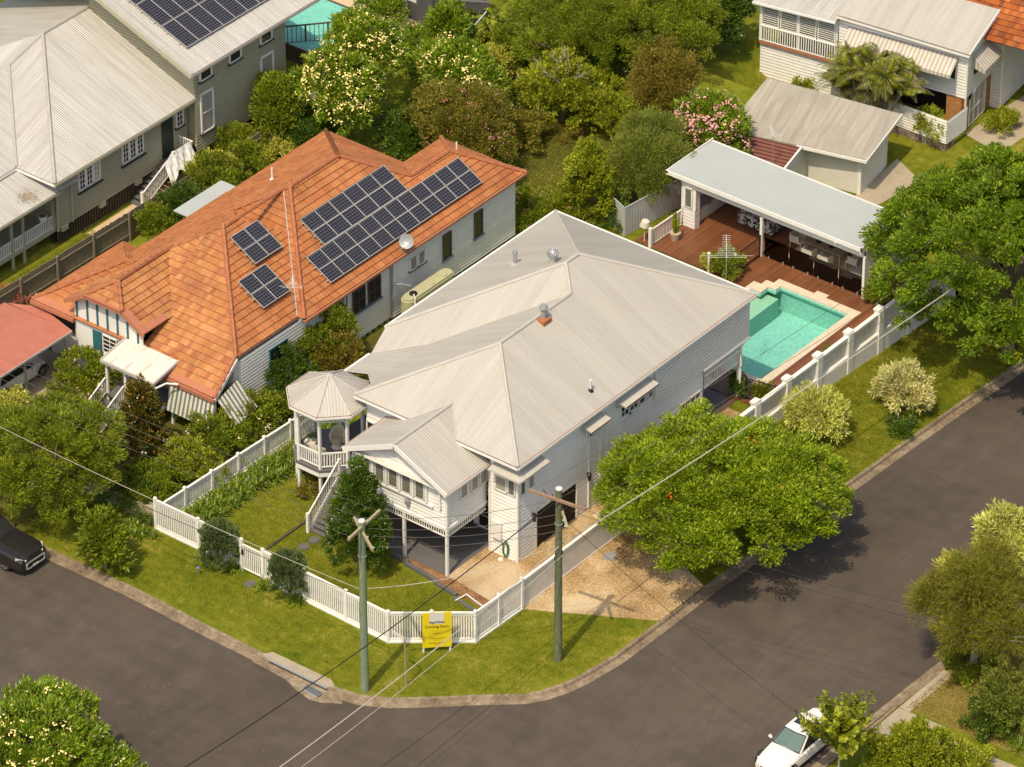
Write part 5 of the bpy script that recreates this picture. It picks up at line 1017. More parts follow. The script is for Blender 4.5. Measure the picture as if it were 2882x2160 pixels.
def barfence(label, a, b, h=1.2, z=.06, gap=.1, group=None):
    a, b = Vector((*a, 0)), Vector((*b, 0)); r = thing('metal_pool_fence', label, 'fence', (a.x, a.y, z), group=group); q = MB(); n = int((b-a).length/gap)
    for k in range(n+1): p = a.lerp(b, k/n); q.tube([p+UZ*(z+.08), p+UZ*(z+h)], .011, 4)
    q.build('bars', 'black', r); q = MB(); q.bar(a+UZ*(z+h), b+UZ*(z+h), .04, .04); q.bar(a+UZ*(z+.08), b+UZ*(z+.08), .04, .04); q.build('rail', 'black', r); q = MB(); [q.box(p.x-.03, p.y-.03, z, p.x+.03, p.y+.03, z+h+.1) for p in (a, b)]; q.build('post', 'black', r)
barfence('black bar pool fence between the pavilion post and the round white post', (-6.62, 28.55), (-6.6, 26.4)); barfence('black bar pool fence by the undercroft and the white wall', (.45, 17.6), (2.0, 17.9)); barfence('black bar fence beside the pavilion side wall', (-.1, 29.6), (1.9, 30.6))
for x, y, nm in ((-6.6, 26.35, 'round white capped post at the end of the black pool fence'), (-7.7, 25.6, 'short white capped post by the lawn strip')): q = MB(); q.cyl(x, y, 0, 1.25, .055, n=10); q.tube([(x, y, 1.25), (x, y, 1.32), (x, y, 1.4)], [.08, .09, .02], 10); single('capped_post', q, 'white', nm, 'post')
wf = thing('deck_railing', 'white picket railing at the left edge of the timber deck', 'railing', (-11.6, 27.2, .06)); q = MB(); slats(q, (-11.62, 25.9), (-11.58, 28.5), .12, 1.0, .13, .05, top=.08); q.build('balustrade', 'white', wf); q = MB(); q.box(-11.7, 25.82, 0, -11.54, 25.98, 1.15); q.build('post', 'white', wf)
cf2 = thing('ribbed_fence', 'pale grey ribbed metal fence behind the deck', 'fence', (-14, 28, 0)); q = MB()
for a, b in (((-15.2, 26.7), (-13.3, 25.9)), ((-13.3, 25.9), (-12.7, 30.5)), ((-12.7, 30.5), (-12.6, 33))): q.bar((*a, .85), (*b, .85), .03, 1.7)
q.build('fence_sheet', 'colorb', cf2); q = MB(); q.bar((-15.2, 26.7, 1.72), (-13.3, 25.9, 1.72), .06, .05); q.bar((-13.3, 25.9, 1.72), (-12.7, 30.5, 1.72), .06, .05); q.build('fence_cap', 'pavroof', cf2)
q = MB(); q.tube([(-12.15, 26.1, 0), (-12.15, 26.1, .95)], .03, 6); q.tube([(-12.15, 26.1, .95), (-12.15, 26.1, 1.0), (-12.1, 26.1, 1.3)], [.22, .27, .2], 14); single('covered_heater', q, 'wicker', 'pale covered barrel on a stand by the deck railing', 'barrel')
ca = thing('potted_cactus', 'tall green cactus in a beige pot on the timber deck', 'potted cactus', (-11.0, 27.2, .06)); q = MB(); q.cyl(-11., 27.2, .06, .5, .2, .3, 18); q.build('pot', 'terra', ca); q = MB()
for dx, dy, h in ((0, 0, 1.75), (.12, .05, 1.35), (-.13, .02, 1.5), (.03, -.13, 1.2)): q.tube([(-11+dx*.5, 27.2+dy*.5, .45), (-11+dx, 27.2+dy, .9), (-11+dx*1.1, 27.2+dy*1.1, .45+h*.75)], [.06, .075, .04], 7)
q.build('stem', 'l_mid', ca)
# ================================================================ HOUSE BEYOND THE PAVILION
RZ = R_(8.2)
K = thing('far_house', 'white two level house with ribbed grey roof, ribbed awnings and orange brick base', 'house', (-6.24, 46.7, -1.), RZ)
r = MB(); r.add([(-7.6, -.35, 5.25), (.25, -.35, 5.05), (.25, 3.3, 6.0), (-7.6, 3.3, 6.0)]); r.build('roof', 'kroof' if 'kroof' in M else 'roofm', K)
r = MB(); r.add([(-12.6, -.5, 4.75), (-7.6, -.5, 4.9), (-7.6, 3.4, 5.9), (-12.6, 3.4, 5.9)]); r.build('verandah_roof', 'roofold', K)
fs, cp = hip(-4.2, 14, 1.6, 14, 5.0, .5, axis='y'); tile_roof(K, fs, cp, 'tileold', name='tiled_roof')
gutter(K, [(-7.6, -.38, 5.2), (.28, -.38, 5.0)], .1, .12, 'white', 'brownfas'); gutter(K, [(-12.6, -.52, 4.75), (-7.6, -.52, 4.88)], .1, .12, 'white', None)
b = MB(); b.bar((.27, -.35, 4.98), (.27, 3.3, 5.93), .05, .22); b.build('barge_board', 'white', K)
w = MB(); w.courses(wallpoly((-7.6, 0), (0, 0), 2.1, 5.05), .19, .035); w.courses([(0, 0, 2.1), (0, 3.2, 2.1), (0, 3.2, 5.8), (0, 0, 5.0)], .19, .035); w.courses(wallpoly((-12.3, 0), (-7.6, 0), 0, 2.2), .19, .035); w.courses(wallpoly((0.6, 3.2), (.6, 14), 0, 4.9), .19, .02); w.courses(wallpoly((0, 3.2), (.6, 3.2), 0, 4.9), .19, .02); w.build('wall', 'whitew', K)
w = MB(); w.box(-1.1, .02, 0, -.05, .25, 2.1); w.box(-.25, .02, 0, -.03, .5, 2.1); w.box(-.25, 2.5, 0, -.03, 3.2, 2.1); w.add([(0, 3.2, 0), (.02, 3.2, 0), (.02, 3.2, 2.1), (0, 3.2, 2.1)]); w.box(-7., .02, 0, -6, .2, 2.1); w.build('brick_wall', 'brick', K)
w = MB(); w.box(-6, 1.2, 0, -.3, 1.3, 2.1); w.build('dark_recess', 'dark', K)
gt_ = MB(); 
for k in range(14): y = .55+k*.145; zt = 1.65+.5*math.sin(math.pi*min(1, (k+1)/11.)*.62)*.9; gt_.bar((.03, y, .1), (.03, y, zt), .02 if k % 4 else .05, .03)
gt_.bar((.03, .5, 1.0), (.03, 2.5, 1.0), .04, .05, up=(1, 0, 0)); gt_.bar((.03, .5, .1), (.03, 2.5, .1), .04, .05, up=(1, 0, 0)); gt_.tube([(.03, .5, .1), (.03, .5, 1.6), (.03, .9, 2.0), (.03, 1.4, 2.15), (.03, 2.2, 2.2), (.03, 2.5, 2.0), (.03, 2.5, .1)], .03, 6)
gt_.build('arched_gate', 'white', K)
for a, l in ((-7.0, 6.5),): q = MB(); P1 = [(a, -.95, 3.85), (a+l, -.95, 3.85), (a+l, -.02, 4.55), (a, -.02, 4.55)]; q.add(P1); q.add([(x, y, z-.04) for x, y, z in P1][::-1]); q.add([(a, -.96, 3.65), (a+l, -.96, 3.65), (a+l, -.95, 3.85), (a, -.95, 3.85)]); q.build('ribbed_awning', 'awn2', K)
q = MB(); P1 = [(.85, .5, 3.8), (.85, 2.6, 3.8), (.02, 2.6, 4.6), (.02, .5, 4.6)]; q.add(P1); q.add([(x, y, z-.04) for x, y, z in P1][::-1]); q.add([(.86, .5, 3.6), (.86, 2.6, 3.6), (.85, 2.6, 3.8), (.85, .5, 3.8)]); q.add([(.02, .5, 4.6), (.02, .5, 3.8), (.85, .5, 3.6), (.85, .5, 3.8)]); q.build('ribbed_awning', 'awn2', K)
for a in (-6.6, -4.4, -2.2): win(K, (0, 0), (1, 0), a, a+1.6, 3.1, 4.1, 2, 1, gm='glass', off=.04)
win(K, (0, 0), (0, 1), .7, 1.5, 3.1, 4., 1, 1, gm='glass', off=.04)
for a in range(4): louvres(K, (0, -.02), (1, 0), -12.2+a*1.13, -11.2+a*1.13, 3.25, 4.65, sm='white')
for x in (-12.3, -7.7, -10): q = MB(); q.box(x-.06, -.1, 2.2, x+.06, .02, 4.75); q.build('post', 'white', K)
q = MB(); slats(q, (-12.25, -.15), (-7.7, -.15), 2.3, 3.2, .14, .06); q.build('balustrade', 'white', K); q = MB(); q.box(-12.3, -.2, 2.1, -7.6, .0, 2.22); q.build('floor_edge', 'tilecap', K)
q = MB(); q.tube([(.05, -.05, .2), (.05, -.05, 4.9)], .05, 6); q.tube([(.66, 3.1, .1), (.66, 3.1, 4.8)], .05, 6); q.build('downpipe', 'white', K)
M['kroof'] = corr('ribbed_grey_roof_sheet', (.44, .41, .36), .32, .5, .1, amp=1.)
for o in K.children:
    if o.name.startswith('roof'): o.data.materials[0] = M['kroof']
ff_ = thing('slatted_fence', 'white board fence around the palms in front of the far house', 'fence', (-6.24, 46.7, -1), RZ)
q = MB()
for (a, b) in (((-7.3, -1.3), (-5.2, -1.6)), ((-5.2, -1.6), (.05, -2.25)), ((.05, -2.25), (.3, -.35)), ((-7.5, .2), (-7.3, -1.3))): q.courses(wallpoly(a, b, .5, 1.9), .16, .02); q.courses(wallpoly(b, a, .5, 1.9), .16, .02)
q.build('boards', 'white', ff_); q = MB(); q.box(-5.3, -1.7, 0, .1, -1.3, .5); q.bar((-5.2, -1.5, .2), (.05, -2.1, .2), .3, .6); q.build('stone_base', 'stone', ff_)
SH = thing('shed', 'cream shed with a broad weathered grey roof behind the pavilion', 'shed', (-6.95, 38.1, -1.), R_(10)); q = MB(); q.box(-5.5, 0, 0, 0, 3.3, 2.25); q.build('walls', 'cream', SH)
q = MB(); P1 = [(-7.4, -1.2, 2.55), (.45, -.45, 2.5), (.45, 3.9, 3.0), (-7.4, 3.9, 3.05)]; q.add(P1); q.add([(a, b, c-.08) for a, b, c in P1][::-1]); [q.add([P1[i], P1[(i+1) % 4], tuple(Vector(P1[(i+1) % 4])-UZ*.08), tuple(Vector(P1[i])-UZ*.08)][::-1]) for i in range(4)]; q.build('roof', 'roofgrey', SH); q = MB(); q.bar((-3.4, -.85, 2.44), (.47, -.5, 2.4), .06, .16); q.bar((.47, -.5, 2.4), (.47, 3.95, 2.92), .06, .16); q.build('fascia', 'white', SH)
q = MB(); P1 = [(-7.4, -4.0, 2.2), (-3.1, -4.0, 2.2), (-3.1, -.9, 2.5), (-7.4, -1.2, 2.5)]; q.add(P1); q.build('lean_to_roof', 'oxide', SH); q = MB(); q.bar((-3.07, -4.05, 2.2), (-3.07, -.9, 2.5), .1, .14); q.bar((-7.4, -4.05, 2.17), (-3.05, -4.05, 2.17), .1, .12); q.build('gutter', 'white', SH)
q = MB(); q.box(-3.25, -3.9, 0, -3.15, .05, 2.2); q.box(-3.2, -.02, 0, -3.1, .05, 2.2); q.build('side_wall', 'panelw', SH)
q = MB(); q.box(-.2, -.03, 0, -.0, .0, 2.2); q.box(0, 2.6, 0, .03, 2.7, 2.3); q.build('trim', 'white', SH)
aerial('thin television aerial standing on the red ribbed lean-to', -10.2, 34.6, 1.2, 3.1, (-.8, .5), .5)
# ================================================================ BACK YARD, TOP LEFT
bp = thing('back_pool', 'long turquoise pool seen behind the sage house', 'swimming pool', (-39, 32, 0)); q = MB(); q.box(-43, 29.0, 0, -36.3, 34.2, .95); q.build('pool_wall', 'brownfas', bp); q = MB(); q.box(-42.8, 29.1, .95, -36.5, 34.0, .96); q.build('basin', 'basin', bp); q = MB(); flat(q, [(-42.8, 29.1), (-36.5, 29.1), (-36.5, 34.0), (-42.8, 34.0)], 1.0); q.build('water', 'water', bp)
d = MB(); flat(d, [(-45, 33.6), (-33, 33.6), (-33, 40), (-45, 40)], .02); structure('pool_terrace', d, 'sand')
bf = thing('brown_pool_fence', 'dark brown bar fence at the back pool by the sage house', 'fence', (-36.4, 29.5, 0)); q = MB()
for a, b in (((-38.8, 28.9), (-36.2, 31.9)),): 
    a, b = Vector((*a, 0)), Vector((*b, 0)); n = 16
    for k in range(n+1): p = a.lerp(b, k/n); q.tube([p+UZ*.9, p+UZ*2.], .02 if k % 5 else .06, 5)
    q.bar(a+UZ*2., b+UZ*2., .07, .07); q.bar(a+UZ*.95, b+UZ*.95, .05, .05)
q.tube([(-37.2, 36.5, 0), (-37.2, 36.5, 3.)], .07, 6); q.build('bars', 'brownfas', bf)
gw = thing('grey_boundary_wall', 'dark grey rendered wall behind the back pool terrace', 'wall', (-35, 37, 0)); q = MB(); q.bar((-38.5, 37.0, 1.), (-34.2, 36.3, 1.), .15, 2.0); q.bar((-34.2, 36.3, 1.), (-31.6, 37.9, 1.), .15, 2.); q.build('wall_panel', 'greyw', gw); q = MB(); q.box(-36.2, 36.45, 1.2, -35.6, 36.55, 1.9); q.build('wall_plaque', 'cream', gw); q = MB(); q.bar((-38.5, 37.0, 2.03), (-34.2, 36.3, 2.03), .2, .06); q.bar((-34.2, 36.3, 2.03), (-31.6, 37.9, 2.03), .2, .06); q.build('capping', 'greyslab', gw)
q = MB(); 
for k in range(60): a = random.uniform(0, 6.28); rr = random.uniform(0, .55); q.add([(-33.9+rr*math.cos(a)*1.1, 35.0+rr*math.sin(a)*.6, .15+random.uniform(0, .3)) for _ in range(1)]+[(-33.9+rr*math.cos(a)*1.1+random.uniform(.1, .5), 35.0+rr*math.sin(a)*.6+random.uniform(-.2, .2), .1+random.uniform(0, .3)), (-33.9+rr*math.cos(a)+random.uniform(-.1, .3), 35.3+rr*math.sin(a)*.6, .12+random.uniform(0, .3))])
single('blue_tarp', q, 'bluet', 'crumpled bright blue tarp beside the back pool terrace', 'tarp')
q = MB(); q.bar((-28.2, 35.3, .4), (-26.4, 34.6, .4), .2, .9); single('garden_wall', q, 'conc', 'low weathered concrete garden wall in the back yard', 'wall')
q = MB(); q.bar((-31.5, 37.8, .9), (-31.0, 35.9, .9), .08, 1.8); single('back_fence', q, 'colorb', 'grey upright fence end behind the back trees', 'fence')
q = MB(); 
for a, b in (((-17.6, -8.15), (-15.25, -8.1)), ((-22, -8.2), (-17.6, -8.15))): q.bar((*a, .35), (*b, .35), .2, .8)
q.box(-15.9, -8.3, 0, -15.3, -7.95, .95); single('concrete_wall', q, 'conc', 'low stained concrete wall at the street end of the tiled house garden', 'wall')
# ================================================================ STREET FURNITURE
def pole(label, x, y, h, mat, arms):
    r = thing('power_pole', label, 'power pole', (x, y, 0), group='timber power poles'); q = MB(); q.tube([(x, y, -.1), (x, y, h*.5), (x, y, h)], [.20, .175, .15], 16); q.build('shaft', mat, r)
    q = MB(); q.cyl(x, y, h, h+.05, .165, .15, 16); q.build('cap', 'panelw', r); ends = []
    for (c, d, l, am, ins) in arms:
        c, d = Vector(c), Vector(d).normalized(); q = MB(); q.bar(c-d*l/2, c+d*l/2, .11, .13); a = q.build('crossarm', am, r); s = MB()
        for t, sd in ins:
            p = c+d*t; e = p+Vector((*sd, 0))*.6; e_ = p.lerp(e, .45); s.tube([p, p.lerp(e_, .5), e_], [.02, .045, .03], 7); ends.append(e)
        s.build('insulator', 'insul', a)
    q = MB(); q.tube([(x, y, h-1.9), (x, y, h-1.85)], .19, 12); q.build('band', 'greym', r); return ends
p1x, p1y = .67, -12.08
e1 = pole('green treated power pole on the corner verge, left of the yellow board', p1x, p1y, 9.4, 'polepaint', [((p1x+.16, p1y-.1, 8.85), (.95, -.6, 0), 2.6, 'arm', [(-1.15, (.3, .5)), (-.3, (.3, .45)), (.3, (.3, .45)), (1.15, (.3, .45))]), ((p1x+.05, p1y+.12, 9.15), (.12, -1., 0), 2.6, 'arm', [(-1.15, (-.45, .1)), (-.3, (-.45, .1)), (.3, (-.45, .1)), (1.15, (-.45, .1))])])
p2x, p2y = 6.16, -4.89
e2 = pole('weathered power pole in front of the garage, carrying tangled wires', p2x, p2y, 9.55, 'pole2', [((p2x, p2y-.16, 9.05), (1, .13, 0), 3.0, 'arm2', [(-1.3, (.05, .35)), (-.5, (.05, .3)), (.6, (.05, .3)), (1.35, (.05, .3))]), ((p2x+.45, p2y-.2, 8.3), (.8, -.7, -.1), 1.5, 'arm', [(-.4, (-.3, -.3)), (.2, (-.35, -.25)), (.6, (-.35, -.25))])])
def wire(label, a, b, sag, r, mat, n=18, group=None, cat='wire', name='power_line'):
    a, b = Vector(a), Vector(b); P = [a.lerp(b, i/n)-UZ*sag*4*(i/n)*(1-i/n) for i in range(n+1)]; q = MB(); q.tube(P, r, 5); o = q.build(name, mat, loc=tuple(a), label=label, category=cat)
    if group: o['group'] = group
g1 = 'wires between the two poles'
for i, (a, b) in enumerate(((e1[0], (p2x-.3, p2y-.5, 9.0)), (e1[1], (p2x+.2, p2y-.5, 8.5)), (e1[2], (p2x+.5, p2y-.5, 8.2)), (e1[3], (p2x+.9, p2y-.6, 8.1)))): wire(('uppermost', 'second highest', 'third highest', 'lowest')[i]+' thin grey power line strung between the two power poles', a, b, .35, .012, 'wire', group=g1)
g2 = 'street wires running west from the corner pole'
for i, e in enumerate(e1[4:]): wire(('street side', 'second', 'third', 'house side')[i]+' one of the thin grey power lines running left from the corner pole', e, (-52, e.y+.15*i, 9.3), 1.3, .008, 'wire', 30, group=g2)
wire('pale telephone cable running left from the corner pole past the white fence', (p1x, p1y, 5.6), (-48, p1y+.4, 6.6), 1.1, .014, 'wirew', 30); wire('pale telephone cable between the two poles below the power lines', (p1x, p1y, 5.7), (p2x, p2y, 6.5), .5, .02, 'wirew')
wire('thin dark wire running left from the corner pole below the pale cable', (p1x, p1y, 5.2), (-48, p1y-.4, 5.9), 1.0, .014, 'wireb', 30)
wire('thick white cable crossing above the big flame tree to the north', (p2x+.1, p2y, 6.5), (7.6, 62, 5.2), 1.0, .032, 'wirew', 40); wire('thick white cable crossing the intersection from the pole to the lower frame edge', (7.2, -42, 8.2), (p2x+.1, p2y, 6.5), .9, .026, 'wirew', 30)
wire('black service cable crossing the intersection up to the pole top', (5.0, -44, 10.2), (p2x-.1, p2y, 8.9), 1.2, .026, 'wireb', 30); wire('thin pale wire just right of the thick white cable over the intersection', (7.9, -42, 8.0), (p2x+.3, p2y, 6.1), .9, .014, 'wirew', 30)
g3 = 'power lines running north over the flame tree'
for i, x in enumerate((4.9, 6.2, 7.4)): wire(('house side', 'middle', 'road side')[i]+' thin grey power line running north over the flame tree', (x, p2y, 9.05), (x+.4, 62, 7.2), 1.6, .012, 'wire', 40, group=g3)
g4 = 'lines crossing the side street to the right'
for i, (z, y) in enumerate(((8.9, 1.5), (8.6, .2), (8.2, -8.))): wire(('highest', 'middle', 'lowest')[i]+' thin dark line crossing the side street to the right', (p2x, p2y, z), (34, p2y+y+ (9 if i < 2 else 2), 6.5), .9, .011, 'wireb', 24, group=g4)
# tangle at the second pole
q = MB()
for k in range(6):
    a = Vector((p2x-.9+.35*k, p2y-.1, 9.0)); P = [a+Vector((.1*math.sin(t*2+k), .25*math.sin(t+k), -.25*t*(1.9-t))) for t in np.linspace(0, 2., 9)]; q.tube([tuple(float(c) for c in p) for p in P], .018, 5)
q.tube([(p2x, p2y+.3*math.cos(t), 5.9+.3*math.sin(t)) for t in np.linspace(0, 6.28, 14)], .02, 5)
single('wire_loops', q, 'wireb', 'tangled black wire loops hanging from the garage pole crossarm', 'wires')
# estate agent board
bd = thing('sale_board', 'yellow estate agent board on two white posts before the corner fence', 'sign board', (1.43, -7.82, 0)); a, b = Vector((1.0, -8.25, 0)), Vector((1.88, -7.4, 0)); t = (b-a).normalized(); n = Vector((t.y, -t.x, 0))
for p in (a, b): q = MB(); q.bar(p+UZ*0-n*.05, p+UZ*2.2-n*.05, .07, .07); q.build('board_post', 'white', bd)
q = MB(); P = [a-t*.06+UZ*.3, b+t*.06+UZ*.3, b+t*.06+UZ*2.25, a-t*.06+UZ*2.25]; q.add([p+n*.02 for p in P]); q.add([p-n*.01 for p in P][::-1]); [q.add([P[i]-n*.01, P[(i+1) % 4]-n*.01, P[(i+1) % 4]+n*.02, P[i]+n*.02]) for i in range(4)]; q.build('board_panel', 'yellow', bd)
W = (b-a).length; q = MB(); c0 = a+t*(W*.23); P = [c0+UZ*1.62+n*.026, c0+t*W*.54+UZ*1.62+n*.026, c0+t*W*.54+UZ*2.24+n*.026, c0+UZ*2.24+n*.026]; q.add(P); q.build('logo_panel', 'panelw', bd)
def text(root, s, c, t, n, size, mat='ink', bold=0., name='lettering', font=None):
    cu = bpy.data.curves.new('text', 'FONT'); cu.body = s; cu.size = size; cu.align_x = 'CENTER'; cu.align_y = 'CENTER'; cu.extrude = .003; cu.offset = bold
    o = bpy.data.objects.new('text', cu); COL.objects.link(o); dg = bpy.context.evaluated_depsgraph_get(); me = bpy.data.meshes.new_from_object(o.evaluated_get(dg)); bpy.data.objects.remove(o)
    me.name = name; me.materials.clear(); me.materials.append(M[mat]); ob = bpy.data.objects.new(name, me); COL.objects.link(ob); ob.parent = root; u = Vector(t); w = Vector(n); v = w.cross(u)
    c = Vector(c)-Vector(root.location); ob.matrix_local = Matrix(((u.x, v.x, w.x, c.x), (u.y, v.y, w.y, c.y), (u.z, v.z, w.z, c.z), (0, 0, 0, 1))); return ob
mid = (a+b)/2; z_ = lambda z: mid+UZ*z+n*.032
text(bd, 'RayWhite', z_(1.72), t, n, .17, bold=.004); text(bd, 'Coming Soon', z_(1.48), t, n, .20); q = MB()
for z, wd_, h_, n_ in ((1.1, .38, .05, 9), (.82, .68, .045, 20), (.72, .3, .02, 10), (.55, .78, .045, 24), (.47, .3, .02, 10)):
    for k in range(n_): c = mid+t*(-wd_/2+wd_*(k+.5)/n_)+UZ*(z+.006*math.sin(k*2.3))+n*.03; q.bar(c-t*wd_/n_*.33, c+t*wd_/n_*.33, .004, h_*(.55+.4*((k*7) % 3 == 0)))
q.build('small_print', 'ink', bd)
# street name post
sp_ = thing('street_sign', 'thin metal post with a street name blade on the corner verge', 'street sign', (1.98, -10.76, 0)); q = MB(); q.tube([(1.98, -10.76, 0), (1.96, -10.76, 2.72)], .035, 8); q.build('post', 'timb', sp_); q = MB(); q.bar((1.9, -10.7, 2.62), (1.05, -10.55, 2.6), .02, .15); q.build('name_blade', 'panelw', sp_)

# drain inlet
dr = thing('storm_drain', 'kerb inlet with a long dark slot and steel grate at the corner', 'drain', (-2.6, -12.9, -.13)); q = MB(); q.prism([(-4.75, -12.95), (-4.45, -12.5), (-1.0, -12.45), (-.55, -12.75), (-.8, -13.02), (-4.3, -13.02)], -.1, .05); q.build('inlet_slab', 'conc', dr); q = MB(); q.box(-4.25, -13.1, .0, -.75, -13.0, .06); q.build('lintel', 'greym', dr); q = MB(); q.box(-4.2, -13.06, -.13, -.8, -12.98, .0); q.build('slot', 'black', dr)
q = MB(); q.prism([(-4.9, -12.95), (-.2, -12.95), (.4, -13.35), (-.4, -13.9), (-1.0, -14.05), (-2.0, -13.85), (-2.8, -13.55), (-4.9, -13.45)], -.2, -.112); q.build('apron', 'conc2', dr); q = MB(); q.prism([(-1.8, -13.65), (-.85, -13.75), (-.7, -13.3), (-1.7, -13.2)], -.112, -.10); gro = q.build('grate_frame', 'greym', dr); q = MB()
for k in range(14): x = -1.72+k*.072; q.box(x, -13.62+k*-.005, -.1, x+.035, -13.24-k*.006, -.094)
q.build('grate_slots', 'black', gro)
# lids, steppers, edging, hose
lid = MB(); lid.prism([(2.95, 2.6), (3.45, 2.75), (3.35, 3.4), (2.85, 3.25)], .0, .03); single('pit_lid', lid, 'greym', 'rectangular grey service pit lid in the gravel driveway', 'pit lid')
for i, (x, y, nm) in enumerate(((-8.61, -4.57, 'round grey stepping stone nearest the front stairs'), (-8.65, -5.27, 'middle round grey stepping stone in the front lawn'), (-8.69, -6.02, 'round grey stepping stone nearest the white gate'), (-8.71, -9.1, 'round grey stepping stone outside the fence on the verge'))): q = MB(); q.cyl(x, y, 0, .06, .27, .26, 22); single('stepping_stone', q, 'greyslab', nm, 'stepping stone', 'round stepping stones')
q = MB(); q.box(-9.95, -6.9, -.05, -9.83, -3.3, .1); single('lawn_edging', q, 'batten', 'dark timber edging across the front lawn', 'edging')
q = MB(); 
for a, b, s in (((-5.3, -3.25), (-3.9, -3.32), .22), ((-4.0, -3.42), (-1.95, -3.62), .18), ((-1.95, -3.75), (-.55, -3.9), .15), ((-.6, -4.05), (2.2, -4.5), .06)): q.bar((*a, s/2), (*b, s/2), .2, s)
single('block_edging', q, 'greyedge', 'dark grey stepped block edging between lawn and mulch', 'edging')
q = MB(); q.bar((-.3, -4.3, .1), (-.2, -3.6, .1), .05, .05); q.bar((-.2, -3.6, .1), (1.9, -4.1, .1), .05, .05); single('white_pipe', q, 'white', 'thin white pipe lying at the end of the block edging', 'pipe')
q = MB()
for k in range(5): q.tube([(-.62+.0*k+.17*math.cos(t)*(1-.04*k), -.10-.02*k, .55+.42*math.sin(t)) for t in np.linspace(0, 6.28, 18)], .02, 5)
single('garden_hose', q, 'hose', 'coiled green garden hose on the corner of the house wall', 'hose'); q = MB(); q.cyl(-.75, -.35, 0, .05, .13, .12, 14); single('drain_cap', q, 'white', 'small white drain cap on the gravel by the hose', 'drain cap')
q = MB(); q.prism([(.5, 5.1), (1.3, 5.0), (1.35, 5.6), (.55, 5.7)], 0, .03); single('pale_paver', q, 'cope', 'pale rectangular paver behind the driveway gate', 'paver')
q = MB(); q.prism([(1.0, 16.5), (1.7, 16.4), (1.75, 16.9), (1.05, 17.0)], 0.01, .05); single('pale_step', q, 'cope', 'pale rectangular step at the end of the white wall', 'step')
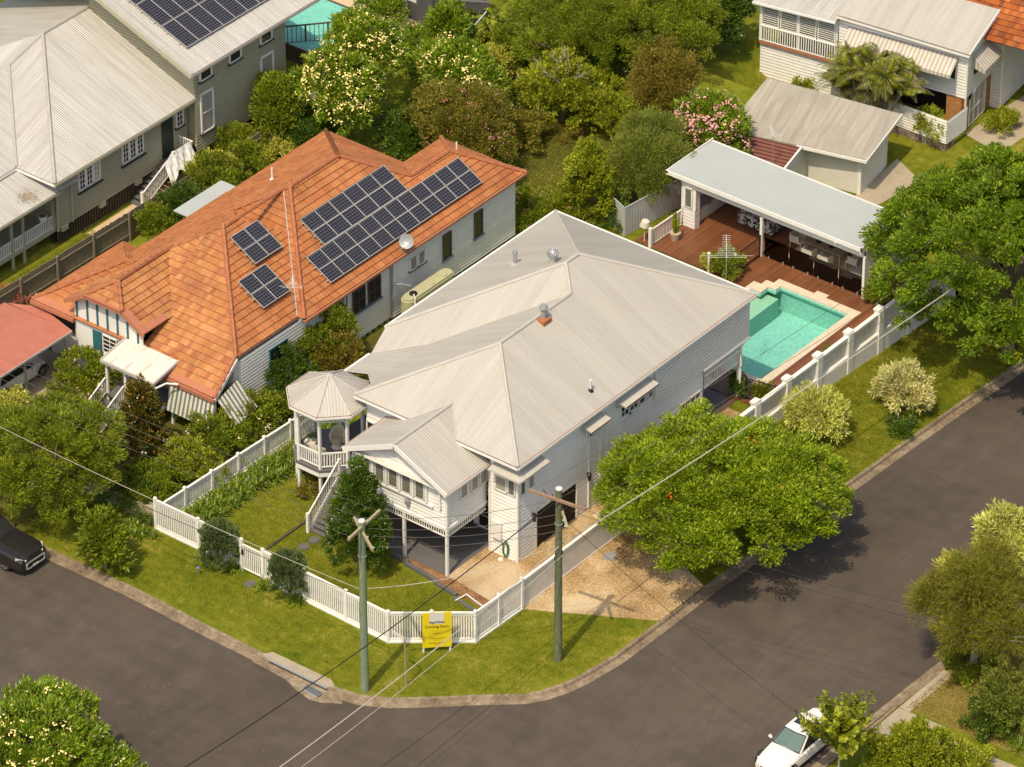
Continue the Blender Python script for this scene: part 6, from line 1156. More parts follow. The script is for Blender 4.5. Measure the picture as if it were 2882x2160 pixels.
# ================================================================ VEHICLES
def car(name, label, paint_, x, y, rz, L=4.6, W=1.78, H=1.43, kind='sedan', z=-.13, group=None, sun=False):
    r = thing(name, label, 'car' if kind != 'ute' else 'pickup truck', (x, y, z), rz, group); w = W/2; up = kind == 'ute'; gc = .28 if up else .17; bh = 1.08 if up else .86; sc = L/4.6
    # stations from nose (+x) to tail: x, half width, top height at centre, top at shoulder
    if up: S = [(2.62, .62, .80, .74), (2.55, .84, .98, .90), (2.3, .93, 1.07, 1.02), (1.9, .95, 1.12, 1.07), (1.15, .95, 1.17, 1.10), (.4, .95, 1.16, 1.10), (-1.0, .95, 1.14, 1.10), (-2.4, .94, 1.12, 1.08), (-2.6, .88, 1.1, 1.05)]
    elif kind == 'hatch': S = [(2.1, .55, .60, .55), (2.0, .76, .72, .66), (1.6, .84, .86, .80), (1.05, .86, .95, .88), (.2, .87, .94, .90), (-1., .87, .95, .92), (-1.8, .84, .95, .9), (-2.05, .72, .9, .84)]
    else: S = [(2.3, .50, .56, .52), (2.24, .72, .64, .58), (2.0, .82, .72, .66), (1.6, .86, .79, .73), (1.0, .88, .86, .80), (.3, .89, .88, .84), (-.9, .89, .90, .86), (-1.6, .87, .92, .88), (-2.1, .83, .90, .86), (-2.28, .72, .84, .80)]
    S = [(a*sc, b*w/.9, c, d) for a, b, c, d in S]; q = MB(); rows = []
    for a, b, c, d in S: rows.append([(a, -b*.86, gc), (a, -b, gc+.12), (a, -b*1.0, gc+.3), (a, -b*.97, d-.1), (a, -b*.88, d), (a, -b*.5, c), (a, 0, c+.012), (a, b*.5, c), (a, b*.88, d), (a, b*.97, d-.1), (a, b, gc+.3), (a, b, gc+.12), (a, b*.86, gc)])
    for i in range(len(rows)-1):
        for k in range(12): q.add([rows[i][k], rows[i+1][k], rows[i+1][k+1], rows[i][k+1]], 0, True)
    q.add(rows[0]); q.add(rows[-1][::-1])
    # cabin: rings of (x front, x back, half width, z)
    if up: CB = [(.95, -1.15, .82, 1.10), (.35, -.95, .72, 1.60), (.15, -.85, .66, H)]
    elif kind == 'hatch': CB = [(1.0, -1.85, .80, .90), (.25, -1.55, .66, 1.38), (.0, -1.4, .58, H)]
    else: CB = [(.92, -1.72, .80, .85), (.22, -1.12, .64, 1.30), (.02, -1.0, .56, H)]
    CB = [(a*sc, b*sc, c*w/.9, d) for a, b, c, d in CB]
    R2 = [[(f, -c*.92, zz), (f-.08, -c*.0, zz) if False else (f+.06, 0, zz), (f, c*.92, zz), (f-.12, c, zz), (bk+.12, c, zz), (bk, c*.92, zz), (bk-.05, 0, zz), (bk, -c*.92, zz), (bk+.12, -c, zz), (f-.12, -c, zz)] for f, bk, c, zz in CB]
    for k in range(10):
        glassy = k in (0, 1, 3, 5, 6, 8)
        if not glassy: q.add([R2[0][k], R2[0][(k+1) % 10], R2[1][(k+1) % 10], R2[1][k]])
        q.add([R2[1][k], R2[1][(k+1) % 10], R2[2][(k+1) % 10], R2[2][k]], 0, True)
    q.add(R2[2], 0); q.build('body', paint_, r)
    def gl(nm, ks, mat):
        g_ = MB()
        for k in ks: g_.add([R2[0][k], R2[0][(k+1) % 10], R2[1][(k+1) % 10], R2[1][k]], 0, True)
        g_.build(nm, mat, r)
    gl('windscreen', (0, 1), 'screen' if sun else 'glass'); gl('rear_window', (5, 6), 'glass'); gl('side_window', (3,), 'glass'); gl('side_window', (8,), 'glass')
    g_ = MB(); P = [R2[0][2], R2[0][1], R2[0][0]]; T_ = [R2[1][2], R2[1][1], R2[1][0]]
    for A_ in (P, T_): [g_.bar(Vector(A_[i])+Vector((.01, 0, .01)), Vector(A_[i+1])+Vector((.01, 0, .01)), .03, .03) for i in (0, 1)]
    for i in (0, 2): g_.bar(Vector(P[i])+Vector((.01, 0, .01)), Vector(T_[i])+Vector((.01, 0, .01)), .03, .03)
    if not up: s = CB[0]; [g_.bar((m_, sgn*s[2]*.99, s[3]+.02), (m_-.03, sgn*CB[1][2]*1.0, CB[1][3]), .06, .02) for m_ in (-.35*sc,) for sgn in (-1, 1)]
    g_.build('window_seal', 'black', r)
    if sun: g_ = MB(); g_.box(-.62, -.42, H+.003, -.18, .42, H+.012); g_.build('sunroof', 'glass', r); g_ = MB(); P = [Vector(R2[0][0]), Vector(R2[0][2]), Vector(R2[1][2]), Vector(R2[1][0])]; g_.add([P[0].lerp(P[3], .12)+Vector((-.02, .08, -.01)), P[0].lerp(P[1], .45).lerp(P[3].lerp(P[2], .45), .1)+Vector((-.02, 0, -.01)), P[3].lerp(P[2], .42)+Vector((0, 0, -.04)), P[3]+Vector((0, .08, -.05))]); g_.build('sun_shade', 'greym', r)
    wr = .38 if up else .31; wx = [1.62*sc, -1.45*sc]
    for a in wx:
        for s in (-1, 1):
            t_ = MB(); yy = s*(w-.07); t_.tube([(a, yy-s*.14, wr), (a, yy+s*.02, wr), (a, yy+s*.06, wr)], [wr, wr, wr*.86], 20, 0); o = t_.build('wheel', 'rubber', r); t_ = MB(); t_.tube([(a, yy+s*.05, wr), (a, yy+s*.07, wr)], [wr*.66, wr*.62], 18)
            t_.build('rim', 'rim', o); t_ = MB()
            for k in range(6): an = k*math.pi/3+.3; t_.bar((a+math.cos(an)*.09, yy+s*.075, wr+math.sin(an)*.09), (a+math.cos(an)*wr*.52, yy+s*.075, wr+math.sin(an)*wr*.52), .07, .01, up=(0, 1, 0))
            t_.build('rim_gaps', 'black', o)
            t_ = MB(); arc = [(a+math.cos(k)*(wr+.06), s*(w+.005), wr+math.sin(k)*(wr+.06)) for k in np.linspace(0, math.pi, 10)]; t_.tube([tuple(float(c_) for c_ in p) for p in arc], .035, 5); t_.build('wheel_arch', 'black', r)
    n0, n1_ = S[1], S[2]
    for s in (-1, 1):
        t_ = MB(); t_.bar((n0[0]+.02, s*n0[1]*.62, n0[3]-.06), (n1_[0]-.05, s*n1_[1]*.93, n1_[3]-.05), .12, .12); t_.build('headlight', 'lens', r)
        t_ = MB(); t_.tube([(.78*sc, s*(w+.02), bh+.02), (.74*sc, s*(w+.16), bh+.07)], [.05, .09], 8); t_.build('wing_mirror', paint_, r)
        t_ = MB(); e_ = S[-1]; t_.box(e_[0]+.0, s*e_[1]*.6, e_[3]-.25, e_[0]+.2, s*e_[1]*1.08, e_[3]-.08); t_.build('tail_light', 'tilecap', r)
    t_ = MB(); e_ = S[0]; t_.box(e_[0]-.06, -e_[1]*.8, gc+.2, e_[0]+.03, e_[1]*.8, e_[3]-.06 if up else gc+.32); t_.build('grille', 'black', r)
    t_ = MB(); t_.box(e_[0]+.03, -.19, gc+.1, e_[0]+.045, .19, gc+.21); t_.build('number_plate', 'panelw', r)
    if up: t_ = MB(); t_.tube([(e_[0]+.02, -e_[1]*.95, gc+.16), (e_[0]+.05, -e_[1]*.85, gc+.14), (e_[0]+.05, e_[1]*.85, gc+.14), (e_[0]+.02, e_[1]*.95, gc+.16)], .035, 6); t_.tube([(e_[0]+.03, -e_[1]*.9, e_[3]-.02), (e_[0]+.03, e_[1]*.9, e_[3]-.02)], .03, 6); [t_.tube([(e_[0]+.03, s*e_[1]*.92, gc+.16), (e_[0]+.03, s*e_[1]*.92, e_[3]-.02)], .05, 6) for s in (-1, 1)]; t_.build('chrome_surround', 'steelc', r)
    return r
car('sedan', 'white sedan with sunroof parked half under the leafy sapling', 'carw', 18.65, -3.55, -math.pi/2, 4.7, 1.74, 1.40, sun=True)
car('pickup', 'dark grey pickup truck parked at the left edge of the street', 'cark', -20.45, -14.35, .0005, 5.3, 1.86, 1.78, 'ute')
car('hatchback', 'white hatchback under the faded red carport roof', 'carw', -28.9, -3.6, math.pi/2, 4.1, 1.7, 1.5, 'hatch', z=.01)
car('dark_car', 'dark car just entering the right edge of the picture', 'carg', 17.2, 20.1, -math.pi/2-.05, 4.6, 1.8, 1.5, 'hatch', z=T(20)-.13)
# verandah furniture
for lab, x, y, rz in (('white wicker chair with beige cushion facing the octagonal verandah', -10.9, -.05, .3), ('white wicker chair nearest the front balustrade of the octagonal verandah', -11.0, -1.35, 3.3)):
    r = thing('wicker_chair', lab, 'chair', (x, y, 1.95), rz, 'wicker chairs on the octagonal verandah'); q = MB(); q.tube([(0, 0, 0), (0, 0, .2), (0, 0, .38)], [.3, .22, .32], 12); q.build('base', 'wicker', r); q = MB()
    for k in range(13): a = math.pi*(k/12.)-.0; q.bar((.33*math.cos(a), .33*math.sin(a), .3), (.38*math.cos(a), .38*math.sin(a), .62+.42*math.sin(a)), .1, .04)
    q.build('backrest', 'wicker', r); q = MB(); q.box(-.26, -.28, .38, .26, .24, .48); q.bar((0, .27, .45), (0, .33, .85), .42, .08); q.build('cushion', 'cush', r)
tb_ = thing('side_table', 'small round white table with a fern on the octagonal verandah', 'table', (-11.75, -1.0, 1.95)); q = MB(); q.cyl(-11.75, -1., 2.4, 2.44, .3, n=18); q.build('tabletop', 'wicker', tb_); q = MB(); q.cyl(-11.75, -1., 1.95, 2.4, .2, .06, 10); q.build('pedestal', 'wicker', tb_)
fn = thing('potted_fern', 'small green fern on the round verandah table', 'potted plant', (-11.8, -.95, 2.44)); q = MB(); q.cyl(-11.8, -.95, 2.44, 2.6, .09, .12, 10); q.build('pot', 'sheet', fn); q = MB(); strap(q, -11.8, -.95, 2.58, 40, .32, .07); q.build('fronds', 'l_mid', fn)
# ================================================================ PLANTS
OV = 1.3029
def at(x, y, z): return G(x*OV, y*OV, z)
def ring(n, R, r, z, rz, jit=.2, z2=0.):
    return [(R*math.cos(a)+random.uniform(-jit, jit), R*math.sin(a)+random.uniform(-jit, jit), z+random.uniform(-z2, z2), r*random.uniform(.85, 1.15), r*random.uniform(.85, 1.15), rz*random.uniform(.85, 1.2)) for a in [2*math.pi*(k+random.uniform(-.15, .15))/n for k in range(n)]]
# flame trees: feathery layered umbrella crowns
x, y = at(1560, 1035, 4.0)
tree('flame_tree', 'broad bright green flame tree over the verge beside the gravel driveway', 'tree', x, y, T(y), [(0, 0, 4.5, 2.7, 2.7, 1.0)]+ring(9, 2.2, 1.7, 4.2, .9, .2, .1)+ring(7, 3.3, 2.1, 3.95, 1.0, .3, .2)+ring(13, 4.7, 1.25, 3.1, .85, .35, .35), 78000, 'l_poin', .185, .36, 900, .50, 2.0, 'bark', .24, ('f_red', 12, .13), 0, .12, .35, 14, hang=.12)
x, y = at(2192, 522, 5.2)
tree('flame_tree', 'large dark green flame tree at the right edge, beyond the pool wall', 'tree', x, y, T(y), [(0, 0, 8.6, 3.0, 3.0, 1.3)]+ring(8, 3.3, 2.3, 7.7, 1.2, .4, .4)+ring(13, 5.0, 1.8, 6.3, 1.1, .4, .6)+ring(14, 5.7, 1.5, 4.8, 1.0, .3, .5)+[(2.5, 5, 7, 3, 3, 1.2), (5.5, 4, 6, 3, 3, 1.2), (3.5, -5.2, 4.6, 2.2, 2.0, 1.1), (6, -3, 5, 2.4, 2.4, 1.1), (-1, 5.6, 6, 2.4, 2.2, 1.1)], 90000, 'l_poin2', .21, .36, 950, .52, 3.6, 'bark', .28, ('f_red', 16, .13), 0, .12, .3, 18, hang=.12)
# frangipanis
FR = lambda nm, lab, X, Y, Z, z0, lobes, n, fl, fm='f_cream': tree(nm, lab, 'tree', *at(X, Y, Z), z0, lobes, n, 'l_frang', .27, .26, max(20, n//22), .30, None, 'barkp', .16, (fm, int(fl*1.15), .15 if fm == 'f_pink' else .125), 0, .12, 0., 8)
FR('frangipani_tree', 'big frangipani full of cream flowers, taller left one behind the tiled house', 735, 190, 3.2, 0, [(0, 0, 3.2, 2.3, 2.1, 1.9), (-.6, 2.6, 4.2, 2.2, 1.9, 1.7), (1.1, -.9, 2.6, 1.5, 1.4, 1.5)], 14000, 460)
FR('frangipani_tree', 'lower wide frangipani with cream flowers behind the crape myrtle', 985, 150, 2.6, 0, [(0, 0, 2.5, 2.3, 1.9, 1.4), (1.6, -.5, 2.2, 1.7, 1.4, 1.2), (-1.5, .2, 2.2, 1.3, 1.3, 1.2)], 8000, 230)
FR('frangipani_tree', 'cream flowering frangipani at the bottom left corner of the picture', 85, 1640, 3.2, 0, [(0, 0, 3.4, 3.0, 2.8, 1.8), (2.2, 1., 2.6, 2.1, 2.0, 1.4), (-1.5, 2.2, 3., 2.3, 2.2, 1.6), (1.6, -1.6, 2.6, 2.4, 2.2, 1.5), (-3, -2, 2.6, 2.6, 2.6, 1.6)], 24000, 420)
FR('frangipani_tree', 'pink flowering frangipani behind the pavilion roof', 1535, 258, 2.7, -1, [(0, 0, 3.2, 2.0, 1.8, 1.7), (.5, -.4, 2.4, 1.9, 1.6, 1.6)], 9000, 330, 'f_pink')
FR('frangipani_tree', 'small frangipani by the dark grey boundary wall', 965, 62, 1.8, 0, [(0, 0, 1.8, 1.3, 1.1, 1.1), (-.7, 1, 1.7, .9, .9, .9)], 3200, 14)
FR('frangipani_shrub', 'young frangipani with a pink bloom under the striped awning', 490, 880, 1.2, 0, [(0, 0, 1.2, .7, .6, .7)], 900, 5, 'f_pale')
# fine leaved left street tree and neighbours
x, y = at(115, 985, 3.2)
tree('street_tree', 'sprawling fine leaved tree with bare twigs at the left edge of the street', 'tree', x, y, 0, [(0, 0, 4.0, 2.1, 2.0, 1.2), (-1.9, -.3, 3.4, 1.7, 1.6, 1.2), (1.7, .8, 3.3, 1.5, 1.4, 1.1), (.2, -1.8, 2.9, 1.9, 1.6, 1.2), (.4, 2., 3.6, 1.7, 1.5, 1.1), (-1.6, 1.9, 3.3, 1.6, 1.5, 1.1), (-2.6, -1.8, 2.6, 1.5, 1.4, 1.1), (1.5, -1.2, 2.0, 1.5, 1.3, 1.1), (-.5, -2.4, 2.0, 1.6, 1.2, 1.0), (2.6, .3, 2.6, 1.1, 1.1, .9), (-3.2, .5, 2.8, 1.4, 1.3, 1.)], 34000, 'l_mid', .20, .22, 420, .42, 1.6, 'barkp', .19, None, 0, .2, .2, 22)
tree('street_tree', 'small broad leaved tree on the verge just right of the sprawling street tree', 'tree', *at(225, 1175, 1.4), 0, [(0, 0, 1.5, 1.1, 1.0, 1.2), (.7, -.3, 1.1, .9, .8, .9), (-.6, .3, 1.9, .8, .8, .9)], 2600, 'l_mid', .32, .26, 110, .32, .9, 'bark', .07, None, 0, .2, 0., 6)
tree('magnolia', 'dark conical tree with bronze tips and white flowers in front of the porch', 'tree', *at(308, 950, 1.2), 0, [(0, 0, 1.3, 1.25, 1.2, 1.3), (0, 0, 2.6, .95, .9, 1.3), (0, 0, 3.8, .5, .5, .9)], 7500, 'l_red', .17, .42, 240, .26, .8, 'bark', .12, ('f_pale', 16, .15))
def bush(lab, X, Y, Z, r, h, n, mat='l_mid', leaf=.15, fl=None, z0=0., asp=.4, cat='bush', nm='bush', grp=None, cl=.26, ry=None):
    x, y = at(X, Y, Z); r *= 1.12; ry = ry or r
    return tree(nm, lab, cat, x, y, z0, [(0, 0, h*.5, r, ry, h*.5), (r*.35, -ry*.3, h*.42, r*.7, ry*.7, h*.4), (-r*.4, ry*.3, h*.45, r*.65, ry*.65, h*.42)], n, mat, leaf, asp, max(10, n//38), cl, .3, 'bark', .05, fl, 0, .2, 0., 3, grp)
bush('flowering rose bushes beside the carport, behind the street tree', 195, 810, .8, 1.5, 1.9, 4200, 'l_mid', .14, ('f_pale', 26, .13)); bush('white rose bush against the half timbered wall', 215, 735, .8, .8, 1.6, 1500, 'l_mid', .14, ('f_cream', 14, .14))
bush('orange and pink flowering shrub below the carport post', 165, 850, .8, 1.3, 1.5, 2600, 'l_mid', .14, ('f_pink', 14, .10)); bush('yellow-green shrub at the left frame edge by the carport', 25, 900, .8, 1.4, 1.8, 3200, 'l_yel', .14, ('f_red', 8, .1)); bush('green shrubs in the garden under the street wires', 330, 1040, .8, 1.5, 1.6, 4200, 'l_mid', .14)
bush('light green shrub in the middle of the tiled house garden', 400, 1000, .8, 1.1, 2.0, 3000, 'l_bright', .14); bush('loose green shrub below the striped awning corner', 470, 950, .9, 1.5, 2.0, 4600, 'l_mid', .14, ('f_pale', 12, .1)); bush('green shrub by the white fence beside the octagonal verandah', 545, 900, .9, 1.2, 2.0, 3400, 'l_mid', .14, ('f_pale', 8, .1))
bush('small light green shrub leaning on the low white fence', 455, 1015, .6, .9, 1.2, 1800, 'l_bright', .13); bush('dark foliage under the street tree at the concrete wall', 285, 1080, .5, 1.3, 1.3, 3000, 'l_dark', .13)
bush('tall green and rust coloured hedge tree behind the octagonal verandah', 690, 745, 1.7, 1.6, 3.6, 7500, 'l_mid', .15, None, 0, .36, 'hedge', 'hedge_tree'); bush('rust tipped hedge section next to the house gutter', 735, 790, 1.5, 1.3, 3.0, 4500, 'l_brown', .15, None, 0, .36, 'hedge', 'hedge_tree'); bush('dark loose hedge tree against the teal shutter', 620, 800, 1.5, 1.4, 3.0, 5200, 'l_dark', .15, None, 0, .36, 'hedge', 'hedge_tree'); bush('feathery tree top at the eave of the tiled house', 720, 700, 2.4, 1.0, 3.6, 3600, 'l_mid', .15, None, 0, .3, 'hedge', 'hedge_tree'); bush('fern bank on the neighbour side of the white fence', 605, 870, .7, 1.0, 1.4, 2400, 'l_mid', .14)
bush('shaded plant below the octagonal verandah', 690, 1050, .4, .85, 1.0, 1500, 'l_brown', .15); 
# dark columnar bush at the front and clipped conifers
x, y = G(1012, 1600, 0)
tree('conical_shrub', 'tall dark conical shrub in front of the gable room', 'tree', x, y, 0, [(0, 0, 1.35, 1.5, 1.45, 1.35), (0, 0, 2.9, 1.3, 1.25, 1.5), (.05, 0, 4.3, .85, .8, 1.2), (.1, 0, 5.45, .38, .38, .8), (.75, -.2, 2.3, .95, .9, 1.0), (-.6, .1, 3.5, .8, .8, .9)], 19000, 'l_dark', .12, .5, 460, .24, .8, 'bark', .12, None, 0, .15, 0., 6)
for X, Y, lab in ((1690/2.764, 1050+1520/2.764, 'clipped conifer left of the white gate'), (700+285/2.764, 1560+350/2.764, 'clipped conifer right of the white gate')):
    x, y = G(X, Y, 0); tree('clipped_conifer', lab, 'conifer', x, y+.25, 0, [(0, 0, .85, .92, .85, .9), (0, 0, 1.65, .82, .76, .75)], 9000, 'l_con', .14, .28, 300, .15, .3, 'bark', .08, None, -1.2, .05, 0., 2, 'clipped conifers by the gate')
# strap leaved plants
def tufts(lab, pts, n=44, L=.62, w=.075, mat='l_agap', fl=None, stuff=False, grp=None, name='strap_leaf_plant', cat='plant'):
    for i, (x, y, z) in enumerate(pts):
        q = MB(); 
        for _ in range(2): strap(q, x+random.uniform(-.08, .08), y+random.uniform(-.08, .08), z, n//2, L*random.uniform(.85, 1.15), w)
        o = single(name, q, mat, lab, cat, grp, base=(x, y, z))
P = []
for k in range(38):
    f = k/37.; x = -14.6+f*.45; y = -7.8+f*11.5; P += [(x+random.uniform(-.1, .1), y, 0), (x+.45+random.uniform(-.1, .1), y+random.uniform(-.1, .2), 0), (x+.95+random.uniform(-.2, .2), y+random.uniform(-.1, .2), 0)]
tufts('strap leaved clump in the long row along the low white fence', P, 46, .72, .10, grp='strap leaved row along the low white fence')
def tuft_at(lab, X, Y, r, m, **k): x, y = G(X, Y, 0); tufts(lab, [(x+random.uniform(-r, r), y+random.uniform(-r, r)*.6, 0) for _ in range(m)], grp=lab, **k)
tuft_at('strap leaved clump at the foot of the left clipped conifer', 655, 1600, .35, 5); tuft_at('strap leaved clump at the left side of the left clipped conifer', 572, 1582, .25, 3); tuft_at('strap leaved clump at the foot of the right clipped conifer', 840, 1692, .3, 4); tuft_at('strap leaved clump at the left side of the right clipped conifer', 745, 1655, .25, 3); tuft_at('strap leaved clump on the verge beside the concrete wall', 395, 1500, .8, 9); tuft_at('strap leaved clump beside the octagonal verandah post', 850, 1330, .5, 4)
for X, Y, nm in ((1543, 1525, 'small lilac flower head in the verge grass by the left conifer'),): x, y = G(X/2.764, 1050+Y/2.764, .3); q = MB(); q.tube([(x, y, 0), (x, y, .3)], .01, 4); q.tube([(x, y, .28), (x, y, .36), (x, y, .42)], [.04, .09, .03], 8); M['lilac'] = plain('lilac_flower', (.18, .16, .42), .7, .2); single('flower_head', q, 'lilac', nm, 'flower')
# cream shrubs on the far verge
def variegated(lab, X, Y, Z, r, h, n, mat='l_cream', nm='variegated_shrub', z0=None):
    x, y = at(X, Y, Z); z0 = T(y) if z0 is None else z0
    return tree(nm, lab, 'shrub', x, y, z0, [(0, 0, h*.55, r, r*.95, h*.45), (r*.4, -r*.3, h*.4, r*.75, r*.7, h*.38), (-r*.35, -.1, h*.45, r*.7, r*.7, h*.4)], n, mat, .24, .2, max(14, n//20), .28, .5, 'bark', .06, None, 0, .15, 0., 3)
variegated('cream variegated shrub alone on the far verge', 1955, 830, .6, 1.35, 2.4, 4200); variegated('yellow variegated shrub touching the flame tree by the white wall', 1765, 890, .6, 1.5, 2.3, 4200, 'l_yelc'); variegated('pale yellow shrub beside the casuarina at the right edge', 2172, 1150, 2.2, 1.4, 3.4, 4200, 'l_yelc', z0=0.); variegated('yellow shrub half hidden left of the casuarina', 2075, 1250, 1.6, 1.1, 2.8, 2600, 'l_yel', z0=0.)
bush('dark green underplanting below the lone cream shrub', 1950, 895, .2, .7, .6, 900, 'l_dark', .14, z0=-.8)
# right bottom corner
x, y = at(2110, 1310, 3.6)
tree('casuarina', 'drooping fine needled casuarina at the lower right', 'tree', x, y, 0, [(0, 0, 4.6, 1.7, 1.6, 1.3), (-1.4, -.6, 3.4, 1.5, 1.4, 1.3), (1.3, .6, 4.0, 1.8, 1.6, 1.4), (.4, -1.5, 2.9, 1.6, 1.4, 1.3), (-.4, 1.5, 4.0, 1.6, 1.4, 1.2), (-1.9, .7, 2.9, 1.0, 1.0, 1.0), (2.6, -.6, 3.2, 1.5, 1.4, 1.4), (-.9, 2.6, 4.4, .8, .8, .9)], 42000, 'l_casu', .26, .07, 520, .46, 2.0, 'barkp', .17, None, .1, .35, 0., 34, hang=.25)
bush('mixed garden bed with yellow bromeliads under the casuarina', 2105, 1445, .2, 1.2, .8, 2200, 'l_mid', .16); tuft_at('yellow strap leaved plant under the casuarina', 2730, 1905, .25, 3, mat='l_yel')
bush('greyish olive shrub at the right frame edge', 2180, 1520, 1., 1.5, 2.4, 7000, 'l_olive', .14); bush('dark shrub below the olive shrub at the right edge', 2140, 1560, .5, 1.0, 1.4, 3000, 'l_dark', .14); tuft_at('grassy clump in the lower right corner', 2860, 2100, .7, 8, L=.75, w=.03); tuft_at('small grassy clump beside the shrubs at lower right', 2790, 2060, .4, 5, L=.5, w=.03)
bush('bright green shrub at the bottom edge, right of the sapling', 1985, 1615, .9, 1.25, 1.8, 5200, 'l_bright', .16, None, 0, .45); bush('low bright shrub between the sapling and the footpath', 1915, 1640, .7, .9, 1.4, 3000, 'l_bright', .15, None, 0, .45); bush('green ground shrub at the bottom right edge of the picture', 2080, 1660, .4, 1.3, .9, 3200, 'l_bright', .15)
# sapling with long leafy shoots over the white car
sx, sy = at(1810, 1680, 0); sap = thing('sapling', 'young tree with long leafy shoots overhanging the white sedan', 'tree', (sx, sy, 0)); q = MB(); C = []; D = []; Sd = []
for k in range(66):
    a = random.uniform(0, 6.283); e = random.uniform(.25, 1.25) if k > 6 else random.uniform(.05, .4); l = random.uniform(1.3, 2.5); o0 = Vector((sx, sy, 2.0+random.uniform(-.5, .5))); d = Vector((math.cos(a)*math.sin(e), math.sin(a)*math.sin(e), math.cos(e))); tip = o0+d*l; q.tube([(sx, sy, 1.1), o0, tip], [.035, .022, .008], 5)
    for i in range(60):
        f = i/60.; p = o0.lerp(tip, f); t = random.uniform(0, 6.28); s_ = (d.cross(UZ).normalized()*math.cos(t)+d.cross(d.cross(UZ)).normalized()*math.sin(t)); dd = (s_+d*.5).normalized(); C.append(p+dd*.1); D.append(dd); Sd.append(d.cross(dd).normalized())
q.tube([(sx, sy, -.05), (sx+.03, sy, 1.3)], [.07, .045], 7); q.build('trunk', 'barkp', sap)
leafmesh('crown', np.array(C), np.array(D), np.array(Sd), 'l_bright', sap, (sx, sy, 0), .27, .16)
# back yards
tree('garden_tree', 'rounded mid green tree in front of the sage house wall', 'tree', *at(605, 245, 1.8), 0, [(0, 0, 2.2, 1.4, 1.3, 1.6), (.5, -.9, 1.6, 1.1, 1., 1.3), (-.8, .6, 2.4, 1., 1., 1.1)], 7500, 'l_mid', .17, .42, 230, .32)
bush('yellow flowering citrus bush at the end of the stone path', 600, 318, .8, .95, 1.5, 2600, 'l_yel', .15); bush('dark green shrub beside the sage house stairs', 505, 312, .9, 1.0, 1.9, 3000, 'l_mid', .15); bush('yellow tipped hedge tree below the draped sheet', 462, 372, 1.2, 1.1, 2.2, 4200, 'l_yel', .14); bush('mid green hedge tree by the paling fence', 470, 395, 1.2, 1.5, 2.6, 5600, 'l_mid', .14); bush('dark green hedge tree over the paling fence', 400, 450, 1.2, 1.3, 2.4, 4200, 'l_dark', .14); bush('green creeper mass on top of the paling fence', 340, 485, 1.0, .9, 2.0, 2400, 'l_mid', .14); bush('green shrub between the side awning and the hedge', 530, 355, 1.0, 1.0, 2.2, 2800, 'l_mid', .14)
tree('crape_myrtle', 'wide crape myrtle with scattered pink blossom behind the tiled house', 'tree', *at(985, 265, 2.4), 0, [(0, 0, 2.7, 2.0, 1.8, 1.5), (1.8, -.3, 2.3, 1.8, 1.6, 1.4), (-1.5, .3, 2.3, 1.6, 1.5, 1.3), (3.0, -.8, 1.8, 1.3, 1.2, 1.2), (.8, -1.2, 1.7, 2.0, 1.2, 1.2), (1., 1.2, 3, 1.5, 1.3, 1.2)], 24000, 'l_crape', .13, .42, 380, .38, None, 'barkp', .14, ('f_mag', 110, .085), 0, .2, 0, 10)
bush('low shrubs with pink blossom at the back wall of the tiled house', 1150, 455, .6, 1.3, 1.5, 3600, 'l_mid', .13, ('f_mag', 14, .09)); bush('shrub with pink flowers just behind the house roof peak', 1225, 470, .6, 1.3, 1.5, 3600, 'l_mid', .14, ('f_mag', 12, .09)); bush('dark shrub between the conical tree and the ribbed fence', 1330, 470, .5, .8, 1.4, 1800, 'l_dark', .14)
tree('conical_tree', 'dense golden green conical tree left of the ribbed fence', 'tree', *at(1272, 430, 1.4), 0, [(0, 0, 1.5, 1.35, 1.3, 1.6), (0, 0, 2.9, 1.15, 1.1, 1.4), (-.1, .1, 4.0, .6, .6, .9)], 9500, 'l_bright', .15, .5, 320, .22, .7)
tree('olive_tree', 'soft grey green bottlebrush tree overhanging the ribbed fence', 'tree', *at(1385, 350, 2.3), -.3, [(0, 0, 2.9, 1.5, 1.4, 1.4), (-.9, 1.3, 3.1, 1.3, 1.2, 1.3), (.9, -.7, 2.2, 1.4, 1.3, 1.3), (.2, 1.6, 3.4, 1.2, 1.1, 1.1), (-.3, -1.2, 1.8, 1.2, 1.1, 1.2), (1.2, .6, 2.8, 1.1, 1.1, 1.2)], 26000, 'l_olive', .15, .22, 330, .42, 1.0)
bush('yellow green shrub behind the soft grey green tree', 1320, 250, 1.2, 1.3, 2.4, 4500, 'l_bright', .15)
tree('garden_tree', 'tree with bare grey upper branches in the middle of the back yards', 'tree', *at(1215, 205, 1.6), 0, [(0, 0, 2.0, 2.0, 1.8, 1.3), (1.2, -.6, 1.6, 1.4, 1.3, 1.1), (-1.2, -.3, 1.5, 1.3, 1.2, 1.1), (-.9, .8, 2.4, 1.0, 1.0, 1.0)], 7500, 'l_bright', .20, .45, 190, .34)
br = thing('bare_branches', 'bare grey branching limbs standing above the mid green yard tree', 'dead branches', (*at(1215, 190, 2.2), 1.8)); bx_, by_ = br.location.x, br.location.y; q = MB()
def limb(p, d, l, r, n):
    t = p+d*l; q.tube([p, p.lerp(t, .5)+Vector((random.uniform(-.1, .1), random.uniform(-.1, .1), 0)), t], [r, r*.8, r*.55], 5)
    if n: 
        for _ in range(random.choice((2, 3))): limb(t, (d+Vector((random.uniform(-.8, .8), random.uniform(-.8, .8), random.uniform(-.2, .6)))).normalized(), l*.68, r*.6, n-1)
for k in range(4): limb(Vector((bx_, by_, 1.8)), Vector((math.cos(k*1.7)*.5, math.sin(k*1.7)*.5, .9)).normalized(), 1.1, .06, 3)
q.build('limbs', 'barkp', br)
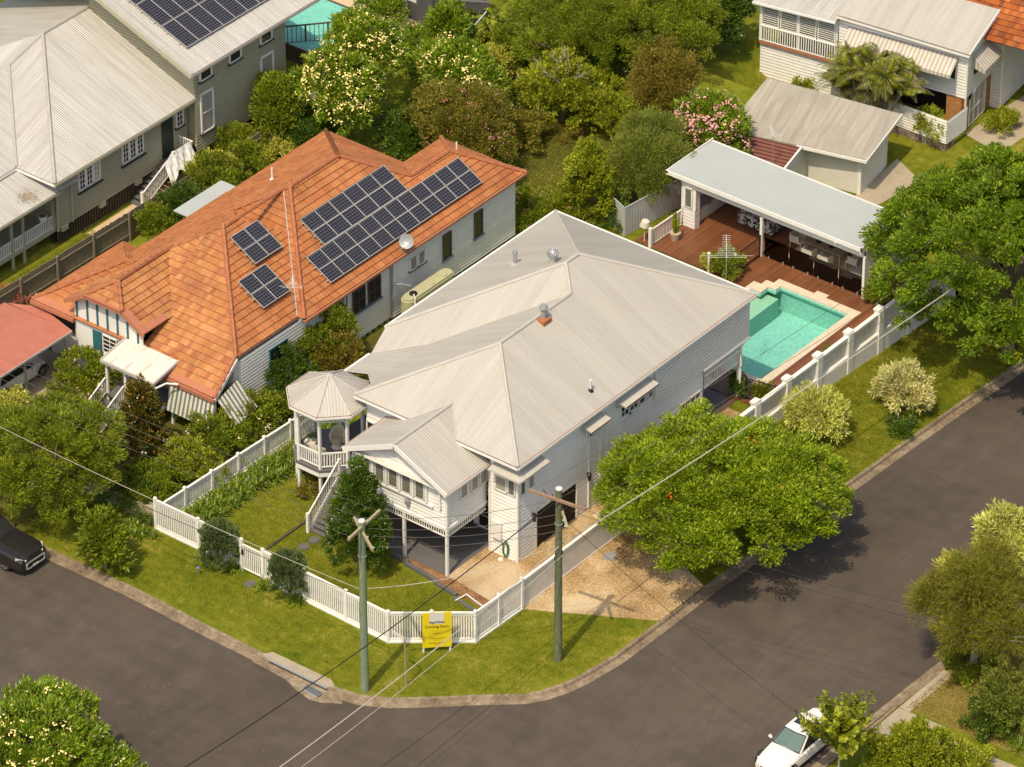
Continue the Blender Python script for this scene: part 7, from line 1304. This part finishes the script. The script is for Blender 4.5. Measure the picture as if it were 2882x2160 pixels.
for i, (X, Y, Z, r, h, lab) in enumerate(((1230, 40, 3.2, 2.6, 5.2, 'large dark fine leaved tree at the top, left of its neighbours'), (1350, 30, 3.6, 2.9, 6.0, 'largest dark fine leaved tree at the top centre'), (1460, 55, 3.0, 2.2, 5.0, 'dark feathery tree at the top, left of the glossy one'))):
    x, y = at(X, Y, Z); tree('feathery_tree', lab, 'tree', x, y, -.5, [(0, 0, h*.8, r, r, h*.2), (r*.6, -.6, h*.66, r*.7, r*.7, h*.2), (-r*.6, -.5, h*.62, r*.7, r*.7, h*.2), (0, -r*.7, h*.5, r*.8, r*.6, h*.2), (.3, r*.6, h*.8, r*.7, r*.6, h*.18)], 16000, 'l_mid', .17, .2, 240, .42, None, 'bark', .2, None, .0, .2, .2, 8)
tree('glossy_tree', 'very dark glossy tree at the top beside the open lawn', 'tree', *at(1530, 50, 2.), -.8, [(0, 0, 2.6, 1.6, 1.5, 1.8), (.3, 1., 3.0, 1.5, 1.5, 1.6)], 6500, 'l_dark', .22, .4, 200, .34)
tree('brownish_tree', 'sparse brownish green tree with orange tips by the open lawn', 'tree', *at(1432, 165, 2.4), -.7, [(0, 0, 2.8, 1.7, 1.6, 1.7), (.9, .5, 3.5, 1.0, 1.0, 1.1), (-1., .3, 3.2, .9, .9, 1.1), (.2, -.9, 2.0, 1.6, 1.3, 1.3), (-.5, 1., 3.9, .6, .6, .8), (1.3, -.5, 2.2, 1.1, 1.1, 1.1)], 11500, 'l_brown', .15, .3, 300, .34, 1.2, 'barkp', .12, None, 0, .25, 0, 12)
bush('green bush between the bare branched tree and the dark trees', 1090, 110, 1., 1.3, 2.2, 3600, 'l_mid', .16); bush('yellowish bush behind the low concrete garden wall', 1070, 140, .8, 1.0, 1.8, 2400, 'l_yel', .15); bush('dense bush at the top edge left of the dark trees', 1010, 15, 1., 1.2, 2.2, 2600, 'l_mid', .18); bush('green bush below the bare branched tree', 1290, 195, .9, 1.2, 1.8, 3000, 'l_bright', .17)
bush('bush beside the shaded top left corner roofs', 18, 75, 1., 1.5, 2.4, 2600, 'l_dark', .18); bush('round green bush on the path in front of the far house', 2165, 247, .1, .75, 1.1, 1500, 'l_bright', .15, z0=-1.); bush('dark shrub below the pink frangipani', 1530, 330, .0, 1.3, 1.4, 2600, 'l_dark', .17, z0=-1.)
bush('leafy vine spilling over the white board fence by the far house', 2012, 242, .9, .8, 1.5, 1500, 'l_bright', .16, z0=-.6, cl=.3); bush('small green shrub at the left end of the white board fence', 1733, 190, -.3, .5, 1.2, 800, 'l_bright', .14, z0=-1.); bush('green shrub inside the black pool fence by the round white post', 1572, 575, .6, .75, 1.4, 2200, 'l_mid', .14); bush('small golden shrub at the corner of the lawn strip', 1535, 570, .3, .5, .7, 800, 'l_yel', .12); bush('potted bushy plant beside the undercroft post', 1592, 820, .9, .42, 1.2, 1200, 'l_dark', .14); bush('low planting in front of the black pool fence by the white wall', 1645, 850, .3, .5, .8, 1000, 'l_mid', .13); bush('shrub at the corner of the pavilion under the large flame tree', 1900, 640, .6, .7, 1.4, 1800, 'l_mid', .15); bush('small green weeds growing on the white pool wall', 2335*1/OV, 975/OV*1., .4, .18, .3, 200, 'l_mid', .1)
for X, Y, Z, r, h, m, lab in ((880, 300, .8, 1.6, 2.2, 'l_dark', 'dark shrub mass between the tall frangipani and the tiled roof'), (660, 290, .9, 1.5, 2.4, 'l_dark', 'dark shrub at the foot of the tall frangipani'), (1120, 290, .8, 1.3, 2.0, 'l_crape', 'pink tinged shrub right of the crape myrtle'), (1170, 20, 1., 1.8, 3.0, 'l_mid', 'leafy shrub mass at the top edge behind the bananas'), (1420, 240, .8, 1.2, 1.8, 'l_mid', 'green shrub at the foot of the sparse brownish tree'), (1395, 110, 1., 1.6, 2.6, 'l_dark', 'dark undergrowth below the dark fine leaved trees'), (1280, 110, 1., 1.8, 2.6, 'l_dark', 'dark undergrowth behind the bare grey branches'), (700, 330, .4, 1.0, 1.4, 'l_mid', 'low green shrub behind the tiled roof end'), (905, 120, 1., 1.4, 2.4, 'l_frang', 'leafy mass linking the two big frangipanis'), (1060, 215, .9, 1.4, 2.0, 'l_mid', 'green shrub at the right foot of the wide frangipani'), (1195, 100, .8, 1.1, 1.8, 'l_bright', 'bright shrub beside the lower banana plant'), (820, 20, 1., 1.2, 2.0, 'l_frang', 'leafy shrub at the top edge beside the pool terrace')):
    bush(lab, X, Y, Z, r, h, int(2100*r*r), m, .16, None, 0, .4, cl=.32)
# banana plants and palms: arching fronds
def fronds(lab, nm, cat, x, y, z, heads, mat, broad=False, trunkm='bark', grp=None):
    r = thing(nm, lab, cat, (x, y, z), group=grp); q = MB(); t = MB()
    for hx, hy, hz, n, L in heads:
        t.tube([(x+hx*.3, y+hy*.3, z), (x+hx, y+hy, z+hz)], [.09, .06], 7)
        for k in range(n):
            a = random.uniform(0, 6.283); e = random.uniform(.2, 1.25); l = L*random.uniform(.75, 1.1); prev = None; dx, dy = math.cos(a), math.sin(a); sd = Vector((-dy, dx, 0)); m = 12 if not broad else 7
            pts = []
            for i in range(m+1): s = i/m; pts.append(Vector((x+hx+dx*l*math.sin(e)*s*(1+.1*s), y+hy+dy*l*math.sin(e)*s, z+hz+l*math.cos(e)*s*1.0-l*((.55 if broad else .34)+.32*e)*s*s)))
            if broad:
                for i in range(m): w0, w1 = [.22*math.sin(math.pi*min(1, (j/m)*.95+.05))**.6 for j in (i, i+1)]; q.add([pts[i]-sd*w0-UZ*w0*.3, pts[i+1]-sd*w1-UZ*w1*.3, pts[i+1], pts[i]]); q.add([pts[i], pts[i+1], pts[i+1]+sd*w1-UZ*w1*.3, pts[i]+sd*w0-UZ*w0*.3])
            else:
                t.tube(pts[:], [.018]*len(pts), 3, caps=False)
                for i in range(2, m*3):
                    s = i/(m*3.); j = min(m-1, int(s*m)); p = pts[j].lerp(pts[j+1], s*m-j); dr = (pts[j+1]-pts[j]).normalized(); ll = .5*math.sin(math.pi*(.12+.85*s))
                    for sg in (-1, 1): tip = p+(sd*sg*.75+dr*.45-UZ*(.35+.3*s)).normalized()*ll; wv = dr*.011; q.add([p-wv, p.lerp(tip, .5)-wv*1.3, tip, p.lerp(tip, .5)+wv*1.3])
    q.build('fronds', mat, r); t.build('stem', trunkm, r); return r
x, y = at(1885, 175, 1.8); fronds('cluster of golden cane palms in front of the far house', 'palm_cluster', 'palm', x, y, -1, [(-2.3+.26*k+random.uniform(-.2, .2), random.uniform(-.8, .8), random.uniform(1.6, 3.9), 20, 1.9) for k in range(18)], 'l_palm')
x, y = at(1100, 60, 1.2); fronds('banana plants with broad leaves left of the dark trees', 'banana_plants', 'banana plant', x, y, 0, [(random.uniform(-1.2, 1.2), random.uniform(-1.2, 1.2), random.uniform(.8, 1.8), 7, 1.7) for _ in range(6)], 'l_mid', True)
x, y = at(1130, 105, .8); fronds('lower banana plant beside the yellowish bush', 'banana_plants', 'banana plant', x, y, 0, [(random.uniform(-.7, .7), random.uniform(-.7, .7), random.uniform(.5, 1.2), 8, 1.5) for _ in range(4)], 'l_frang', True)
x, y = at(48, 632, .8); q = MB()
for k in range(9): strap(q, x+random.uniform(-.7, .7), y+random.uniform(-.7, .7), random.uniform(.4, 1.1), 26, .5, .07)
single('cordyline', q, 'l_cord', 'pink and green cordylines in the left garden by the paling fence', 'plant', base=(x, y, 0))
tuft_at('long dry grass tuft in the overgrown back yard', 1570, 370, 1.6, 22, mat='l_brown', L=.7, w=.03)
# scattered leaves
def scatter(name, mat, n, fn, s, label, cat): 
    q = MB()
    for _ in range(n): x, y, z = fn(); a = random.uniform(0, 6.28); l = s*random.uniform(.5, 1.2); q.add([(x-math.cos(a)*l, y-math.sin(a)*l, z), (x+math.sin(a)*l*.4, y-math.cos(a)*l*.4, z), (x+math.cos(a)*l, y+math.sin(a)*l, z+.004), (x-math.sin(a)*l*.4, y+math.cos(a)*l*.4, z)])
    q.build(name, mat, kind='stuff', label=label, category=cat)
def gut():
    k = random.choice(KP[15:]); o = random.uniform(.2, .62)
    return (k[0]+o*(.7 if k[1] > -8 else .1), k[1]-o*(.1 if k[1] > -8 else .9), T(k[1])-.115)
scatter('gutter_litter', 'timb', 900, gut, .05, 'dry leaves and grit lying in the street gutter', 'leaf litter')
scatter('road_debris', 'timb', 120, lambda: (random.uniform(-20, 18), random.uniform(-22, -14), -.122), .035, 'small twigs and bits scattered on the asphalt', 'debris')
scatter('verge_tufts', 'l_agap', 5000, lambda: ((lambda k: (k[0]-random.uniform(-.03, .05), k[1]+random.uniform(-.03, .05), T(k[1])+.015))(random.choice(KP))), .05, 'grass blades growing over the kerb edge', 'grass')

def blades(label, poly, n, mat, z=0., L=.055):
    xs = [p[0] for p in poly]; ys = [p[1] for p in poly]; X = RNG.uniform(min(xs), max(xs), n*2); Y = RNG.uniform(min(ys), max(ys), n*2); ins = np.zeros(n*2, bool)
    for i in range(len(poly)):
        (x0, y0), (x1, y1) = poly[i], poly[(i+1) % len(poly)]; c = ((y0 > Y) != (y1 > Y)); ins ^= c & (X < (x1-x0)*(Y-y0)/((y1-y0) or 1e-9)+x0)
    X, Y = X[ins], Y[ins]; k = len(X); Zg = np.array([z if z is not None else T(b) for b in Y]); l = L*RNG.uniform(.5, 1.3, k)
    D = unit(np.stack([RNG.normal(size=k)*.55, RNG.normal(size=k)*.55, np.ones(k)], 1)); S_ = unit(np.cross(D, RNG.normal(size=(k, 3)))); C = np.stack([X, Y, Zg+l*.42], 1)
    o = leafmesh('grass', C, D, S_, mat, None, (0, 0, 0), l, .035); o['kind'] = 'stuff'; o['label'] = label; o['category'] = 'grass'
M['l_grass'] = leafmat('grass_blades', (.14, .17, .01), (.22, .24, .016), (.35, .33, .05), .3, .6, .2)
M['l_grass2'] = leafmat('yard_grass_blades', (.16, .19, .012), (.26, .28, .022), (.40, .37, .07), .3, .6, .2)
blades('mown grass of the verge outside the white fence', [(-26, -12.7), (-4.5, -12.4), (-.5, -12.45), (1.8, -11.6), (3.6, -10.1), (6.3, -7.7), (7.5, -5.3), (7.9, -.2), (2.5, -3.0), (2.4, -6.3), (-.8, -8.8), (-15.3, -8.6), (-26, -8.6)], 62000, 'l_grass')
blades('grass of the fenced front lawn', [(-14.2, -8.3), (-.8, -8.4), (2.2, -6.0), (2.2, -4.7), (-5.4, -3.5), (-9.2, -1.8), (-13.3, 2.5), (-14.2, -3)], 42000, 'l_grass2')
blades('grass of the long verge below the pool wall', [(2.4, 4.2), (8.0, 4.2), (8.0, 34), (2.4, 34)], 52000, 'l_grass', None)
blades('rough grass of the overgrown back yards', [(-27, 24), (-16.2, 24), (-15, 34), (-22, 42), (-31, 42), (-31, 27)], 40000, 'l_grass2', .01, .10); blades('grass of the open lawn beside the far house', [(-24, 35), (-14, 36), (-8.2, 42), (-13, 45), (-19.5, 45), (-22, 60), (-30, 60)], 40000, 'l_grass2', -.99, .09)
blades('dry grass of the lower right verge', [(20.7, 2.0), (30, 2.5), (30, 9), (20.7, 9)], 16000, 'l_brown', .005); blades('strip of grass beside the paling fence', [(-35.4, -3), (-33.3, -3), (-33., 9.5), (-35.3, 9.5)], 8000, 'l_grass2', .01)
